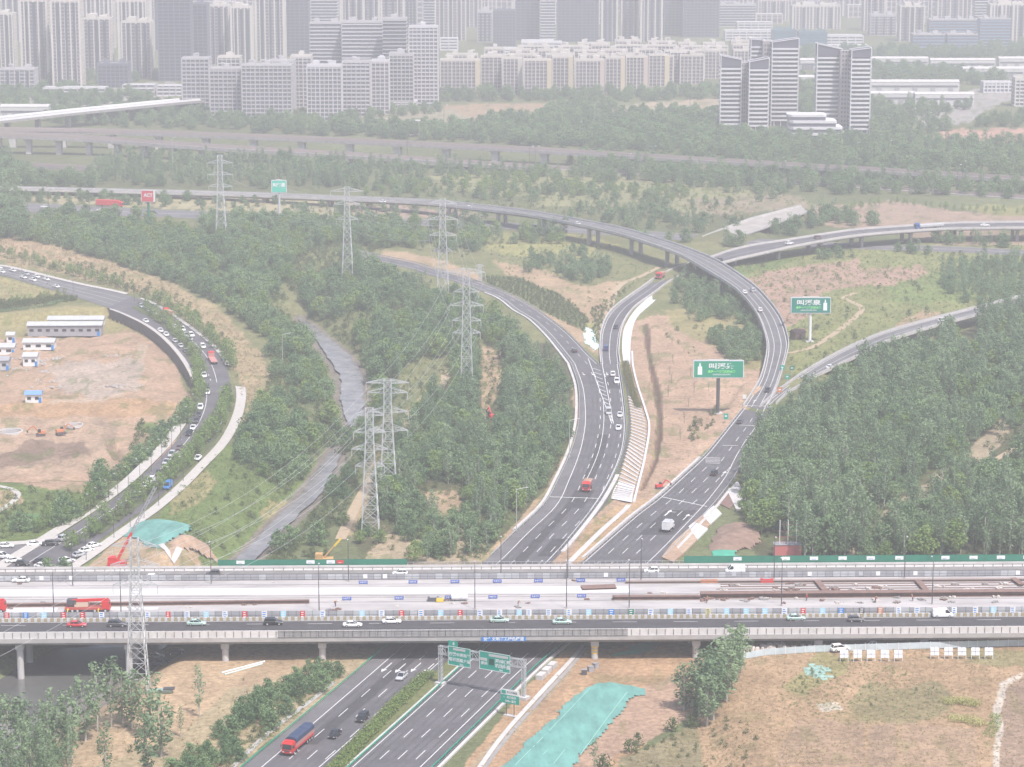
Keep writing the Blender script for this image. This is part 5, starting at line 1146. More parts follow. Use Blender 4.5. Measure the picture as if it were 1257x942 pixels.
# everything beyond the countable trees: one woodland
def mass(name, pts, label):
    if not pts: return
    keys = sorted({p[3] for p in pts}); me_ = bpy.data.meshes.new(name); me_.from_pydata([(p[0], p[1], p[2]) for p in pts], [], [])
    a = me_.attributes.new("kind_index", 'INT', 'POINT'); a.data.foreach_set("value", [keys.index(p[3]) for p in pts])
    a = me_.attributes.new("size", 'FLOAT', 'POINT'); a.data.foreach_set("value", [p[4] for p in pts])
    a = me_.attributes.new("turn", 'FLOAT_VECTOR', 'POINT'); a.data.foreach_set("vector", [v for p in pts for v in (0, 0, R.uniform(0, 6.28))])
    o = bpy.data.objects.new(name, me_); COL.objects.link(o); tag(o, label, kind='stuff')
    ng = bpy.data.node_groups.new(name, 'GeometryNodeTree'); ng.interface.new_socket("Geometry", in_out='INPUT', socket_type='NodeSocketGeometry'); ng.interface.new_socket("Geometry", in_out='OUTPUT', socket_type='NodeSocketGeometry')
    gi = ng.nodes.new("NodeGroupInput"); go = ng.nodes.new("NodeGroupOutput"); jn = ng.nodes.new("GeometryNodeJoinGeometry"); L = ng.links.new
    def na(nm_, ty): z = ng.nodes.new("GeometryNodeInputNamedAttribute"); z.data_type = ty; z.inputs[0].default_value = nm_; return z
    ai, as_, at_ = na("kind_index", 'INT'), na("size", 'FLOAT'), na("turn", 'FLOAT_VECTOR')
    e2r = ng.nodes.new("FunctionNodeEulerToRotation"); L(at_.outputs["Attribute"], e2r.inputs[0])
    for i, k in enumerate(keys):
        cm = ng.nodes.new("FunctionNodeCompare"); cm.data_type = 'INT'; cm.operation = 'EQUAL'; L(ai.outputs["Attribute"], cm.inputs[2]); cm.inputs[3].default_value = i
        ob = ng.nodes.new("GeometryNodeObjectInfo"); ob.inputs[0].default_value = TP[k].mesh; ob.inputs[1].default_value = True; ob.transform_space = 'ORIGINAL'
        ip = ng.nodes.new("GeometryNodeInstanceOnPoints"); L(gi.outputs[0], ip.inputs["Points"]); L(cm.outputs[0], ip.inputs["Selection"]); L(ob.outputs["Geometry"], ip.inputs["Instance"])
        L(e2r.outputs[0], ip.inputs["Rotation"]); L(as_.outputs["Attribute"], ip.inputs["Scale"]); L(ip.outputs[0], jn.inputs[0])
    L(jn.outputs[0], go.inputs[0]); md = o.modifiers.new("scatter", 'NODES'); md.node_group = ng
mass("woodland", far, "woods and scattered trees filling the ground behind the countable ones")
print("trees", count, len(far))
# undergrowth: low scrub in the grassy and bare patches
ug = []
for poly, step, pr_, sz in (([(300, 560), (400, 555), (370, 640), (270, 692), (215, 650), (210, 625)], 5, 0.35, (.5, 1.0)), ([(690, 860), (960, 820), (900, 960), (740, 960)], 4.5, 0.0, (.3, .6)),
                       ([(760, 925), (860, 888), (935, 905), (900, 990), (740, 990)], 2.2, 0.35, (.25, .55)), ([(873, 320), (1200, 310), (1200, 330), (1180, 376), (1040, 424), (975, 470), (966, 420), (950, 375)], 9, 0.30, (.5, 1.1)),
                       ([(955, 855), (1045, 815), (1030, 850), (980, 875)], 2.2, .5, (.2, .4)), ([(430, 252), (900, 250), (960, 268), (870, 284), (700, 266)], 9, .5, (.6, 1.4)), ([(90, 318), (200, 352), (240, 380), (280, 420), (300, 470), (290, 480), (270, 430), (215, 378), (140, 352), (40, 326)], 5, 0.55, (.6, 1.2)),
                       ([(0, 600), (70, 604), (150, 596), (105, 640), (70, 655), (0, 660)], 3.2, 0.5, (.4, 1.0)), ([(590, 340), (640, 342), (700, 368), (724, 395), (716, 408), (690, 395), (640, 368), (600, 356)], 1.8, 1.0, (.35, .6)), ([(724, 380), (750, 366), (780, 345), (788, 338), (760, 366), (742, 392), (736, 420), (728, 425)], 2.2, .9, (.35, .6)),
                       ([(400, 412), (440, 415), (452, 430), (440, 440)], 4, .6, (.6, 1.2)), ([(0, 320), (100, 340), (190, 372), (200, 366), (100, 330), (0, 308)], 4, 0.5, (.6, 1.1)), ([(0, 372), (94, 364), (94, 369), (0, 380)], 1.6, 1.0, (.7, .9)),
                       ([(1040, 850), (1160, 850), (1160, 895), (1040, 900)], 3, .25, (.15, .35)), ([(500, 300), (700, 286), (760, 305), (700, 318), (560, 316)], 7, .4, (.4, 1.0)), ([(700, 428), (712, 470), (712, 520), (700, 560), (640, 650), (690, 560), (704, 500)], 2.0, .6, (.25, .5)),
                       ([(190, 812), (420, 800), (300, 900), (215, 905)], 7, .12, (.3, .6)), ([(80, 905), (210, 860), (215, 905), (100, 960)], 4, .3, (.3, .7)), ([(845, 520), (880, 500), (884, 515), (850, 548)], 3, .7, (.5, .9)), ([(172, 500), (212, 512), (222, 540), (200, 560), (160, 540)], 4, .5, (.6, 1.1)), ([(820, 400), (870, 395), (880, 430), (860, 440), (815, 430)], 5, .3, (.4, .9))):
    for (x, y) in scatter(poly, step, 300 + int(step * 10), prob=max(pr_, 0.001)): ug.append((x, y, ground_z(x, y) - 0.05, R.choice(('s1', 's2')), R.uniform(*sz)))
for k_, pl, st_, pr_, sz in (('s1', WOODS[3][0], 3.2, .6, (.35, 1.1)), ('g2', WOODS[3][0], 2.0, .6, (.5, 1.2)), ('s1', WOODS[4][0], 3.4, .6, (.35, 1.2)), ('g2', WOODS[4][0], 2.2, .6, (.5, 1.2)), ('g2', WOODS[1][0], 2.4, .5, (.4, 1.0)), ('s1', WOODS[1][0], 5, .5, (.3, .9)), ('s1', WOODS[0][0], 6, .5, (.4, 1.1)), ('s1', WOODS[5][0], 3.5, .6, (.4, 1.0)), ('g2', WOODS[16][0], 1.6, .6, (.4, .9)), ('g1', [(880, 815), (1000, 795), (1300, 785), (1300, 990), (860, 990)], 1.05, .55, (.15, .42)), ('g2', [(950, 858), (1045, 815), (1160, 850), (1165, 895), (1045, 905), (960, 885)], 1.1, .4, (.15, .4)), ('g1', [(0, 290), (60, 300), (200, 345), (270, 385), (330, 450), (318, 530), (290, 560), (300, 500), (270, 425), (180, 366), (60, 338), (0, 322)], 2.6, .6, (.4, 1.0)),
    ('g2', [(208, 612), (262, 560), (330, 555), (400, 555), (350, 620), (262, 692), (198, 640)], 2.0, .6, (.3, .9)), ('g2', [(873, 320), (1100, 305), (1300, 300), (1300, 375), (1195, 378), (1040, 424), (975, 470), (950, 375)], 3.0, .5, (.3, .9)), ('g1', [(873, 320), (1100, 305), (1300, 300), (1195, 378), (1040, 424), (975, 470), (950, 375)], 4.0, .5, (.3, .9)),
    ('g1', [(780, 925), (860, 888), (935, 905), (900, 990), (740, 990)], 1.0, .6, (.15, .45)), ('g2', [(500, 225), (900, 225), (1000, 250), (860, 262), (600, 262), (430, 250)], 6, .6, (.7, 1.6)), ('g1', [(430, 252), (900, 250), (960, 268), (870, 284), (700, 266)], 6, .5, (.7, 1.6)), ('g1', [(790, 400), (880, 392), (925, 430), (925, 498), (850, 572), (790, 610)], 4.5, .4, (.2, .5)),
    ('g2', [(0, 600), (110, 606), (160, 588), (100, 645), (0, 664)], 1.8, .6, (.4, .9)), ('g2', [(560, 285), (760, 300), (820, 335), (740, 400), (640, 350)], 4, .35, (.4, .9)), ('g1', [(150, 870), (330, 840), (430, 800), (446, 806), (300, 935), (80, 990)], 2.2, .4, (.25, .6)), ('g2', [(660, 560), (705, 470), (708, 520), (600, 690), (588, 690)], 2.0, .5, (.3, .6)),
    ('g1', [(0, 345), (92, 366), (0, 380)], 3, .5, (.4, .9)), ('g1', [(450, 560), (560, 470), (610, 470), (560, 640), (450, 690)], 2.6, .5, (.4, .9)), ('g2', [(400, 560), (440, 545), (440, 600), (330, 690), (300, 690)], 2.2, .7, (.4, 1.0)), ('g2', [(290, 560), (330, 590), (372, 580), (400, 552), (412, 520), (418, 540), (380, 600), (300, 660)], 2.2, .6, (.4, 1.0)), ('g1', [(660, 845), (705, 815), (700, 828), (560, 975), (545, 975)], 1.6, .4, (.2, .4))):
    for (x, y) in scatter(pl, st_, 700 + len(ug) % 97, prob=pr_, pad=-.8): ug.append((x, y, ground_z(x, y) - 0.05, k_, R.uniform(*sz)))
mass("undergrowth", ug, "low scrub and weeds scattered over grass and bare soil")
# ------------------------------------------------------------------ vehicles
PAINTS = {'white': (0.78, 0.78, 0.78), 'silver': (0.42, 0.43, 0.45), 'black': (0.015, 0.015, 0.018), 'dark grey': (0.06, 0.06, 0.07), 'red': (0.5, 0.03, 0.04), 'pale green': (0.36, 0.50, 0.44), 'blue': (0.05, 0.2, 0.5), 'brown': (0.14, 0.10, 0.09), 'dark blue': (0.03, 0.05, 0.14)}
def carpaint(c): return mat("car_paint_" + c.replace(" ", "_"), PAINTS[c], 0.3, 0.6)
def section(x, w_, zb, zt, r=0.12):
    h = w_ / 2; return [(x, -h + r, zb), (x, h - r, zb), (x, h, zb + r), (x, h, zt - r), (x, h - r, zt), (x, -h + r, zt), (x, -h, zt - r), (x, -h, zb + r)]
def wheels(mb_list, xs, hw, r, par, wd=0.22):
    for x in xs:
        for s_ in (-1, 1):
            mb = MB(); mb.tube((x, s_ * (hw - wd), r), (x, s_ * hw, r), r, 12); wv = mb.build("wheel", TYRE, par)
            mb = MB(); mb.tube((x, s_ * (hw - 0.02), r), (x, s_ * (hw + 0.015), r), r * 0.58, 8); mb.build("rim", STEEL, wv)
CARP = {}
def car_proto(kind, colr):
    key = (kind, colr)
    if key in CARP: return CARP[key]
    nm = {'sedan': 'sedan_car', 'suv': 'suv_car', 'van': 'delivery_van', 'hatch': 'hatchback_car', 'taxi': 'taxi_car'}[kind]
    th = thing(nm, "x", kind if kind != 'hatch' else 'car'); m = carpaint(colr)
    if kind in ('sedan', 'taxi', 'hatch'): L, Wc, hb, ht = (4.7, 1.82, 0.92, 1.46) if kind != 'hatch' else (4.0, 1.74, 0.95, 1.52)
    elif kind == 'suv': L, Wc, hb, ht = 4.75, 1.92, 1.08, 1.74
    else: L, Wc, hb, ht = 5.2, 1.95, 1.25, 2.15
    mb = MB(); a = L / 2
    mb.loft([section(-a, Wc * .86, .42, hb * .86), section(-a + .18, Wc, .26, hb * .97), section(-a * .45, Wc, .24, hb), section(a * .25, Wc, .24, hb), section(a * .72, Wc * .98, .24, hb * .86), section(a - .15, Wc * .93, .27, hb * .72), section(a, Wc * .8, .36, hb * .6)])
    # roof skin and pillars over the glass
    if kind == 'suv' or kind == 'hatch': cab = [(-a + .15, hb - .05, .74), (-a + .5, ht, .80), (a * .08, ht, .82), (a * .46, hb - .04, .86)]
    elif kind == 'van': cab = [(-a + .05, hb - .05, .9), (-a + .12, ht, .9), (a * .42, ht, .9), (a * .72, hb - .04, .92)]
    else: cab = [(-a + .62, hb - .03, .80), (-a + 1.15, ht - .04, .74), (a * .06, ht, .76), (a * .48, hb - .04, .84)]
    (x0, z0, k0), (x1, z1, k1), (x2, z2, k2), (x3, z3, k3) = cab
    hw = lambda k: Wc / 2 * k
    mb.hexa([(x1, -hw(k1), z1 - .05), (x2, -hw(k2), z2 - .05), (x2, hw(k2), z2 - .05), (x1, hw(k1), z1 - .05), (x1 + .05, -hw(k1) * .95, z1 + .02), (x2 - .05, -hw(k2) * .95, z2 + .02), (x2 - .05, hw(k2) * .95, z2 + .02), (x1 + .05, hw(k1) * .95, z1 + .02)])
    for s_ in (-1, 1):
        for (xa, za, ka), (xb, zb_, kb) in ((cab[0], cab[1]), (cab[3], cab[2])): mb.bar((xa, s_ * hw(ka), za), (xb, s_ * hw(kb), zb_ - .03), 0.09)
        xm = (x1 + x2) / 2 - .1; mb.bar((xm, s_ * hw(.88), hb - .03), (xm, s_ * hw(.79), ht - .05), 0.08)
    mb.build("body", m, th)
    g = MB(); g.loft([[(x0, -hw(k0), z0), (x0, hw(k0), z0), (x0 + .02, hw(k0) * .98, z0 + .02), (x0 + .02, -hw(k0) * .98, z0 + .02)],
                      [(x1, -hw(k0) * .99, z0), (x1, hw(k0) * .99, z0), (x1, hw(k1) * .97, z1 - .02), (x1, -hw(k1) * .97, z1 - .02)],
                      [(x2, -hw(k3) * .99, z0), (x2, hw(k3) * .99, z0), (x2, hw(k2) * .97, z2 - .02), (x2, -hw(k2) * .97, z2 - .02)],
                      [(x3, -hw(k3), z3 - .02), (x3, hw(k3), z3 - .02), (x3, hw(k3) * .98, z3), (x3, -hw(k3) * .98, z3)]])
    g.build("window", GLASS if kind != 'van' else GLASS, th)
    if kind == 'van':
        mb = MB(); mb.hexa([(x0 - .01, -hw(.93), z0), (a * .22, -hw(.93), z0), (a * .22, hw(.93), z0), (x0 - .01, hw(.93), z0), (x1 - .01, -hw(.92), ht - .03), (a * .22, -hw(.92), ht - .03), (a * .22, hw(.92), ht - .03), (x1 - .01, hw(.92), ht - .03)]); mb.build("cargo_side", m, th)
    wheels(None, (-a * .6, a * .62), Wc / 2 + .01, 0.34 if kind != 'suv' else .38, th)
    for s_ in (-1, 1):
        mb = MB(); mb.box((a - .1, s_ * Wc * .33, hb * .62), (.16, .36, .14)); mb.build("headlight", OFFW, th)
        mb = MB(); mb.box((-a + .05, s_ * Wc * .36, hb * .72), (.12, .3, .14)); mb.build("taillight", RED, th)
    if kind == 'taxi': mb = MB(); mb.box((-.3, 0, ht + .09), (.25, .7, .14)); mb.build("roof_sign", WHITE, th)
    CARP[key] = Proto(th); return CARP[key]
RN = {}
def put(rd, px, py, kind, colr, label, rev=False, group=None, dzz=0.02, rz=None, dpy=0):
    py += 2.2 if py < 400 else 3.2
    if rd is None: p = on_ground(px, py); p.z += 0.25; h = rz or 0.0
    elif rd == 'deck': p = E(ub(px, py), vb(py), 0.01); h = ANG + (math.pi if rev else 0)
    else:
        d, z = rd.nearest(px, py); p = G(px, py, z + dzz); t = rd.tan(d); h = math.atan2(t.y, t.x) + (math.pi if rev else 0)
    o = (kind if isinstance(kind, Proto) else car_proto(kind, colr)).place(p, h, label, group, cat=None if isinstance(kind, Proto) else {'sedan': 'car', 'suv': 'suv', 'van': 'van', 'hatch': 'car', 'taxi': 'taxi'}[kind])
    return o
D = 'deck'
put(D, 96, 763, 'sedan', 'red', "red sedan on the near expressway lanes at the left"); put(D, 145, 763, 'suv', 'dark grey', "dark grey suv following just left of the near lattice pylon")
put(D, 242, 762, 'taxi', 'pale green', "pale green taxi on the expressway right of the near lattice pylon"); put(D, 336, 762, 'suv', 'black', "black suv on the near expressway lanes")
put(D, 433, 765, 'sedan', 'white', "white sedan in the nearest lane behind another white sedan"); put(D, 481, 761, 'sedan', 'white', "white sedan in the farther lane beside the red posters")
put(D, 613, 760.5, 'taxi', 'pale green', "pale green taxi above the motorway signs"); put(D, 690, 763, 'taxi', 'pale green', "pale green taxi above the right motorway carriageway")
put(D, 978, 760, 'taxi', 'pale green', "pale green taxi right of the tall poplars, beside a red poster"); put(D, 1052, 762.5, 'hatch', 'dark grey', "dark grey car between the green taxi and the white van"); put(D, 1159, 757.5, 'van', 'white', "white delivery van in front of the red poster")
for x, y, k, c, lb in ((262, 701.5, 'hatch', 'dark grey', "small dark car on the far lanes under the lamp left of the green hoarding"), (491, 702, 'hatch', 'white', "white car on the far lanes at the end of the green hoarding"), (903, 702, 'van', 'white', "white van on the far lanes in front of the right green hoarding"), (28, 708, 'sedan', 'white', "white car on the far lanes at the left frame edge"), (184, 706, 'hatch', 'white', "white car on the far lanes beside the near pylon's crossarm"), (800, 701, 'hatch', 'white', "white car on the far lanes above the brown girder")):
    put(D, x, y, k, c, lb, True)
put(MAIN, 493, 830, 'sedan', 'silver', "silver sedan just out from under the bridge on the left carriageway", True); put(MAIN, 445, 881, 'suv', 'black', "black suv beside the median hedge", True); put(MAIN, 411, 901, 'sedan', 'black', "black sedan right behind the red truck", True)
put(WEST, 705, 429, 'sedan', 'black', "black car on the dark patch of the west road"); put(LOOPB, 744, 427, 'van', 'dark blue', "dark blue van just above the gore"); put(LOOPB, 756, 400, 'sedan', 'black', "black car on the bend above the dark blue van", True)
put(MAIN, 752, 458, 'suv', 'white', "white suv with dark roof ahead of another white suv below the gore"); put(MAIN, 757, 467, 'suv', 'white', "second white suv below the gore beside the hedge", True); put(MAIN, 747, 505, 'van', 'silver', "silver van on the line beside the ribbed slope's top", True)
put(MAIN, 761, 508, 'sedan', 'white', "white car in the right lane beside the silver van", True); put(MAIN, 759, 524, 'sedan', 'white', "white car nearest to the ribbed slope", True)
put(EAST, 877, 580, 'suv', 'black', "black suv on the stained asphalt beside the wood"); put(EAST, 908, 516.5, 'sedan', 'dark grey', "dark grey car on the right carriageway beside the wood's tip"); put(RAMP, 942, 477.5, 'sedan', 'black', "black car coming off the loop ramp by the orange sign", True)
put(RAMP, 914, 358, 'sedan', 'white', "white car on the inner lane of the loop ramp"); put(RAMP, 924, 356, 'suv', 'silver', "silver suv on the outer lane of the loop ramp"); put(RAMP, 933, 380, 'hatch', 'white', "white car alone on the loop ramp bend")
put(RAMP, 708, 273.5, 'sedan', 'white', "white car on the long ramp near the middle"); put(RAMP, 575, 253.5, 'sedan', 'white', "white car on the far straight of the long ramp"); put(RAMP, 469, 246.5, 'sedan', 'white', "white car on the long ramp between two pylons")
put(SLIP, 1019, 449, 'sedan', 'white', "white car on the slip road at its narrow end"); put(SLIP, 991, 466, 'sedan', 'black', "black car at the merge of the slip road"); put(SLIP, 1157, 393, 'suv', 'white', "white suv high up on the slip road")
put(LOOPB, 969, 298, 'suv', 'white', "white suv on the rising ramp behind the loop"); put(LOOPB, 1004, 291, 'suv', 'brown', "brown suv on the rising ramp ahead of the white one"); put(LOOPB, 1209, 275.5, 'sedan', 'white', "white car on the ramp near the right frame edge"); put(LOOPB, 884, 318, 'sedan', 'dark grey', "dark car on the ramp emerging from under the loop")
put(FARH, 55, 253, 'sedan', 'white', "white car on the far highway left of the red container"); put(FARH, 124, 257, 'sedan', 'white', "white car on the far highway below the red container"); put(FARH, 188, 260, 'sedan', 'black', "black car on the far highway by the red billboard pole"); put(FARH, 659, 278, 'suv', 'black', "black suv on the far highway under the long ramp")
for x, y, c in ((179, 393.5, 'white'), (197, 404, 'white'), (204, 409, 'white'), (215, 417, 'silver'), (222, 423, 'silver'), (228, 429, 'dark grey')): put(TOWN2, x, y, 'sedan', c, c + " car parked above the dark retaining wall", group="cars parked above the retaining wall")
for x, y, c in ((224, 403, 'white'), (235, 410, 'white'), (249, 424, 'white')): put(TOWN2, x, y, 'suv', c, c + " suv in the outer lane beyond the planted median", group="cars beyond the planted median")
for x, y, c, k in ((246, 499, 'white', 'suv'), (244, 507.5, 'dark grey', 'sedan'), (241, 515.5, 'dark grey', 'suv'), (237, 524, 'white', 'sedan'), (232, 531, 'black', 'suv'), (220, 548, 'brown', 'sedan'), (211, 557, 'silver', 'suv'), (204, 566, 'silver', 'sedan'), (195.5, 579, 'black', 'sedan'), (185, 589, 'white', 'suv'), (177, 595, 'white', 'sedan'), (168, 601, 'silver', 'sedan'), (158, 609, 'silver', 'suv')):
    put(TOWN2, x, y, k, c, c + " " + ("suv" if k == 'suv' else "car") + " parked in the line along the left sidewalk", group="cars parked along the left sidewalk")
put(TOWN2, 243, 561, 'sedan', 'white', "white car parked under the right hand sidewalk of the curved road"); 
qn = 0
for rd_, t_, n_, d0_, d1_ in ((TOWN2, .62, 9, 15, 110), (TOWN2, .86, 7, 190, 300), (TOWN1, .7, 6, 10, 90), (TOWN1, .3, 5, 15, 95), (TOWN2, .3, 5, 150, 220)):
    for i in range(n_):
        d = d0_ + (d1_ - d0_) * (i + R.uniform(.2, .8)) / n_
        if d > rd_.len - 3: continue
        q = rd_.at(d, t_); tv = rd_.tan(d); cc = R.choice(('white', 'white', 'silver', 'black', 'dark grey', 'white')); kd = R.choice(('sedan', 'suv', 'sedan'))
        car_proto(kd, cc).place((q.x, q.y, q.z + .02), math.atan2(tv.y, tv.x), cc + (" suv" if kd == 'suv' else " car") + (" queueing on the upper straight of the town road" if rd_ is TOWN1 else " queueing on the curved town road"), cc + " cars queueing on the town road", cat='suv' if kd == 'suv' else 'car')
for x, y, c, k, h in ((7, 670, 'white', 'sedan', 0.1), (43, 668, 'white', 'sedan', .2), (62, 667, 'black', 'sedan', .2), (80, 661, 'silver', 'suv', .9), (3, 683, 'white', 'suv', -.3), (17, 688, 'white', 'sedan', .4), (28, 692, 'black', 'hatch', .1), (50, 689, 'black', 'sedan', .9), (52, 695, 'white', 'sedan', -.4), (64, 698, 'white', 'sedan', 0.1), (82, 689, 'white', 'suv', .7), (97, 681, 'silver', 'sedan', .9), (106, 675.5, 'white', 'sedan', .8), (115, 669.5, 'white', 'sedan', .8)):
    put(None, x, y, k, c, c + " car in the crowded parking lot at the left", group="cars in the left parking lot", rz=h)
put(None, 191, 806, 'sedan', 'silver', "silver car parked in the bridge's shade", rz=.2); put(None, 199, 813, 'sedan', 'dark blue', "dark blue car half out of the bridge's shade", rz=1.0); put(None, 215, 801, 'suv', 'black', "black suv deep in the bridge's shade", rz=.4)
put(None, 1031, 797, 'suv', 'white', "white suv parked under the bridge beside the white boards", rz=.3); put(None, 1073, 792, 'sedan', 'silver', "silver car under the right part of the bridge", rz=.1)

def truck_proto(kind):
    th = thing({'tarp': 'tarpaulin_truck', 'box': 'box_truck', 'dump': 'dump_truck', 'semi': 'semi_truck', 'container': 'container_truck', 'flat': 'flatbed_truck'}[kind], "x", "truck")
    cabc = {'tarp': RED, 'box': WHITE, 'dump': RED, 'semi': mat("truck_blue", (0.04, 0.12, 0.35), .4), 'container': RED, 'flat': RED}[kind]
    L = {'tarp': 13.0, 'box': 6.2, 'dump': 8.0, 'semi': 16.5, 'container': 16, 'flat': 13}[kind]; f = L / 2; cl = 2.1 if kind != 'box' else 1.7; ch = 3.0 if kind != 'box' else 2.3
    mb = MB(); mb.xz_prism([(f - cl, .7), (f, .7), (f, 1.55), (f - .25, ch - .25), (f - .5, ch), (f - cl, ch)], -1.22, 1.22); mb.box((f - cl / 2 - .3, 0, ch + .12), (cl * .6, 2.0, .25), 0, (.8, .9)); cab = mb.build("cab", cabc, th)
    mb = MB(); mb.hexa([(f - .02, -1.08, 1.6), (f + .03, -1.08, 1.6), (f + .03, 1.08, 1.6), (f - .02, 1.08, 1.6), (f - .27, -1.02, ch - .4), (f - .2, -1.02, ch - .35), (f - .2, 1.02, ch - .35), (f - .27, 1.02, ch - .4)]); mb.build("windscreen", GLASS, cab)
    for s_ in (-1, 1): mb = MB(); mb.box((f - cl * .45, s_ * 1.225, 2.0 if kind != 'box' else 1.7), (.9, .03, .7)); mb.build("side_window", GLASS, cab); mb = MB(); mb.box((f + .02, s_ * .85, 1.0), (.08, .4, .22)); mb.build("headlight", OFFW, th)
    mb = MB(); mb.box((f + .02, 0, 1.25), (.06, 1.2, .3)); mb.build("grille", STEELD, th)
    mb = MB(); mb.box((-cl / 2, 0, .8), (L - cl + .6, .9, .3)); mb.build("chassis", STEELD, th)
    b0, b1 = -f, f - cl - .25; mid_ = (b0 + b1) / 2; bl = b1 - b0
    if kind in ('tarp', 'semi'):
        hh = 1.5 if kind == 'tarp' else 1.0
        mb = MB(); mb.box((mid_, 0, 1.0 + hh / 2), (bl, 2.5, hh)); body = mb.build("cargo_side", mat("faded_red_side", (0.42, 0.20, 0.18), .7) if kind == 'tarp' else OFFW, th)
        mb = MB(); mb.box((mid_, 0, 1.25), (bl + .02, 2.53, .4)); mb.build("red_stripe", RED if kind == 'tarp' else PANG, th)
        mb = MB()
        n_ = 9; rings = []
        for i in range(n_ + 1):
            x = b0 + bl * i / n_; up = 1.25 + (.10 if i % 2 else 0) - (.15 if i in (0, n_) else 0)
            if kind == 'semi': up = .35
            rings.append([(x, -1.29, 1.0 + hh - .1), (x, 1.29, 1.0 + hh - .1), (x, 1.24, 1 + hh + up * .6), (x, .7, 1 + hh + up), (x, -.7, 1 + hh + up), (x, -1.24, 1 + hh + up * .6)])
        mb.loft(rings); mb.build("tarpaulin" if kind == 'tarp' else "load", TARP if kind == 'tarp' else PANGL, th)
    elif kind == 'box':
        mb = MB(); mb.box((mid_, 0, 2.0), (bl, 2.2, 2.2)); mb.build("cargo_box", WHITE, th); mb = MB(); mb.box((mid_, 0, 3.12), (bl + .04, 2.24, .06)); mb.build("roof_rim", PANGL, th)
    elif kind == 'container':
        mb = MB(); mb.box((mid_, 0, 2.5), (bl, 2.5, 2.9)); mb.build("container", mat("container_red", (.55, .06, .06), .6), th)
        mb = MB(); [mb.box((b0 + bl * (i + .5) / 24, s_ * 1.26, 2.5), (bl / 60, .05, 2.7)) for i in range(24) for s_ in (-1, 1)]; mb.build("corrugation", MATS["container_red"], th)
    elif kind == 'dump':
        mb = MB(); mb.hexa([(b0 + .3, -1.1, 1.1), (b1, -1.1, 1.1), (b1, 1.1, 1.1), (b0 + .3, 1.1, 1.1), (b0, -1.25, 2.7), (b1, -1.25, 2.7), (b1, 1.25, 2.7), (b0, 1.25, 2.7)]); mb.build("dump_body", mat("dusty_red", (.42, .22, .19), .7), th)
        mb = MB(); mb.box((mid_, 0, 2.78), (bl * .9, 2.1, .25), 0, (.8, .7)); mb.build("load", SOIL, th)
    else:
        mb = MB(); mb.box((mid_, 0, 1.15), (bl, 2.5, .25)); mb.box((b1 - .1, 0, 2.0), (.15, 2.4, 1.5)); mb.build("flatbed", mat("dusty_pink_deck", (.45, .22, .2), .8), th)
    xs = {'tarp': (f - 1.3, f - 3.2, -f + 1.4, -f + 2.7, -f + 4.0), 'semi': (f - 1.3, f - 4.4, -f + 1.3, -f + 2.6, -f + 3.9), 'box': (f - 1.1, -f + 1.5), 'dump': (f - 1.2, -f + 1.3, -f + 2.6), 'container': (f - 1.3, f - 4.4, -f + 1.3, -f + 2.6), 'flat': (f - 1.3, -f + 1.3, -f + 2.6, -f + 3.9)}[kind]
    wheels(None, xs, 1.24, .5, th, .35)
    for s_ in (-1, 1): mb = MB(); mb.box((f - .1, s_ * 1.38, 2.3), (.1, .2, .6)); mb.build("mirror", STEELD, th)
    return Proto(th)
put(MAIN, 366, 914, truck_proto('tarp'), '', "red long haul truck with a dark blue tarpaulin over its load", True)
put(EAST, 820, 648, truck_proto('box'), '', "small white box truck beside the turn arrows")
TD = truck_proto('dump'); put(MAIN, 721, 598, TD, '', "dusty red dump truck on the dark patch of the left bend", True); put(LOOPB, 811, 339.5, TD, '', "red dump truck about to pass under the loop ramp", True)
put(TOWN2, 206, 386, TD, '', "dark red truck in the outer lane near the town junction", True)
put(LOOPB, 1140, 278.5, truck_proto('semi'), '', "blue cab semi truck with a long pale load on the rising ramp", True)
put(FARH, 135, 252, truck_proto('container'), '', "truck with a bright red container on the far highway")
put(TOWN2, 261, 441, truck_proto('flat'), '', "red flatbed truck on the curved road", True)
o = put(TOWN2, 206, 596, car_proto('van', 'blue'), '', "blue canopied van on the curved road by the right sidewalk"); o['category'] = 'van'
# red crane truck on the construction deck
def crane_truck(x, y, label):
    th = thing("crane_truck", label, "crane truck", E(ub(x, y), vb(y), 0.05), ANG)
    mb = MB(); mb.box((-.5, 0, 1.05), (9.6, 2.5, .55)); mb.build("carrier", mat("crane_red", (.42, .08, .06), .5), th)
    mb = MB(); mb.xz_prism([(3.9, .7), (5.9, .7), (5.9, 1.7), (5.6, 2.9), (3.9, 2.9)], -1.2, 1.2); c_ = mb.build("cab", RED, th); mb = MB(); mb.box((5.78, 0, 2.2), (.1, 2.0, .8)); mb.build("windscreen", GLASS, c_)
    mb = MB(); mb.box((-1.2, .2, 2.0), (3.4, 2.2, 1.2)); mb.build("turret", mat("crane_cream", (.55, .42, .32), .6), th)
    mb = MB(); mb.bar((-3.6, -.5, 2.9), (4.6, -.5, 3.2), .55, .6); mb.bar((-3, -.5, 3.15), (5.6, -.5, 3.4), .35, .4); mb.build("boom", RED, th)
    mb = MB(); mb.box((-3.6, 0.2, 2.6), (2.4, 2.2, 1.1)); mb.build("counterweight", STEELD, th)
    for xo in (-4.4, 3.2):
        for s_ in (-1, 1): mb = MB(); mb.bar((xo, 0, 1.0), (xo, s_ * 2.4, 1.0), .3); mb.bar((xo, s_ * 2.4, 1.0), (xo, s_ * 2.4, .05), .25); mb.box((xo, s_ * 2.4, .06), (.6, .6, .1)); mb.build("outrigger", YELLOW, th)
    wheels(None, (-3.4, -2.1, 2.2, 4.8), 1.24, .52, th, .35)
crane_truck(108, 748, "red crane truck standing on the left end of the construction deck"); crane_truck(-19, 748, "red crane truck cut off by the left frame edge")
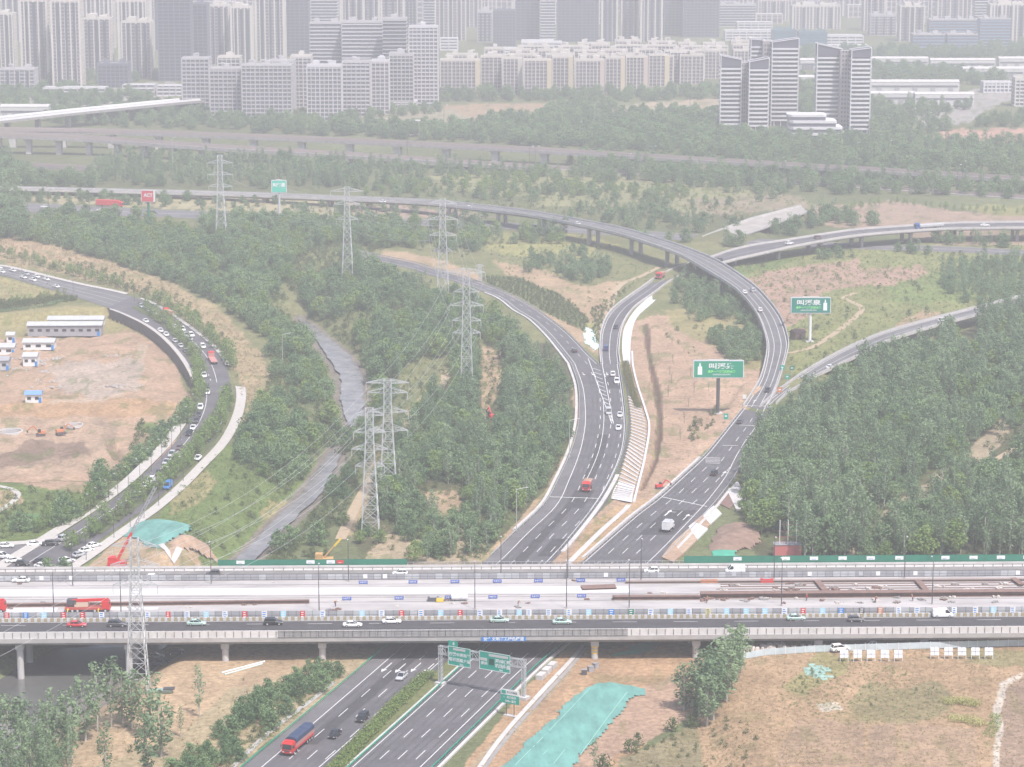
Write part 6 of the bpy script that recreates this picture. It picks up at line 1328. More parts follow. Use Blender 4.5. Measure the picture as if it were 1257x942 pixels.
# excavators and cranes
def excavator(px, py, h, label, m=ORANGE, sc_=1.0):
    p = on_ground(px, py); th = thing("excavator", label, "excavator", p, h); th.scale = (sc_,) * 3
    for s_ in (-1, 1): mb = MB(); mb.loft([[(x, s_ * 1.2 - .3, z) for x, z in ()] or [(-2, s_ * 1.2 - .3, .2), (-2, s_ * 1.2 + .3, .2), (-2, s_ * 1.2 + .3, .8), (-2, s_ * 1.2 - .3, .8)], [(-1.6, s_ * 1.2 - .3, 0), (-1.6, s_ * 1.2 + .3, 0), (-1.6, s_ * 1.2 + .3, .95), (-1.6, s_ * 1.2 - .3, .95)], [(1.6, s_ * 1.2 - .3, 0), (1.6, s_ * 1.2 + .3, 0), (1.6, s_ * 1.2 + .3, .95), (1.6, s_ * 1.2 - .3, .95)], [(2, s_ * 1.2 - .3, .2), (2, s_ * 1.2 + .3, .2), (2, s_ * 1.2 + .3, .8), (2, s_ * 1.2 - .3, .8)]]); mb.build("track", STEELD, th)
    mb = MB(); mb.box((-.6, 0, 1.6), (3.2, 2.5, 1.1), 0, (.92, .92)); mb.build("body", m, th); mb = MB(); mb.box((.5, .7, 2.3), (1.4, 1.0, 1.5), 0, (.8, .9)); mb.build("cab", GLASS, th)
    mb = MB(); mb.bar((.8, -.3, 1.6), (3.0, -.3, 4.4), .45, .6); mb.build("boom", m, th); mb = MB(); mb.bar((3.0, -.3, 4.4), (5.6, -.3, 2.6), .35, .45); mb.build("arm", m, th)
    mb = MB(); mb.hexa([(5.3, -.8, 1.4), (6.0, -.8, 1.6), (6.0, .2, 1.6), (5.3, .2, 1.4), (5.4, -.8, 2.6), (6.0, -.8, 2.5), (6.0, .2, 2.5), (5.4, .2, 2.6)]); mb.build("bucket", STEELD, th)
excavator(810, 600, .3, "red excavator on the bare soil beside the right carriageway", RED, .62); excavator(603, 515, 2.0, "red excavator in the clearing of the central wood", RED, .85); excavator(50, 535, 3.3, "orange excavator on the building site, left one", ORANGE, .8); excavator(75, 533, .4, "orange excavator on the building site, right one", ORANGE, .8)
def drill(px, py, L, lean, label, m1, m2, w_=0.7, sp=0.38):
    p = on_ground(px, py); th = thing("mobile_crane", label, "crane", p); a = math.radians(lean); d = Vector((math.sin(a), .12, math.cos(a))).normalized()
    mb = MB(); mb.box((0, 0, 1.2), (5, 2.8, 1.4)); mb.build("carrier", m1, th); mb = MB(); mb.box((-1.4, 0, 2.5), (2.0, 2.4, 1.3)); mb.build("cab", m1, th)
    mb = MB(); mb.tube(Vector((0, 0, 2)), Vector((0, 0, 2)) + d * L * sp, w_ * .6, 8); mb.build("lower_boom", m1, th)
    mb = MB(); q0 = Vector((0, 0, 2)) + d * L * sp; n_ = 12; s1 = d.cross(Vector((0, 1, 0))).normalized() * w_ * .5; s2 = Vector((0, 1, 0)) * w_ * .5
    for k in range(n_):
        a_, b_ = q0 + d * L * (1 - sp) * k / n_, q0 + d * L * (1 - sp) * (k + 1) / n_
        for e1, e2 in ((1, 1), (1, -1), (-1, -1), (-1, 1)):
            mb.bar(a_ + s1 * e1 + s2 * e2, b_ + s1 * e1 + s2 * e2, .14); mb.bar(a_ + s1 * e1 + s2 * e2, b_ - s1 * e1 + s2 * e2, .08)
    mb.build("lattice_boom", m2, th)
drill(144, 697, 23, 28, "crane with a red lower boom and grey lattice tip behind the bridge at the left", RED, PANG)
drill(398, 693, 7, 42, "small crane with a yellow tipped boom behind the left green hoarding", mat("dull_ochre", (.45, .28, .12)), YELLOW, .35, .6)

# ------------------------------------------------------------------ motorway gantry and signs
a = G(541, 840, 0.1); b_ = G(643, 858, 0.1); dv = (b_ - a); dv.z = 0; GL = dv.length; ga = math.atan2(dv.y, dv.x)
th = thing("sign_gantry", "steel truss gantry carrying two green signs over the right carriageway", "gantry", a, ga); HG = 9.4
for x in (0, GL):
    mb = MB()
    for sx in (-.35, .35):
        for sy in (-.35, .35): mb.bar((x + sx, sy, 0), (x + sx, sy, HG), .14)
    z = 0
    while z < HG - .9:
        for (x1, y1), (x2, y2) in (((-.35, -.35), (.35, -.35)), ((.35, -.35), (.35, .35)), ((.35, .35), (-.35, .35)), ((-.35, .35), (-.35, -.35))): mb.bar((x + x1, y1, z), (x + x2, y2, z + .9), .08)
        z += .9
    mb.build("post", STEEL, th); mb = MB(); mb.box((x, 0, .25), (2.2, 2.2, .7)); mb.build("plinth", CONCW, th)
mb = MB()
for sy in (-.4, .4):
    for z in (HG - 1.9, HG): mb.bar((-.5, sy, z), (GL + .5, sy, z), .13)
k = 0; x = 0
while x < GL - .5:
    for sy in (-.4, .4): mb.bar((x, sy, HG - 1.9 if k % 2 else HG), (x + 1.5, sy, HG if k % 2 else HG - 1.9), .08)
    mb.bar((x, -.4, HG), (x + 1.5 * (k % 2), .4, HG), .07); mb.bar((x, -.4, HG - 1.9), (x, -.4, HG), .08); x += 1.5; k += 1
mb.build("truss", STEEL, th)
def sign(px0, px1, H, zb, label, rows, parent_pt=None, extra=None, ztop_extra=False):
    u0 = (px0 - 541) / (643 - 541) * GL; u1 = (px1 - 541) / (643 - 541) * GL; W_ = u1 - u0; c = (u0 + u1) / 2
    pos = a + dv.normalized() * c; t2 = thing("direction_sign", label, "road sign", (pos.x, pos.y, a.z + zb), ga)
    mb = MB(); mb.box((0, -.55, H / 2), (W_, .1, H)); brd = mb.build("board", SIGNG, t2)
    mb = MB()
    for s_ in (-1, 1): mb.box((s_ * (W_ / 2 - .06), -.62, H / 2), (.12, .04, H)); 
    for z in (.06, H - .06): mb.box((0, -.623, z), (W_, .04, .12))
    mb.build("border", WHITE, t2)
    for (x_, z_, s_, tx, m_) in rows: text(tx, s_, m_, t2, Matrix.Translation((x_ * W_, -.62, z_ * H)) @ RX, ext=.012)
    if extra: extra(t2, W_, H)
    return t2
def ex1(t, W_, H): 
    mb = MB(); mb.box((.0, -.62, H * .87), (W_ * .55, .03, H * .12)); mb.build("route_panel", OFFW, t); mb = MB(); mb.box((-W_ * .28, -.55, H + .65), (W_ * .42, .1, 1.3)); mb.build("top_board", SIGNG, t)
    text("8", 1.0, WHITE, t, Matrix.Translation((-W_ * .25, -.62, H + .65)) @ RX, ext=.02)
sign(552, 579.5, 4.6, HG - 4.0, "left green gantry sign with a raised corner board and rows of white characters", [(-.3, .58, 1.0, "四港", WHITE), (-.3, .3, 1.0, "联动", WHITE), (.02, .58, .95, "中原", WHITE), (.02, .3, .95, "西路", WHITE), (.34, .58, .95, "科学", WHITE), (.34, .3, .95, "大道", WHITE), (.1, .1, .6, "2km", WHITE)], extra=ex1)
def ex2(t, W_, H): mb = MB(); mb.box((.12 * W_, -.62, H * .84), (W_ * .62, .03, H * .14)); mb.build("route_panel", OFFW, t); mb = MB(); mb.box((-.1 * W_, -.62, H * .48), (W_ * .16, .03, H * .34)); mb.build("dark_panel", mat("dark_green", (.01, .06, .05)), t); mb = MB(); mb.box((-.36 * W_, -.62, H * .56), (W_ * .22, .03, H * .16)); mb.build("white_panel", OFFW, t)
sign(590.5, 628, 4.4, HG - 3.7, "right green gantry sign, wide, with blocks of white characters and a dark panel", [(-.34, .33, .9, "南站", WHITE), (.14, .56, 1.05, "郑州", WHITE), (.14, .3, 1.05, "机场", WHITE), (.37, .56, 1.05, "新郑", WHITE), (.37, .3, 1.05, "许昌", WHITE), (.2, .1, .6, "1km", WHITE), (.12, .84, .5, "绕城高速公路", SIGNG)], extra=ex2)
p = G(626, 879, .1); t2 = thing("roadside_sign", "roadside sign on two posts below the gantry, white above and green below", "road sign", p, ga)
mb = MB(); mb.box((0, 0, 3.9), (4.8, .1, 2.0)); mb.build("board", SIGNG, t2); mb = MB(); mb.box((0, -.003, 5.55), (4.8, .1, 1.25)); mb.build("white_board", WHITE, t2); mb = MB(); mb.box((-1.6, -.07, 5.55), (1.1, .05, .8)); mb.build("route_panel", SIGNG, t2)
for x in (-1.0, 1.0): mb = MB(); mb.box((x, .12, 2.4), (.14, .14, 5.0)); mb.build("post", STEELD, t2)
mb = MB(); mb.box((0, .12, .05), (3.0, 1.0, .25)); mb.build("plinth", CONCW, t2)
text("东三环南路", .55, mat("sign_text_dark", (.1, .12, .12)), t2, Matrix.Translation((.55, -.09, 5.55)) @ RX); text("↖  出口指示", .62, WHITE, t2, Matrix.Translation((0, -.08, 4.35)) @ RX, ext=.01); text("500m 直行", .62, WHITE, t2, Matrix.Translation((0.2, -.08, 3.45)) @ RX, ext=.01)
# billboards
def billboard(px, py, zb, W_, H, label, m, lit=True, bottle=-.36, polem=STEELD, rz=0.0, txt=True, capx=.0):
    p = on_ground(px, py); t = thing("billboard", label, "billboard", p, rz)
    mb = MB(); mb.tube((0, 0, 0), (0, 0, zb), .62, 14); mb.build("pole", polem, t); mb = MB(); mb.box((0, 0, .2), (3, 3, .4)); mb.build("footing", CONCW, t)
    mb = MB(); mb.box((0, -1.0, zb + H / 2), (W_, .12, H)); mb.build("front_sheet", m, t); mb = MB(); mb.box((0, 1.0, zb + H / 2), (W_, .12, H)); mb.build("rear_sheet", PANG, t)
    mb = MB()
    for s_ in (-1, 1): mb.box((s_ * (W_ / 2 + .1), 0, zb + H / 2), (.25, 2.1, H + .2))
    mb.build("end_panel", WHITE, t)
    mb = MB(); mb.box((0, 0, zb - .2), (W_ + .3, 2.0, .35)); mb.box((0, 0, zb + H + .12), (W_ + .2, 1.9, .2)); mb.build("frame", STEEL, t)
    mb = MB(); [mb.bar((s_ * W_ * k / 4, -1, zb - .2), (s_ * W_ * k / 4, -2.0, zb - .5), .08) for s_ in (-1, 1) for k in (.5, 1.2, 1.8)]; mb.build("lamp_arm", STEELD, t)
    mb = MB(); mb.box((capx * W_, -.9, zb + H + .42), (W_ * .42, .2, .5)); mb.build("top_strip", WHITE, t)
    if txt:
        text("叫溪泉", H * .48, WHITE, t, Matrix.Translation((-bottle * W_ * .16, -1.08, zb + H * .68)) @ RX @ Matrix.Diagonal((1.15, .8, 1, 1)), ext=.05)
        text("真是一个天然的好水源", H * .17, mat("lime_text", (.25, .75, .2)), t, Matrix.Translation((-bottle * W_ * .16, -1.08, zb + H * .34)) @ RX, ext=.02)
        text("品质源自深山优质水源地", H * .10, WHITE, t, Matrix.Translation((-bottle * W_ * .16, -1.08, zb + H * .16)) @ RX)
        bx = bottle * W_; mb = MB()
        mb.hexa([(bx - .8, -1.10, zb + H * .15), (bx + .8, -1.10, zb + H * .15), (bx + .8, -1.07, zb + H * .15), (bx - .8, -1.07, zb + H * .15), (bx - .75, -1.10, zb + H * .68), (bx + .75, -1.10, zb + H * .68), (bx + .75, -1.07, zb + H * .68), (bx - .75, -1.07, zb + H * .68)])
        mb.box((bx, -1.085, zb + H * .80), (.7, .03, H * .22), 0, (.5, 1)); mb.build("bottle_picture", mat("bottle_white", (.75, .78, .8)), t)
    return t
BG = mat("billboard_green", (0.006, 0.27, 0.16), 0.5)
billboard(881, 508, 13.3, 17.2, 5.6, "green billboard with a white bottle at its left end on a dark pole", BG, bottle=-.38)
billboard(994, 420, 12.2, 15.6, 5.9, "green billboard with a white bottle at its right end on a white pole", mat("billboard_green_dull", (0.01, 0.20, 0.16), .5), bottle=.37, polem=WHITE)
t = billboard(183, 280, 14.2, 6.6, 5.6, "red billboard with white letters by the far highway", mat("billboard_red", (.6, .07, .09), .6), rz=-.25, txt=False, polem=GREENP)
text("ACT", 2.4, WHITE, t, Matrix.Translation((.4, -1.1, 17.5)) @ RX, ext=.08)
t = billboard(343, 262, 11.8, 7.8, 6.3, "small green billboard on a thin pale pole by the far highway", mat("billboard_teal", (.05, .45, .33), .6), rz=.1, txt=False, polem=STEEL)
text("叫溪泉", 2.3, WHITE, t, Matrix.Translation((0, -1.1, 15.6)) @ RX, ext=.08)
# small signs at the merge, lamp posts beside the roads
def small_sign(px, py, W_, H, zb, m, label, rz=0.0):
    p = on_ground(px, py); t = thing("traffic_sign", label, "road sign", p, rz); mb = MB(); mb.box((0, 0, zb + H / 2), (W_, .08, H)); mb.build("board", m, t)
    mb = MB(); mb.tube((0, .1, 0), (0, .1, zb + H * .8), .09, 8); mb.build("post", STEEL, t); mb = MB(); mb.box((0, -.05, zb + H * .55), (W_ * .5, .03, H * .25)); mb.build("symbol", WHITE, t)
small_sign(960, 464, 1.7, 1.8, 3.0, SIGNG, "green sign at the ramp edge, left of a pair"); small_sign(972, 463, 1.9, 1.5, 2.6, GREENP, "green sign at the ramp edge, right of a pair"); small_sign(966, 472, 1.5, 1.6, 2.0, SIGNG, "lower green sign in the merge nose")
small_sign(957, 484, 1.9, 1.9, .6, ORANGE, "orange sign at the tip of the merge"); small_sign(891, 520, 1.6, 2.0, 1.5, SIGNG, "green sign on the left verge of the right carriageway"); small_sign(914, 491, 1.3, 1.5, .4, WHITE, "white sign on the verge above the bare soil")
LW = lamp_post(12.5, .10, 2.6, STEEL); LW.place(on_ground(634, 652), 0.2, "pale mast with two side arms on the outside of the left bend"); LW.place(on_ground(699, 562), .3, "pale mast beside the poplars on the left bend")
for i, (x, y) in enumerate(((93, 700), (347, 450), (730, 163), (212, 212))):
    if i == 0: continue
    LW.place(on_ground(x, y), .3 * i, ["", "pale lamp mast among the river bank bushes", "lone white mast in the far wood below the mid rise blocks", "pale mast rising from the wood below the railway viaduct"][i], scale=(1, 1, 1.0 if i == 1 else 1.7))
LS = lamp_post(7.5, .07, 1.4, STEELD)
for i, (x, y) in enumerate(((112, 640), (122, 632), (134, 622), (145, 614), (158, 605), (172, 595), (186, 582), (199, 570), (211, 557), (222, 541), (232, 528), (241, 512), (106, 689), (140, 662), (160, 648), (177, 637), (195, 622), (210, 605), (225, 592), (27, 340), (58, 351), (90, 362), (165, 372), (203, 404))):
    LS.place(on_ground(x, y), 2.3, "small dark street lamp beside the curved town road", group="street lamps of the curved town road")
for i, (x, y) in enumerate(((60, 262), (110, 262), (545, 150), (640, 153), (647, 158), (847, 125), (840, 152), (868, 158), (1138, 150), (1139, 160), (1241, 150), (470, 168), (500, 190), (520, 170), (650, 205), (657, 205), (710, 172), (770, 215), (800, 205), (1050, 200), (1090, 198), (960, 225), (1181, 225), (1175, 230), (1040, 178), (1120, 155))):
    LS.place(on_ground(x, y + 6), 1.0, "thin lamp post rising from the far woods", group="lamp posts in the far woods", scale=(2.2, 2.2, 2.0))
# ------------------------------------------------------------------ high-rise background
def W2(name, c): return mat(name, c, .85, var=.06, scale=.05)
GL1 = mat("window_glass_grey", (0.10, 0.10, 0.13), .35, .5, var=.35, scale=.35); GL2 = mat("window_glass_dark", (0.045, 0.055, 0.075), .25, .6, var=.3, scale=.2); GL3 = mat("window_glass_teal", (0.08, .16, .2), .3, .5, var=.2, scale=.2)
WL = W2("lilac_render", (.40, .385, .395)); WC = W2("cream_render", (.52, .485, .44)); WW = W2("white_render", (.58, .57, .585)); WB = W2("brown_render", (.30, .27, .27)); WY = W2("yellow_render", (.50, .43, .30)); WP = W2("pink_render", (.47, .39, .345)); WPL = W2('pale_lilac_render', (.50, .485, .50)); WD = W2("dark_cladding", (.13, .14, .17)); ROOFM = W2("grey_roof", (.40, .39, .39))
def block(x0, x1, ytop, ybase, label, depth=16, wall=WL, slab=WL, rib=WC, glass=GL1, fl=3.0, sl=1.1, bay=3.6, ribw=.7, name="apartment_tower", cat="apartment block", end=None, rz=0.0, crown=True, group=None, rd=.45, ribs=True, zcut=0, slot=False, steps=False):
    xc = (x0 + x1) / 2; p = on_ground(xc, ybase); p.z -= .2; s_ = S(ybase); w_ = (x1 - x0) / s_ * 0.99; p = p + Vector((0, depth / 2, 0))
    H = min(150.0, (ybase - ytop) / (s_ * CT) * 1.0); b = thing(name, label, cat, p, rz, group)
    mb = MB(); mb.box((0, 0, H / 2), (w_ - 2 * rd, depth - 2 * rd, H)); mb.build("window_band", glass, b)
    n = max(2, int(H / fl)); mb = MB()
    for k in range(n + 1): z = min(k * fl + sl / 2, H - sl / 2); mb.box((0, 0, z), (w_, depth, sl))
    mb.build("floor_band", slab, b)
    if ribs:
        nb = max(2, int(round(w_ / bay))); mb = MB()
        for k in range(nb + 1):
            x = -w_ / 2 + w_ * k / nb; x = min(max(x, -w_ / 2 + ribw / 2), w_ / 2 - ribw / 2); big_ = 1.5 if k % 3 == 0 else 1
            mb.box((x, -depth / 2 + .05, H / 2 + .2), (ribw * big_, .9, H + .4)); mb.box((x, depth / 2 - .05, H / 2 + .2), (ribw * big_, .9, H + .4))
        for k in range(1, max(2, int(depth / 5))):
            y = -depth / 2 + depth * k / max(2, int(depth / 5))
            for sx in (-1, 1): mb.box((sx * (w_ / 2 - .05), y, H / 2 + .1), (.7, 1.6, H + .2))
        mb.build("wall_pier", rib, b)
    if slot:
        mb = MB(); [mb.box((x_, -depth / 2 - .25, H / 2), (R.uniform(1.6, 3.0), .5, H - 2)) for x_ in (-w_ * .27, w_ * .02, w_ * .3)]; mb.build("dark_slot_strip", GL2, b)  # dark strips set proud of the front stand in for recessed slots
    if steps:
        mb = MB(); mb.box((-w_ * .16, 0, H + 2.5), (w_ * .26, depth * .6, 5)); mb.box((w_ * .2, 0, H + 1.6), (w_ * .24, depth * .6, 3.2)); mb.build("roof_tower", rib, b)
    if end is not None:
        mb = MB(); mb.box((w_ / 2 - 1.8, -.02, H / 2 + .3), (3.8, depth + 1.0, H + .6)); mb.build("end_wall", end, b)
    r_ = MB(); r_.box((0, 0, H + .15), (w_ - .4, depth - .4, .3)); rf = r_.build("roof", ROOFM, b)
    if crown:
        mb = MB(); nb = max(1, int(w_ / 12))
        for k in range(nb):
            x = -w_ / 2 + w_ * (k + .5) / nb; mb.box((x + R.uniform(-1, 1), R.uniform(-2, 2), H + 2.0), (R.uniform(3.5, 6), 5, 4.0)); mb.box((x + R.uniform(-3, 3), 0, H + 4.2), (3, 3, 1.0))
        for sx in (-1, 1): mb.box((sx * (w_ / 2 - .2), 0, H + .8), (.4, depth, 1.4))
        for sy in (-1, 1): mb.box((0, sy * (depth / 2 - .2), H + .8), (w_ - .9, .4, 1.4))
        mb.build("stair_house", rib, rf)
    return b
# lilac apartment cluster
LC = [(381, 420, 32, 120), (420, 472, 31, 122), (470, 500, 27, 126), (357, 383, 72, 132), (268, 296, 73, 130), (224, 258, 75, 141), (502, 538, 37, 132), (258, 297, 87, 147), (330, 362, 78, 138), (478, 508, 69, 134), (297, 359, 83, 149), (377, 420, 84, 149), (420, 455, 79, 144), (456, 478, 78, 141)]
PLC = ["rear lilac tower at the cluster's middle with pale floor lines", "wide rear lilac block with pale floor lines", "tall dark banded office tower behind the lilac cluster", "small rear lilac block", "second small rear lilac block", "leftmost front block of the lilac cluster", "tall pale tower at the right end of the lilac cluster", "second front block of the lilac cluster from the left", "rear block seen between the front lilac blocks", "dark fronted block left of the tall pale tower", "widest front block of the lilac cluster", "front block right of the widest lilac block", "front lilac block with white floor bands", "narrow front block with a white right edge"]
for i, (x0, x1, yt, yb) in enumerate(LC):
    block(x0, x1, yt, yb, PLC[i], depth=18, wall=WL, slab=(WPL if i in (0, 1, 6, 12) else WL), rib=(WC if i in (3, 4) else WL if i not in (6, 13, 11) else WPL), ribw=.5, glass=(GL2 if i in (2, 9) else GL1), bay=3.4, sl=1.0 if i not in (2,) else .8, ribs=i not in (2, 0, 1))
# mid-rise rows with warm end walls
k = 0; ENDS = [WY, WP, WY, WC, WP, WY]
for x0, x1, yt, yb, e in ((540, 589, 76, 117, WY), (590, 616, 72, 114, None), (617, 641, 74, 116, WC), (643, 677, 76, 118, WY), (678, 703, 72, 112, WY), (706, 742, 76, 117, WP), (743, 767, 73, 113, WY), (768, 795, 72, 110, WP), (796, 821, 70, 107, WY), (822, 850, 66, 103, WP), (851, 883, 64, 97, None)):
    block(x0, x1, yt, yb, "cream mid rise block, number %s from the left in the front row, %s" % (["one", "two", "three", "four", "five", "six", "seven", "eight", "nine", "ten", "eleven"][k], "warm end wall" if e else "plain end wall"), depth=14, slab=WB, rib=WC, glass=GL1, bay=3.2, ribw=.55, end=e, sl=1.2, name="apartment_building"); k += 1
for row, (yb, yt, xa, xb) in enumerate(((104, 69, 545, 880), (96, 63, 590, 930), (89, 58, 640, 930), (83, 53, 700, 925))):
    x = xa + R.uniform(0, 10)
    while x < xb - 20:
        w_ = R.uniform(22, 40); block(x, x + w_, yt + R.uniform(-1.5, 2), yb, "cream roofed mid rise block in the rows behind the front row", depth=13, slab=WB, rib=WC, bay=3.4, ribw=.6, sl=1.2, name="apartment_building", group="mid rise blocks behind the front row"); x += w_ + R.uniform(3, 9)
# far towers along the top of the picture
TW = [(-20, 18, 20, 87, 'c'), (27, 61, 4, 104, 'c'), (65, 101, 5, 107, 'c'), (0, 43, 87, 113, 'l'), (103, 137, 26, 96, 'b'), (120, 158, 80, 108, 'd'), (150, 187, 30, 96, 'b'), (146, 182, 4, 85, 'b'), (195, 236, 4, 100, 'd'), (238, 256, 8, 92, 'd'), (257, 283, 10, 80, 'b'), (284, 310, 12, 82, 'b'), (314, 350, -30, 76, 'b'), (351, 380, 2, 70, 'd'), (382, 415, -4, 66, 'w'), (420, 447, -20, 62, 'b'), (468, 496, -20, 60, 'b'), (497, 512, -8, 55, 'l'), (520, 534, -30, 45, 'w'), (534, 572, -30, 50, 'b'), (586, 604, 16, 52, 'l'), (605, 633, 15, 57, 'd'), (633, 662, -20, 50, 'd'), (663, 682, -20, 52, 'w'), (684, 735, -30, 52, 'd'), (738, 758, -30, 52, 'b'), (762, 784, -30, 50, 'c'), (786, 813, -30, 52, 'b'), (815, 838, -20, 44, 'd'), (838, 883, -30, 46, 'd'), (882, 928, 8, 33, 'w'), (930, 968, 2, 26, 'b'), (972, 1032, 9, 36, 'b'), (1060, 1086, -10, 38, 'b'), (1104, 1134, 10, 51, 'c'), (1196, 1212, -20, 44, 'w'), (1214, 1262, 8, 57, 'c'), (1150, 1192, -10, 34, 'c'), (1034, 1056, -20, 20, 'b'), (948, 978, 39, 55, 't'), (980, 1016, 41, 57, 't'), (1120, 1160, 44, 66, 'u'), (1162, 1200, 44, 66, 'u'), (1202, 1240, 25, 60, 'u'), (1140, 1200, 26, 50, 'u'), (556, 592, -30, 34, 'b'), (60, 98, -30, 58, 'b'), (102, 140, -30, 60, 'b'), (20, 58, -20, 50, 'l'), (186, 214, -30, 62, 'b'), (444, 466, -20, 48, 'b'), (1234, 1268, -20, 30, 'b'), (0, 26, -20, 52, 'b'), (1068, 1100, 20, 44, 'l')]
ST_ = {'c': (WB, WC, GL1, "cream ribbed"), 'b': (WB, WC, GL1, "brown and cream"), 'l': (WL, WL, GL1, "lilac grey"), 'd': (WD, WD, GL2, "dark glass"), 'w': (WW, WL, GL2, "pale banded"), 't': (GL3, GL3, GL3, "teal sheeted low"), 'u': (W2("blue_netting", (.22, .33, .42)), WL, GL1, "blue netted unfinished")}
ORD = "first second third fourth fifth sixth seventh eighth ninth tenth eleventh twelfth thirteenth fourteenth fifteenth sixteenth seventeenth eighteenth nineteenth twentieth twenty-first twenty-second twenty-third twenty-fourth".split()
byk = {}
for t_ in TW: byk.setdefault(t_[4], []).append(t_)
for kk in byk: byk[kk].sort()
for (x0, x1, yt, yb, kk) in TW:
    sm, rm, gm, nm = ST_[kk]; o_ = byk[kk].index((x0, x1, yt, yb, kk)); lab = "%s high rise along the top, %s such from the left" % (nm, ORD[o_])
    yt_ = max(yt, yb - 118)
    block(x0, x1, yt_, yb, lab, depth=20, slab=sm, rib=rm, glass=gm, bay=R.uniform(3.4, 5.4), ribw=R.uniform(.8, 1.5) if kk in 'cb' else .5, sl=R.uniform(.7, 1.1), fl=3.1, slot=kk in 'cbl', steps=kk in 'cb', name="high_rise", cat="high rise", ribs=kk not in 'wtu', group=None)
# hazy fill of the far city
FT = 0
for row, yb in enumerate((30, 22, 14, 6, -2, -10, -18)):
    x = -30 + R.uniform(0, 15)
    while x < 1290:
        w_ = R.uniform(12, 34); hpx = R.uniform(12, 34) if x > 900 else R.uniform(26, 50)
        if not (yb > 10 and 890 < x < 1050 and R.random() < .5):
            block(x, x + w_, yb - hpx, yb, "hazy tower block in the far city along the top edge", depth=16, slab=R.choice((WL, WB)), rib=R.choice((WC, WL)), bay=6, ribw=1.2, fl=3.2 * 2, sl=2.2, name="tower_block", cat="high rise", group="hazy blocks of the far city", crown=False); FT += 1
        x += w_ + R.uniform(4, 16)
for (x0, x1, yt, yb) in ((890, 960, 38, 50), (905, 948, 28, 40), (1010, 1060, 44, 56), (1018, 1066, 56, 64), (1075, 1118, 30, 40), (600, 640, 60, 68), (640, 690, 52, 64), (365, 395, 40, 58), (540, 562, 48, 62)):
    block(x0, x1, yt, yb, "low pale city block below the far towers", depth=22, slab=WW, rib=WW, bay=8, sl=1.4, name="city_block", cat="building", group="low pale city blocks", crown=False)
# paired white towers with sloping dark crowns
def wing(px0, px1, ybase, yl, yr, label, depth=15, core=None, rzz=0.0):
    p = on_ground((px0 + px1) / 2, ybase); s_ = S(ybase); w_ = (px1 - px0) / s_; p = p + Vector((0, depth / 2, 0)); k_ = s_ * CT
    hl, hr = (ybase - yl) / k_, (ybase - yr) / k_; H = min(hl, hr) - 4.5; b = thing("white_tower", label, "residential tower", p, rzz)
    mb = MB(); mb.box((0, 0, H / 2), (w_ - 1.6, depth - 1.6, H)); mb.build("window_wall", GL2, b)
    n = int(H / 3.05)
    for k in range(n):
        z = 3.6 + k * 3.05
        if z > H - .5: break
        mb = MB(); mb.loft([[(-w_ / 2, -depth / 2 + .6, z), (-w_ / 4, -depth / 2, z), (w_ / 4, -depth / 2, z), (w_ / 2, -depth / 2 + .6, z), (w_ / 2, depth / 2, z), (-w_ / 2, depth / 2, z)],
                            [(-w_ / 2, -depth / 2 + .6, z + 1.25), (-w_ / 4, -depth / 2, z + 1.25), (w_ / 4, -depth / 2, z + 1.25), (w_ / 2, -depth / 2 + .6, z + 1.25), (w_ / 2, depth / 2, z + 1.25), (-w_ / 2, depth / 2, z + 1.25)]]); mb.build("balcony_band", WW, b)
    mb = MB(); mb.hexa([(-w_ / 2 + .4, -depth / 2 + .7, H), (w_ / 2 - .4, -depth / 2 + .7, H), (w_ / 2 - .4, depth / 2 - .5, H), (-w_ / 2 + .4, depth / 2 - .5, H), (-w_ / 2 + .4, -depth / 2 + .7, hl), (w_ / 2 - .4, -depth / 2 + .7, hr), (w_ / 2 - .4, depth / 2 - .5, hr), (-w_ / 2 + .4, depth / 2 - .5, hl)]); cr = mb.build("crown", mat("crown_louvre", (.09, .09, .12), .7), b)
    mb = MB()
    for y in (-depth / 2 + .5, depth / 2 - .4): mb.bar((-w_ / 2, y, hl + .2), (w_ / 2, y, hr + .2), .7, .5)
    for sx, h in ((-1, hl), (1, hr)): mb.bar((sx * (w_ / 2 - .1), -depth / 2 + .5, h + .2), (sx * (w_ / 2 - .1), depth / 2 - .4, h + .2), .5, .5)
    mb.build("rim", WW, cr)
    for sx, h in ((-1, hl), (1, hr)): mb = MB(); mb.box((sx * (w_ / 2 - .15), -depth / 2 + .55, h / 2), (.6, .9, h)); mb.build("edge_fin", WW, b)
    mb = MB(); [mb.box((-w_ / 2 + w_ * (i + .5) / 4, -depth / 2 + 1, 1.8), (.6, .6, 3.6)) for i in range(4)]; mb.build("ground_column", WW, b)
    return b
def tcore(px0, px1, ybase, ytop, parent, depth=11):
    s_ = S(ybase); p = on_ground((px0 + px1) / 2, ybase) + Vector((0, depth / 2 + 5, 0)); H = (ybase - ytop) / (s_ * CT); w_ = (px1 - px0) / s_; q = p - parent.location
    mb = MB(); mb.box((q.x, q.y, H / 2), (w_ + .6, depth, H)); c = mb.build("stair_core", WB, parent)
    mb = MB(); n = int(H / 3.05); [mb.box((q.x + dx, q.y - depth / 2 - .03, 3 + k * 3.05), (w_ * .16, .1, 1.5)) for k in range(n) for dx in (-w_ * .28, 0, w_ * .28)]; mb.build("core_window", GL2, c)["kind"] = "stuff"
b1 = wing(920, 937, 152, 51.5, 52.5, "left wing of the rear paired white tower"); b2 = wing(946, 979, 155, 55, 50.5, "right wing of the rear paired white tower, the broadest"); tcore(936, 947, 154, 54, b2)
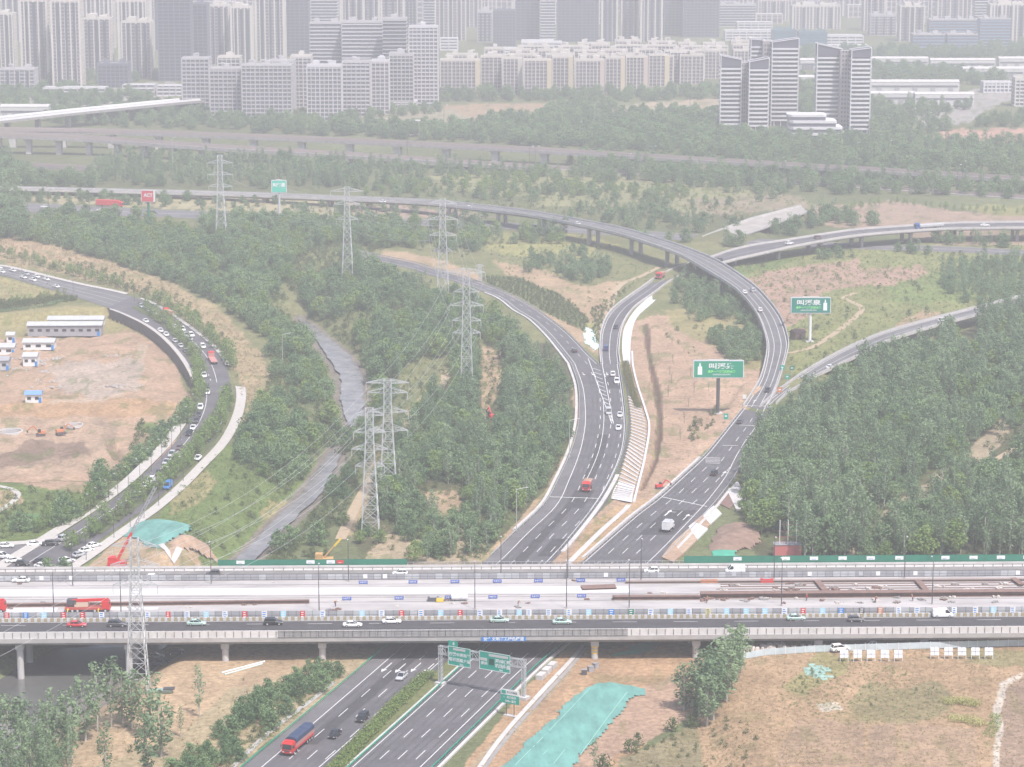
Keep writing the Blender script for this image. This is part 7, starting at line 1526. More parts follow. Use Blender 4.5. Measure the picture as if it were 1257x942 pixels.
b3 = wing(883.5, 909.5, 160, 71, 76, "left wing of the front shorter white tower"); b4 = wing(918.5, 943, 162, 78.5, 74, "right wing of the front shorter white tower"); tcore(909, 919, 160, 80, b3)
b5 = wing(1001, 1032, 163, 57, 63.5, "left wing of the right paired white tower"); b6 = wing(1043, 1067.5, 166, 65, 62, "right wing of the right paired white tower"); tcore(1031, 1044, 165, 66, b5)
p = on_ground(1000, 172) + Vector((0, 12, 0)); b = thing("podium_building", "low white building with stepped curved floors between the paired towers", "building", p)
for k, (w_, d_, xo) in enumerate(((40, 26, 2), (37, 24, 1), (33, 22, -1), (27, 18, -5))):
    mb = MB(); z = .5 + k * 4.2; mb.box((xo, 0, z + 1.2), (w_ - 1.5, d_ - 1.5, 2.6)); mb.build("window_band", GL1, b)
    mb = MB(); hw, hd = w_ / 2, d_ / 2; c = 2.5; mb.prism([(xo - hw + c, -hd), (xo + hw - c, -hd), (xo + hw, -hd + c), (xo + hw, hd - c), (xo + hw - c, hd), (xo - hw + c, hd), (xo - hw, hd - c), (xo - hw, -hd + c)], z + 2.5, z + 4.2); mb.build("floor_band", WW, b)
# warehouses
def warehouse(x0, x1, yt, yb, label, depth=40, hgt=9, roof=CONCW):
    p = on_ground((x0 + x1) / 2, yb); s_ = S(yb); w_ = (x1 - x0) / s_; depth = max(12, ((yb - yt) - hgt * s_) / (s_ * (yb - HOR) / FOC)); p = p + Vector((0, depth / 2, 0)); b = thing("warehouse", label, "warehouse", p, 0)
    mb = MB(); mb.box((0, 0, hgt / 2), (w_ - .5, depth - .5, hgt)); mb.build("wall", OFFW, b); mb = MB(); mb.box((0, -depth / 2 + .1, hgt * .6), (w_ * .96, .4, 1.2)); mb.build("window_strip", GL1, b)
    mb = MB(); n = max(1, int(depth / 22))
    for k in range(n):
        y0, y1 = -depth / 2 + depth * k / n, -depth / 2 + depth * (k + 1) / n
        mb.add([(-w_ / 2, y0, hgt), (-w_ / 2, y1, hgt), (-w_ / 2, (y0 + y1) / 2, hgt + 1.6), (w_ / 2, y0, hgt), (w_ / 2, y1, hgt), (w_ / 2, (y0 + y1) / 2, hgt + 1.6)], [(0, 1, 2), (3, 5, 4), (0, 2, 5, 3), (2, 1, 4, 5), (0, 3, 4, 1)])
    mb.build("roof", roof, b)
    mb = MB(); [mb.box((-w_ / 2 + w_ * (i + .5) / 5, -depth / 2 - .1, 2.2), (4, .3, 4.4)) for i in range(5)]; mb.build("gate", PANG, b)
for x0, x1, yt, yb, lb in ((1068, 1140, 72, 84, "long pale roofed shed far behind the right towers"), (1142, 1222, 75, 86, "long grey roofed shed beside the far pale shed"), (1226, 1300, 71, 84, "far shed with ribbed roof at the right edge"), (1182, 1300, 86, 97, "wide grey shed right of the wooded strip"), (1068, 1178, 103, 114, "wide white shed in the middle of the sheds"), (1066, 1123, 115, 129, "white shed with a light gable nearest the towers"), (1123, 1196, 117, 130, "low white shed with bright end wall"), (980, 1000, 98, 108, "pale shed seen between the white towers"), (982, 1000, 78, 86, "white shed roof between the white towers, upper"), (0, 60, 138, 146, "pale shed under the white metro viaduct at the left")):
    warehouse(x0, x1, yt, yb, lb)
block(1207, 1243, 101, 114, "white four storey office block right of the sheds", depth=14, slab=WW, rib=WW, name="office_block", cat="building", crown=False); block(1245, 1275, 98, 131, "pale block at the right edge above the road", depth=14, slab=WW, rib=WC, name="office_block", cat="building")
for x0, x1, yt, yb, lb in ((52, 130, 108, 118, "low pale market building at the foot of the left towers"), (150, 190, 105, 118, "glass fronted hall left of the lilac cluster"), (192, 224, 106, 118, "brown striped hall left of the lilac cluster"), (482, 512, 125, 134, "low building at the foot of the tall pale tower"), (640, 680, 50, 62, "white hotel like block above the mid rise rows")):
    block(x0, x1, yt, yb, lb, depth=16, slab=WW, rib=WL, bay=6, name="hall_building", cat="building", crown=False)
# small tower structure in the far wood
p = on_ground(511, 166); b = thing("valve_tower", "small square tower with pale corner columns in the far wood", "tower", p); mb = MB(); [mb.box((sx * 2, sy * 2, 5), (.8, .8, 10)) for sx in (-1, 1) for sy in (-1, 1)]; mb.build("column", WW, b); mb = MB(); mb.box((0, 0, 5), (3.4, 3.4, 9.4)); mb.build("core", WB, b); mb = MB(); mb.box((0, 0, 10.3), (5.4, 5.4, .6)); mb.build("roof", WW, b)

# ------------------------------------------------------------------ building site at the left
def barrack(x0, x1, yt, yb, label, depth=7, h=3.2, wall=WHITE, roof=PANGL, bays=9):
    p = on_ground((x0 + x1) / 2, yb); s_ = S(yb); w_ = (x1 - x0) / s_; p = p + Vector((0, depth / 2, 0)); b = thing("site_barrack", label, "barrack", p, .02)
    mb = MB(); mb.box((0, 0, h / 2), (w_, depth, h)); mb.build("wall", wall, b)
    mb = MB(); mb.add([(-w_ / 2 - .4, -depth / 2 - .6, h), (-w_ / 2 - .4, depth / 2 + .6, h), (-w_ / 2 - .4, 0, h + 1.1), (w_ / 2 + .4, -depth / 2 - .6, h), (w_ / 2 + .4, depth / 2 + .6, h), (w_ / 2 + .4, 0, h + 1.1)], [(0, 1, 2), (3, 5, 4), (0, 2, 5, 3), (2, 1, 4, 5), (0, 3, 4, 1)]); mb.build("roof", roof, b)
    for i in range(bays):
        x = -w_ / 2 + w_ * (i + .5) / bays; mb = MB(); mb.box((x, -depth / 2 - .03, h * .55), (w_ / bays * .5, .08, 1.1)); mb.build("window", GLASS, b)
    mb = MB(); mb.box((w_ * .46, -depth / 2 - .04, 1.0), (1.0, .06, 2.0)); mb.build("door", BLUE, b)
barrack(58, 127, 396, 401, "rear row of the long grey roofed site barracks", h=3); barrack(33, 125, 403, 413, "front long two storey site barrack with grey roof and window row", h=4.6, bays=9, wall=PANG)
barrack(28, 66, 418, 430, "low grey shed in front of the long barracks", bays=3); barrack(8, 17, 411, 421, "small white cabin left of the barracks", bays=1, depth=4)
barrack(28, 45, 438, 450, "white stacked cabin below the grey shed", bays=2, h=4); barrack(-8, 17, 428, 436, "white cabin at the left frame edge", bays=2); barrack(-10, 10, 442, 455, "dark roofed cabin at the left frame edge", bays=2, wall=PANGL, roof=PANG, h=4)
barrack(31, 50, 488, 495, "white hut with a blue roof alone on the orange soil", bays=2, roof=mat("blue_roof", (.15, .28, .6), .6), depth=4)
# retaining wall between the road and the sunken site
mb = MB(); dW0, dW1 = 4, TOWN2.nearest(262, 468)[0]; TOWN2.wall(mb, 0, 1.1, -4.6, .25, dW0, dW1, -.9, 4); th = thing("retaining_wall", "tall dark retaining wall curving along the road above the building site", "retaining wall", TOWN2.at(dW0, 0)); mb.build("wall", mat("wet_concrete", (.12, .105, .10), .9, var=.2, scale=.3), th, world=True)
mb = MB(); TOWN2.wall(mb, 0, 1.0, .25, .45, dW0, dW1, -.9, 4); mb.build("coping", PAVE, th, world=True)
for x, y, rr_, lb in ((12, 532, 4.6, "round concrete pit at the left frame edge"), (91, 524, 3.2, "small round concrete pit right of the excavators")):
    p = on_ground(x, y); mb = MB(); n_ = 24; o_ = [(rr_ * math.cos(i * 6.2832 / n_), rr_ * 1.0 * math.sin(i * 6.2832 / n_)) for i in range(n_)]; th = thing("concrete_pit", lb, "pit ring", p)
    for i in range(n_): (xa, ya), (xb, yb_) = o_[i], o_[(i + 1) % n_]; mb.hexa([(xa, ya, 0), (xb, yb_, 0), (xb * .88, yb_ * .88, 0), (xa * .88, ya * .88, 0), (xa, ya, .9), (xb, yb_, .9), (xb * .88, yb_ * .88, .9), (xa * .88, ya * .88, .9)])
    mb.build("ring", CONCW, th); mb = MB(); mb.prism([(x_ * .87, y_ * .87) for x_, y_ in o_], 0, .2); mb.build("floor_slab", CONCD, th)
def heap(poly, h, label, m, name="spoil_heap", seed=1, cat="heap", lift=0.0, step=0.7, edge=5):
    wp = [(on_ground(x, y)) for x, y in poly]; xs = [q.x for q in wp]; ys = [q.y for q in wp]; zz = sum(q.z for q in wp) / len(wp)
    gx = np.arange(min(xs) - step, max(xs) + step, step); gy = np.arange(min(ys) - step, max(ys) + step, step); X, Y = np.meshgrid(gx, gy)
    m_ = inside([(q.x, q.y) for q in wp], X + (fbm(X / 4, Y / 4, seed) - .47) * 3, Y + (fbm(X / 4, Y / 4, seed + 9) - .47) * 3); d_ = blur(m_.astype(float), max(1, int(edge)))
    z_ = h * np.clip(2 * d_ - .95, 0, 1) ** .8 * (.6 + .8 * fbm(X / 5, Y / 5, seed + 3)) + (fbm(X / 1.3, Y / 1.3, seed + 5) - .5) * .3 * min(1, h + .3) * np.clip(2 * d_ - .9, 0.15, 1)
    mb = MB(); id_ = {}
    for i in range(len(gy)):
        for j in range(len(gx)):
            if m_[i, j]: id_[(i, j)] = len(mb.v); mb.v.append((X[i, j], Y[i, j], ground_z(X[i, j], Y[i, j]) + max(.06, z_[i, j] + .06 + lift)))
    for (i, j) in id_:
        if (i + 1, j) in id_ and (i, j + 1) in id_ and (i + 1, j + 1) in id_: mb.f.append((id_[(i, j)], id_[(i, j + 1)], id_[(i + 1, j + 1)], id_[(i + 1, j)]))
    return tag(mb.build(name, m, smooth=True), label, cat)
heap([(168, 642), (195, 637), (214, 640), (234, 645), (238, 652), (222, 662), (205, 668), (198, 676), (180, 672), (160, 662), (150, 658)], 1.4, "teal dust net spread on the soil below the curved road", NET, "dust_net", 3, "dust net", .1)
heap([(205, 668), (222, 660), (240, 664), (262, 682), (268, 692), (230, 700), (208, 690)], 3.0, "brown spoil heap beside the teal dust net", SOIL, seed=5)
heap([(709, 850), (728, 840), (742, 838), (766, 842), (792, 845), (790, 852), (775, 862), (768, 872), (742, 900), (720, 925), (700, 950), (690, 992), (560, 992), (600, 955), (640, 915), (660, 895), (680, 880)], .5, "large teal dust net covering the bare soil right of the carriageway", NET, "dust_net", 11, "dust net", .1)
NS = mat("net_streak", (.22, .42, .37), .9)  # paler strips along the net draw its wrinkles by colour
for lns in (((742, 846), (700, 895), (640, 955), (600, 990)), ((758, 848), (724, 885), (680, 940), (640, 990)), ((724, 848), (676, 898), (610, 965)), ((770, 852), (745, 885), (712, 930))):
    o_ = path(lns, .25, "net_streak", NS, .55); del o_['kind']; o_.name = "net_streak"; o_.parent = bpy.data.objects.get("dust_net.001")
heap([(872, 676), (888, 672), (905, 674), (906, 684), (870, 686)], 1.0, "small green dust net behind the right green hoarding", mat("green_netting", (.06, .32, .22), .9, var=.2, scale=.3), "dust_net", 13, "dust net", .1)
heap([(772, 792), (800, 787), (815, 790), (800, 800), (770, 805), (745, 808)], .5, "green netting in the shade under the bridge", MATS["green_netting"], "dust_net", 15, "dust net", .05)
heap([(880, 650), (905, 640), (935, 650), (930, 672), (895, 680), (868, 676)], 2.2, "brown soil mound between the steps and the red cabin", mat("dark_soil", (.22, .15, .115), .95, var=.3, scale=.4), seed=17)
heap([(716, 400), (728, 405), (737, 428), (730, 432), (715, 418)], .3, "pale sheeting in the tip of the fork", mat("pale_teal_sheet", (.5, .62, .6), .8), "plastic_sheet", 19, "sheet", .05)
heap([(985, 818), (1000, 812), (1020, 822), (1030, 832), (1010, 838), (990, 830)], .3, "torn teal netting lying in the dry grass", mat("faded_net", (.25, .38, .33), .95, var=.4, scale=.8), "torn_net", 21, "dust net", 0, step=1.6)
for i in range(12):
    x, y = R.choice(((R.uniform(70, 170), R.uniform(436, 464)), (R.uniform(55, 150), R.uniform(464, 476)), (R.uniform(5, 60), R.uniform(440, 480))))
    p = on_ground(x, y); mb = MB()
    for k in range(22): a_ = R.uniform(0, 6.28); q_ = abs(R.gauss(0, 2.6)); sz = R.uniform(.25, .8); mb.box((p.x + q_ * math.cos(a_) * 1.8, p.y + q_ * math.sin(a_), p.z + sz * .25), (sz * 1.4, sz, sz * .5), R.uniform(0, 3), (.8, .7))
    tag(mb.build("rubble_pile", CONC), "scatter of pale rubble in the middle of the building site", "rubble pile", group="rubble on the building site")
for n_ in (NET,):
    nn_ = n_.node_tree; nz_ = [q for q in nn_.nodes if q.type == 'TEX_NOISE'][0]; bp_ = nn_.nodes.new('ShaderNodeBump'); bp_.inputs['Distance'].default_value = .35; nn_.links.new(nz_.outputs[0], bp_.inputs['Height']); nn_.links.new(bp_.outputs[0], nn_.nodes['Principled BSDF'].inputs['Normal'])
for i, (x, y) in enumerate(((893, 803), (905, 800), (920, 797), (945, 796), (960, 795), (1000, 796))):
    p = on_ground(x, y); mb = MB()
    for k in range(14): a_ = R.uniform(0, 6.28); q_ = R.uniform(0, 2.2); sz = R.uniform(.5, 1.3); mb.box((p.x + q_ * math.cos(a_) * 1.6, p.y + q_ * math.sin(a_), p.z + sz * .3), (sz, sz * .8, sz * .7), R.uniform(0, 3), (.7, .6))
    tag(mb.build("rubble_pile", RUBBLE), "heap of broken concrete in the shade under the right part of the bridge", "rubble pile", group="concrete heaps under the right bridge")

# ------------------------------------------------------------------ verges: ribbed slope, white sheet, hedges, stepped bank
def strip2(Lp, Rp, z0, z1, name, m, label, cat, k=6, structure=False):
    A = catmull([G(x, y, z0) for x, y in Lp], k); B = catmull([G(x, y, z1) for x, y in Rp], k); mb = MB(); n = len(A)
    for a_, b_ in zip(A, B): mb.v += [tuple(a_), tuple(b_)]
    for i in range(n - 1): mb.f.append((2 * i, 2 * i + 1, 2 * i + 3, 2 * i + 2))
    o = mb.build(name, m); return tag(o, label, cat), A, B
strip2([(803, 360), (781, 379), (767, 401), (763.5, 424), (765.5, 447)], [(812, 362), (800, 373), (782, 390), (775, 412.5), (773.5, 448)], .25, .12, "white_slope_sheet", CONCWW, "bright white sheeting on the slope beside the upper bend", "slope sheet")
th = thing("ribbed_slope", "pale slope with concrete ribs beside the joined carriageways", "slope", G(770, 550))
LP_ = [(771, 486), (774, 510), (774, 535), (768, 560), (758, 594), (750, 612)]; RP_ = [(783, 492), (791, 515), (792, 543), (786, 574), (778, 600), (772, 612)]
A = catmull([G(x, y, .3) for x, y in LP_], 8); B = catmull([G(x, y, .15) for x, y in RP_], 8); mb = MB()
for a_, b_ in zip(A, B): mb.v += [tuple(a_), tuple(b_)]
for i in range(len(A) - 1): mb.f.append((2 * i, 2 * i + 1, 2 * i + 3, 2 * i + 2))
mb.build("soil_face", mat("slope_soil", (.36, .27, .19), .95, var=.2, scale=.5), th, world=True)
mb = MB(); nr = 34
for i in range(nr):
    u = (i + .5) / nr * (len(A) - 1); j = int(u); f_ = u - j; a_, b_ = A[j].lerp(A[j + 1], f_), B[j].lerp(B[j + 1], f_); mb.bar(a_ + Vector((0, 0, .12)), b_ + Vector((0, 0, .12)), .75, .3)
mb.build("concrete_rib", CONCW, th, world=True)['kind'] = 'stuff'
strip2([(750, 612), (754, 600), (760, 590)], [(776, 617), (777, 606), (780, 596)], .3, .2, "slope_apron", CONCWW, "white concrete apron at the foot of the ribbed slope", "apron")
mbk = MB(); KR = catmull([G(x, y, .1) for x, y in ((776, 432), (777, 450), (783, 475), (792, 503), (797, 525), (792, 560), (785, 590), (778, 617))], 8)
for a_, b_ in zip(KR[:-1], KR[1:]): mbk.bar(a_, b_, .7, .7)
tag(mbk.build("kerb_wall", CONCWW), "white kerb running down the outer side of the ribbed slope", "kerb wall")
def hedge(pts, wd, h, label, leafm=LF_B, step=.8, name="hedge", zoff=0.0, leaf=.17, per=60, cat="hedge"):
    c = catmull([Vector((*on_ground(x, y).xy, 0)) for x, y in pts], 6); cl = []; o0 = c[0]
    for a_, b_ in zip(c[:-1], c[1:]):
        L_ = (b_ - a_).length; t_ = (b_ - a_).normalized(); nn = Vector((t_.y, -t_.x, 0)); k = max(1, int(L_ / step))
        for i in range(k):
            q = a_.lerp(b_, i / k); m_ = max(1, int(wd / 1.1))
            for j in range(m_):
                o_ = ((j + .5) / m_ - .5) * wd * .85 + R.uniform(-.2, .2); s_ = q + nn * o_; cl.append((s_.x - o0.x, s_.y - o0.y, ground_z(s_.x, s_.y) + zoff + h * .55 + R.uniform(-.15, .15), h * .55 * R.uniform(.85, 1.2)))
    cm = crown_mesh(name, cl, leaf, per, 1.0, leafm); o = bpy.data.objects.new(name, cm); COL.objects.link(o); o.location = (o0.x, o0.y, 0); return tag(o, label, cat, kind='stuff' if 'crop' in cat else None)
HM = leafmat("hedge_leaf", (.12, .19, .05), (.22, .28, .09))
hedge([(372, 990), (416, 942), (445, 910), (476, 877), (505, 849), (528, 828)], 3.5, 1.7, "long clipped green hedge in the median of the motorway", HM, .9, "median_hedge", -.2, .2, 70)
strip2([(350, 990), (402, 942), (476, 877), (549, 812), (617, 750)], [(366, 990), (422, 942), (497, 877), (569, 812), (640, 750)], .14, .14, "median_verge", mat("verge_grass", (.12, .13, .05), .95, var=.3, scale=.6), None, None)[0]['kind'] = 'structure'
hedge([(768, 448), (774, 475), (784, 503)], 2.2, 1.8, "olive hedge strip between the joined carriageways and the ribbed slope", leafmat("olive_leaf", (.12, .13, .06), (.17, .17, .07)), .9, "hedge_strip", .1)
hedge([(60, 376), (92, 366)], 3, 1.4, "short dark hedge beside the town road's side entrance", LF_B, 1.2)
hedge([(0, 384), (40, 379), (60, 376)], 3, 1.4, "dark hedge at the left frame edge below the town road", LF_B, 1.2)
hedge([(1160, 864), (1182, 863), (1203, 868)], 4.5, 1.2, "upper patch of pale yellow green vegetables in the right field", leafmat("pale_crop", (.34, .36, .12), (.5, .48, .22)), .9, "vegetable_patch", 0, .14, 60, "crop patch")
hedge([(1166, 884), (1190, 886), (1208, 893)], 5.0, 1.2, "lower patch of pale yellow green vegetables in the right field", bpy.data.materials["pale_crop"], .9, "vegetable_patch", 0, .14, 60, "crop patch")
hedge([(1222, 880), (1221, 893), (1212, 908)], 3.2, 1.2, "greener vegetable strip at the field path", LF_Y, .9, "vegetable_patch", 0, .14, 60, "crop patch")
for i, y in enumerate((924, 930, 937, 945)): hedge([(962, y), (990, y + .5), (1012, y)], 1.6, .8, "row of dry pale cabbages in the dug plot", leafmat("dry_crop", (.36, .28, .16), (.45, .36, .22)), 1.3, "cabbage_row", 0, .14, 45, "crop row")['group'] = "cabbage rows in the dug plot"
# stepped white and brown bank right of the carriageway
for i, (q, m, lb) in enumerate((([(880, 618), (893, 607), (904, 616), (896, 626)], RUST, "dark brown panel in the stepped bank, uppermost"), ([(862, 634), (876, 622), (886, 632), (872, 645)], CONCWW, "upper white slab of the stepped bank"), ([(845, 648), (858, 638), (869, 651), (856, 664)], CONCWW, "lower white slab of the stepped bank"),
                            ([(852, 642), (862, 634), (872, 645), (868, 650)], SOIL, "soil strip between the white slabs"), ([(826, 668), (846, 650), (856, 664), (838, 682)], mat("brown_slab", (.38, .28, .2), .9, var=.2, scale=.5), "brown earth step at the foot of the white slabs"), ([(893, 605), (905, 592), (922, 622), (904, 628)], CONCW, "pale concrete face under the leafy bright tree"), ([(812, 686), (826, 668), (838, 682), (826, 692)], SOIL, "soil step nearest the bridge"))):
    mb = MB(); n_ = len(q); b3_ = [on_ground(x, y) for x, y in q]; mb.add([(p_.x, p_.y, p_.z - .1) for p_ in b3_] + [(p_.x, p_.y, p_.z + .35 + .03 * i) for p_ in b3_], [(k_, (k_ + 1) % n_, n_ + (k_ + 1) % n_, n_ + k_) for k_ in range(n_)] + [tuple(range(n_, 2 * n_))]); tag(mb.build("bank_slab", m), lb, "slab")
# red cabin with masts behind the right hoarding
p = on_ground(967, 684); th = thing("red_cabin", "red site cabin with three tall white poles on its roof", "cabin", p)
mb = MB(); mb.box((0, 1.5, 1.7), (7.6, 3, 3.4)); mb.build("wall", mat("faded_red", (.52, .16, .15), .7), th); mb = MB(); [mb.box((x * .9, -.03, 1.7), (.08, .06, 3.2)) for x in range(-4, 5)]; mb.build("corrugation", MATS["faded_red"], th)
mb = MB(); mb.box((0, 1.5, 3.5), (7.9, 3.3, .2)); mb.build("roof", PANG, th)
for x in (-2.3, 0, 2.4): mb = MB(); mb.tube((x, .6, 3.5), (x, .6, 10.5), .12, 8); mb.build("pole", WHITE, th)
mb = MB(); [mb.bar((-2.3, .6, z), (2.6, .6, z), .06) for z in (4.6, 5.8, 7.2, 9.2)]; [mb.bar((x, .6, 3.5), (x, .6, 5.8), .06) for x in np.arange(-3.6, 3.7, .6)]; mb.bar((-3.6, .6, 5.6), (3.6, .6, 5.6), .07); mb.build("railing", mat("dull_red_rail", (.35, .12, .12)), th)
# pale fence and boards at the edge of the right field
FP = [(868, 822), (905, 811), (940, 805), (1000, 801), (1062, 799), (1130, 797), (1200, 795), (1300, 792)]
c = [on_ground(x, y) for x, y in FP]; th = thing("site_fence", "low pale blue sheet fence curving along the top of the right field", "fence", c[0]); mb = MB(); mp = MB()
for a_, b_ in zip(c[:-1], c[1:]):
    n_ = max(1, int((b_ - a_).length / 2.4))
    for k in range(n_):
        q0, q1 = a_.lerp(b_, k / n_), a_.lerp(b_, (k + .96) / n_); mb.bar(q0 + Vector((0, 0, .9)), q1 + Vector((0, 0, .9)), .06, 1.6); mp.box((q0.x, q0.y, q0.z + .9), (.12, .12, 1.9))
mb.build("sheet", mat("pale_blue_panel", (.45, .52, .55), .6, var=.15, scale=.4), th, world=True)['kind'] = 'stuff'; mp.build("post", WHITE, th, world=True)['kind'] = 'stuff'
FR = None
for i, x in enumerate((1036, 1052.5, 1069, 1086, 1102.5, 1147, 1164, 1180.5, 1197, 1213.5)):
    lb = "white framed board on thin legs in the %s group of five by the pale fence" % ("left" if i < 5 else "right")
    if FR is None:
        t = thing("framed_board", lb, "board"); mb = MB(); mb.hexa([(-1.0, -.35, 1.0), (1.0, -.35, 1.0), (1.0, -.27, 1.0), (-1.0, -.27, 1.0), (-1.0, .1, 2.8), (1.0, .1, 2.8), (1.0, .18, 2.8), (-1.0, .18, 2.8)]); mb.build("panel", mat("board_white", (.66, .68, .72), .5), t)
        mb = MB(); mb.bar((0, -.40, 1.0), (0, .05, 2.8), .08); mb.bar((-1, -.18, 1.9), (1, -.18, 1.9), .08); mb.build("cross_bar", PANG, t)
        for sx in (-1, 1): mb = MB(); mb.bar((sx * .95, -.4, 0), (sx * .95, .1, 2.8), .1); mb.build("leg", WHITE, t)
        FR = Proto(t)
    FR.place(on_ground(x, 812 if i < 5 else 809), 0, lb, "boards, " + ("left" if i < 5 else "right") + " group")
for i, x in enumerate((1231, 1237, 1243)):
    pass
# grey boxes by the yellow banded pier, white pipe, green boat
p = on_ground(722, 826)
for i, (x, y, lb) in enumerate(((717, 828, "dark grey box nearest the carriageway by the banded pier"), (725, 824, "grey box between two others by the banded pier"), (731, 820, "grey box against the banded pier"))):
    q = on_ground(x, y); t = thing("equipment_box", lb, "box", q, .4 * i); mb = MB(); mb.box((0, 0, .6), (1.3, 1.1, 1.2)); mb.build("case", PANG if i else STEELD, t); mb = MB(); mb.box((0, 0, 1.23), (1.4, 1.2, .06)); mb.build("lid", CONCD, t)
mb = MB(); mb.tube(on_ground(272, 827) + Vector((0, 0, .2)), on_ground(325, 813) + Vector((0, 0, .2)), .22, 8); tag(mb.build("white_pipe", WHITE), "long white pipe lying on the tan soil under the bridge", "pipe")
mb = MB(); mb.tube(on_ground(276, 829) + Vector((0, 0, .2)), on_ground(322, 816) + Vector((0, 0, .2)), .2, 8); tag(mb.build("pale_pipe", MATS["pale_teal_sheet"]), "pale teal pipe beside the long white pipe", "pipe")
p = on_ground(195, 851); t = thing("rowing_boat", "old grey green boat lying at the foot of the near pylon", "boat", p, .05); mb = MB()
mb.loft([[(x, -w_, .9), (x, -w_ * .6, .1), (x, w_ * .6, .1), (x, w_, .9)] for x, w_ in ((-3, .2), (-2, .8), (0, 1.0), (2, .9), (3.2, .7))]); mb.build("hull", mat("boat_green", (.25, .34, .30), .7), t); mb = MB(); mb.box((2.4, 0, 1.1), (2.6, 1.6, .3)); mb.build("cover", STEELD, t)
for x, y, lb in ((800, 385, ""),): pass
# gate kerb of the carriageway edge near the bridge
for i, (x, y) in enumerate(((664, 833), (671, 826), (678, 820))):
    q = on_ground(x, y); mb = MB(); mb.box((q.x, q.y, .6), (1.6, 3.2, 1.2), -.35); tag(mb.build("concrete_block", CONCW), "pale concrete block on the verge just below the bridge", "concrete block", group="concrete blocks on the verge")

# ------------------------------------------------------------------ trees standing apart, each with its own place
def tree(k, px, py, s_, label, sz=None, group=None):
    p = on_ground(px, py); return TP[k].place((p.x, p.y, p.z - .1), R.uniform(0, 6.28), label, group, scale=(s_, s_, sz or s_))
NT = [('p2', 868, 892, .95, "frontmost poplar of the tall clump right of the teal net"), ('p1', 858, 880, 1.0, "left poplar of the tall clump in front of the expressway"), ('p1', 848, 868, .8, "thin sparse poplar on the left rim of the tall clump"), ('p2', 872, 876, 1.12, "tallest poplar in the middle of the clump"),
      ('p1', 880, 866, 1.15, "poplar in the right middle of the tall clump"), ('p2', 888, 856, 1.1, "poplar behind on the right of the tall clump"), ('p1', 896, 846, 1.15, "broad poplar at the right of the tall clump"), ('p2', 903, 836, 1.05, "darker poplar on the right rim of the tall clump"), ('p1', 909, 826, 1.0, "rearmost poplar of the tall clump beside the pale fence"), ('p3', 862, 862, 1.1, "poplar behind the left side of the tall clump"),
      ('p3', 840, 872, 1.2, 'sparse poplar low on the left rim of the tall clump'), ('p2', 876, 884, 1.15, 'dense front right poplar of the tall clump'), ('p1', 892, 862, 1.2, 'dense poplar just behind the front right of the tall clump'), ('p1', 866, 870, 1.25, 'tall central left poplar of the clump'), ('l1', 245, 880, 1.15, "single slender young poplar on the tan soil"), ('l1', 222, 905, .7, "small young poplar below the single slender one"),
      ('l1', 120, 898, 1.5, "poplar with a pale trunk left of the boat"), ('l1', 137, 893, 1.55, "second pale trunked poplar left of the boat"), ('p3', 150, 888, 1.4, "third poplar of the group below the embankment path"), ('p1', 162, 896, 1.2, "dense poplar at the pylon's foot"), ('p3', 185, 905, 1.5, "dense dark poplar right of the pylon's foot"), ('p3', 198, 930, 1.5, "dense poplar below the pylon"), ('p1', 180, 962, 1.3, "poplar at the bottom edge left of the thicket"),
      ('l1', 60, 940, 1.6, "tall poplar with a leaning white trunk at the lower left"), ('p1', 32, 935, 1.3, "full poplar at the lower left"), ('p2', 10, 945, 1.3, "full poplar at the lower left frame corner"), ('p1', 85, 935, 1.4, "poplar right of the leaning white trunk"), ('l1', 130, 958, 1.2, "short young poplar at the bottom edge"), ('p3', 105, 910, 1.5, "poplar over the dark water"),
      ('l1', 730, 950, .75, "dark young tree at the bottom edge of the teal net"), ('s1', 743, 945, 1.4, "round bush right of the dark young tree"), ('s1', 775, 925, 1.3, "bush on the slope above the round bush"), ('s1', 782, 915, 1.1, "upper bush on the slope"), ('s1', 825, 898, 1.3, "low bush left of the tall clump's foot"), ('s1', 850, 893, 1.2, "low bush at the tall clump's foot"),
      ('y1', 935, 655, 1.25, "bright leafy tree at the left front of the right wood"), ('y1', 945, 640, 1.2, "second bright leafy tree at the front of the right wood"), ('y1', 925, 640, .9, "small bright tree above the stepped bank"), ('y1', 965, 600, 1.0, "bright crown in the front of the right wood"), ('y1', 1208, 500, 1.1, "single bright round tree in the middle of the right wood"), ('y1', 606, 400, 1.0, "bright round tree beside the west road behind the tall pylon"),
      ('p2', 1097, 684, .95, "pale tree with forked white trunk at the front of the right wood"), ('l1', 1156, 684, 1.0, "pale tree with a bare leaning trunk at the front of the right wood"), ('p1', 1050, 684, 1.0, "full pale tree in front of the right wood"), ('p1', 1000, 684, 1.0, "tree right of the red cabin"),
      ('b2', 78, 700, .6, "small round tree on the parking lot, right one"), ('b2', 58, 702, .65, "small round tree on the parking lot beside parked cars")]
for k, x, y, s_, lb in NT:
    o_ = tree(k, x, y, s_, lb); f_ = 1.45 if (k in ('p1', 'p2', 'p3') and 835 < x < 915) else (1.2 if x < 210 else 1.0); o_.scale = (s_ * f_, s_ * f_, s_)
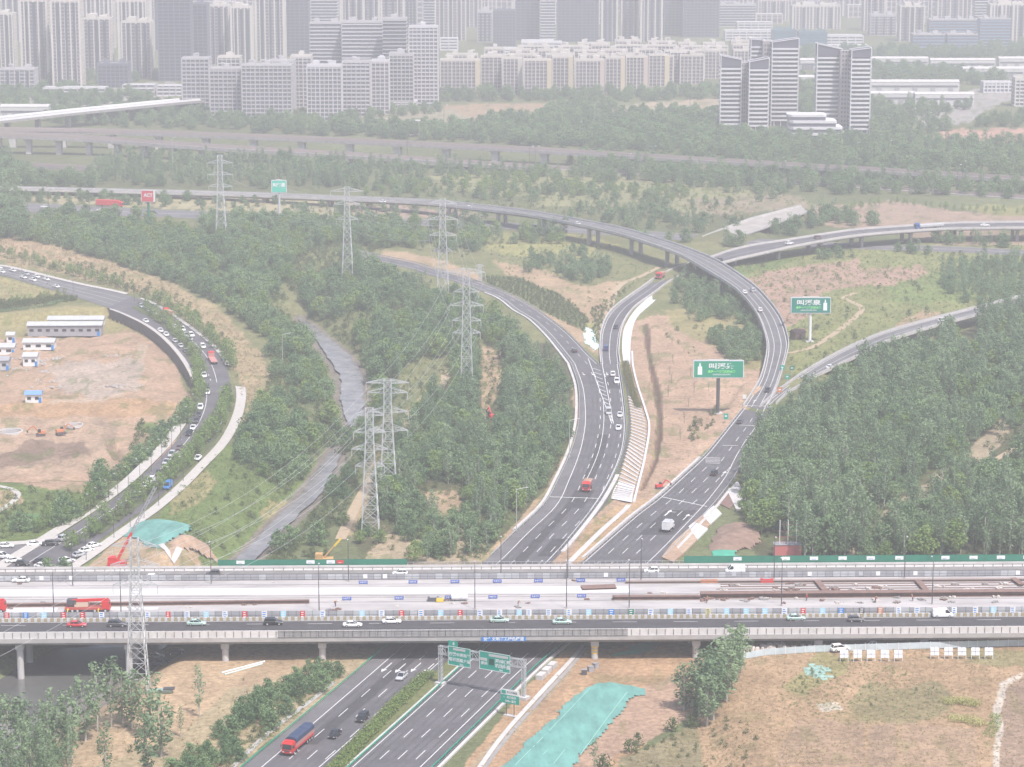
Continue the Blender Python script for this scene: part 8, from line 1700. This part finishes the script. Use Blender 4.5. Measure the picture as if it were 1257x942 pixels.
def along(pts, n, k, smin, smax, label, jit=1.5):
    c = catmull([Vector((*on_ground(x, y).xy, 0)) for x, y in pts], 10); cum = [0]
    for a_, b_ in zip(c[:-1], c[1:]): cum.append(cum[-1] + (b_ - a_).length)
    for i in range(n):
        d = cum[-1] * (i + .5) / n; j = min(int(np.searchsorted(cum, d)), len(c) - 1); q = c[j]; s_ = R.uniform(smin, smax); kk = R.choice(k) if isinstance(k, (list, tuple)) else k
        x, y = q.x + R.uniform(-jit, jit), q.y + R.uniform(-jit, jit); TP[kk].place((x, y, ground_z(x, y)), R.uniform(0, 6), label, label + "s", scale=(s_,) * 3)
VG = mat("planted_strip", (.085, .11, .04), .95, var=.35, scale=.8)
path([(166, 377), (205, 401), (229, 428), (243, 455), (246, 480), (243, 497)], 3.4, "planted_strip", VG, .34)
path([(279, 485), (277, 505), (266, 528), (250, 550), (226, 575), (205, 592), (180, 610), (150, 632), (118, 656)], 3.6, "planted_strip", VG, .34)
path([(241, 500), (228, 522), (206, 543), (189, 563), (168, 581), (147, 593), (117, 613), (98, 628), (76, 644)], 6.0, "planted_strip", VG, .36)
along([(168, 376), (205, 400), (230, 428), (244, 455), (246, 480), (243, 497)], 44, ['t1', 't1', 's1'], .9, 1.4, "small tree on the planted median above the retaining wall")
along([(279, 485), (277, 505), (266, 528), (250, 550), (226, 575), (205, 592), (180, 610), (150, 632), (118, 656), (85, 678)], 84, ['t1', 't1', 's1'], .9, 1.4, "small tree on the long median of the curved town road", 1.2)
along([(188, 372), (212, 386), (245, 408), (270, 430), (287, 455)], 36, ['t1', 't1', 's1'], .9, 1.5, "small tree on the outer verge of the curved town road")
along([(235, 505), (225, 520), (205, 540), (190, 560), (170, 578), (150, 590), (120, 610), (100, 625), (80, 640), (60, 652)], 70, ['t1', 't1', 'b2'], .8, 1.3, "small tree on the inner verge beside the long sidewalk", 2.5)
along([(0, 314), (40, 322), (90, 338), (130, 350), (160, 356)], 26, 't1', .8, 1.2, "small olive tree along the upper town road", 3)
along([(5, 376), (40, 371), (80, 364)], 9, 't1', .7, .9, "small tree above the dark hedge", 1)
along([(10, 650), (40, 655), (65, 648), (90, 630)], 14, ['s1', 't1', 'b2'], .6, 1.0, "shrub in the little park at the left", 4)
along([(1030, 262), (1090, 252), (1180, 260), (1257, 264)], 30, 't1', .7, 1.0, "small tree lining the far brown field", 2)
# bare saplings on the soil between the roads
sap = None
for i, (x, y) in enumerate(((826, 445), (822, 460), (824, 470), (820, 487), (845, 500), (852, 482), (840, 520), (835, 540), (848, 462), (858, 525), (870, 480), (812, 520), (893, 395), (825, 425))):
    if sap is None:
        t = thing("bare_sapling", "x", "tree"); mb = MB(); mb.tube((0, 0, 0), (.1, .1, 3.6), .09, 6, .04); mb.build("trunk", BARK, t); mb = MB()
        for k in range(12): a_ = k * 2.4; z = 1.4 + k * .17; mb.tube((.05, .05, z), (math.cos(a_) * 1.1, math.sin(a_) * 1.1, z + 1.0), .04, 4, .015)
        mb.build("branch", BARK, t); sap = Proto(t)
    sap.place(on_ground(x, y), R.uniform(0, 6), "bare leafless sapling on the soil inside the fork", "bare saplings inside the fork", scale=R.uniform(.8, 1.3))
p = on_ground(906, 422); 
# hut beside the white pole billboard
p = on_ground(979, 416); t = thing("brick_hut", "small brown hut with a pale edged gable roof near the white pole billboard", "hut", p, .5); mb = MB(); mb.box((0, 0, 1.4), (5, 4, 2.8)); mb.build("wall", mat("brown_brick", (.28, .18, .12), .9, var=.2, scale=1), t)
mb = MB(); mb.add([(-2.9, -2.4, 2.7), (-2.9, 2.4, 2.7), (-2.9, 0, 4.2), (2.9, -2.4, 2.7), (2.9, 2.4, 2.7), (2.9, 0, 4.2)], [(0, 1, 2), (3, 5, 4), (0, 2, 5, 3), (2, 1, 4, 5), (0, 3, 4, 1)]); mb.build("roof", RUST, t); mb = MB(); mb.box((0, -2.03, 1.0), (.9, .08, 2.0)); mb.build("door", STEELD, t)
# workers on the construction deck: one skinned body each, helmet and vest as clothing
def person(px, py, label, vest, bend=.15, face=0.0):
    J = [(0, 0, .95), (0, 0, 1.15), (bend * .5, 0, 1.38), (bend * .7, 0, 1.50), (bend * .9, 0, 1.66), (0, .10, .90), (.05, .12, .48), (0, .13, .07), (.13, .13, .03), (0, -.10, .90), (-.05, -.12, .48), (-.1, -.13, .07), (.04, -.13, .03),
         (bend * .5, .2, 1.40), (bend + .05, .26, 1.14), (bend + .25, .22, .98), (bend * .5, -.2, 1.40), (bend + .02, -.27, 1.14), (bend + .2, -.24, .95)]
    Eg = [(0, 1), (1, 2), (2, 3), (3, 4), (0, 5), (5, 6), (6, 7), (7, 8), (0, 9), (9, 10), (10, 11), (11, 12), (2, 13), (13, 14), (14, 15), (2, 16), (16, 17), (17, 18)]
    Rd = [.15, .14, .16, .06, .105, .1, .075, .05, .045, .1, .075, .05, .045, .07, .05, .035, .07, .05, .035]
    p = E(ub(px, py), vb(py), 0.03); me_ = bpy.data.meshes.new("person"); me_.from_pydata(J, Eg, []); o = bpy.data.objects.new("person", me_); COL.objects.link(o)
    o.modifiers.new("s", 'SKIN'); sk = me_.skin_vertices[0].data
    for i, r_ in enumerate(Rd): sk[i].radius = (r_, r_)
    sk[0].use_root = True; m_ = o.modifiers.new("u", 'SUBSURF'); m_.levels = 1; m_.render_levels = 1
    me2 = bpy.data.meshes.new_from_object(o.evaluated_get(bpy.context.evaluated_depsgraph_get())); o.modifiers.clear(); o.data = me2; me2.materials.clear(); me2.materials.append(mat("work_clothes", (.06, .07, .11), .9))
    o.location = p; o.rotation_euler = (0, 0, face); tag(o, label, "person")
    mb = MB(); mb.loft([[(bend * .25 + .19 * math.cos(a_), .23 * math.sin(a_), 1.02) for a_ in [k * .785 for k in range(8)]], [(bend * .55 + .19 * math.cos(a_), .25 * math.sin(a_), 1.44) for a_ in [k * .785 for k in range(8)]]]); mb.build("vest", vest, o)
    mb = MB(); mb.loft([[(bend * .9 + q_ * math.cos(a_), q_ * math.sin(a_), z_) for a_ in [k * .785 for k in range(8)]] for q_, z_ in ((.15, 1.69), (.13, 1.76), (.07, 1.81))]); mb.build("helmet", YELLOW, o)
for x, y, lb, vs, b_, f_ in ((991, 740, "worker in a red vest standing right of the green taxi, behind the hoarding", RED, .1, 1.0), (1122, 741, "worker in an orange vest left of the red poster and white van", ORANGE, .3, 2.5), (636, 745, "worker in dark clothes and orange vest bending above the motorway", ORANGE, .35, .4), (412, 744, "worker in an orange vest at the end of the long steel girder", ORANGE, .2, -2.), (868, 742, "worker in an orange vest behind the tall poplar clump", ORANGE, .2, 0.5), (1076, 743, "worker in a red vest between the black and orange posters", RED, .3, -1.)):
    person(x, y, lb, vs, b_, f_)
# leftover prototypes never placed are removed
for pr in list(TP.values()) + list(CARP.values()) + [LP, LS, LW]:
    if not pr.used:
        for ch in list(pr.root.children):
            if ch is not getattr(pr, 'mesh', None): bpy.data.objects.remove(ch)
            else:
                for c_ in list(ch.users_collection): c_.objects.unlink(ch)
        bpy.data.objects.remove(pr.root)
print("objects", len(sc.objects))
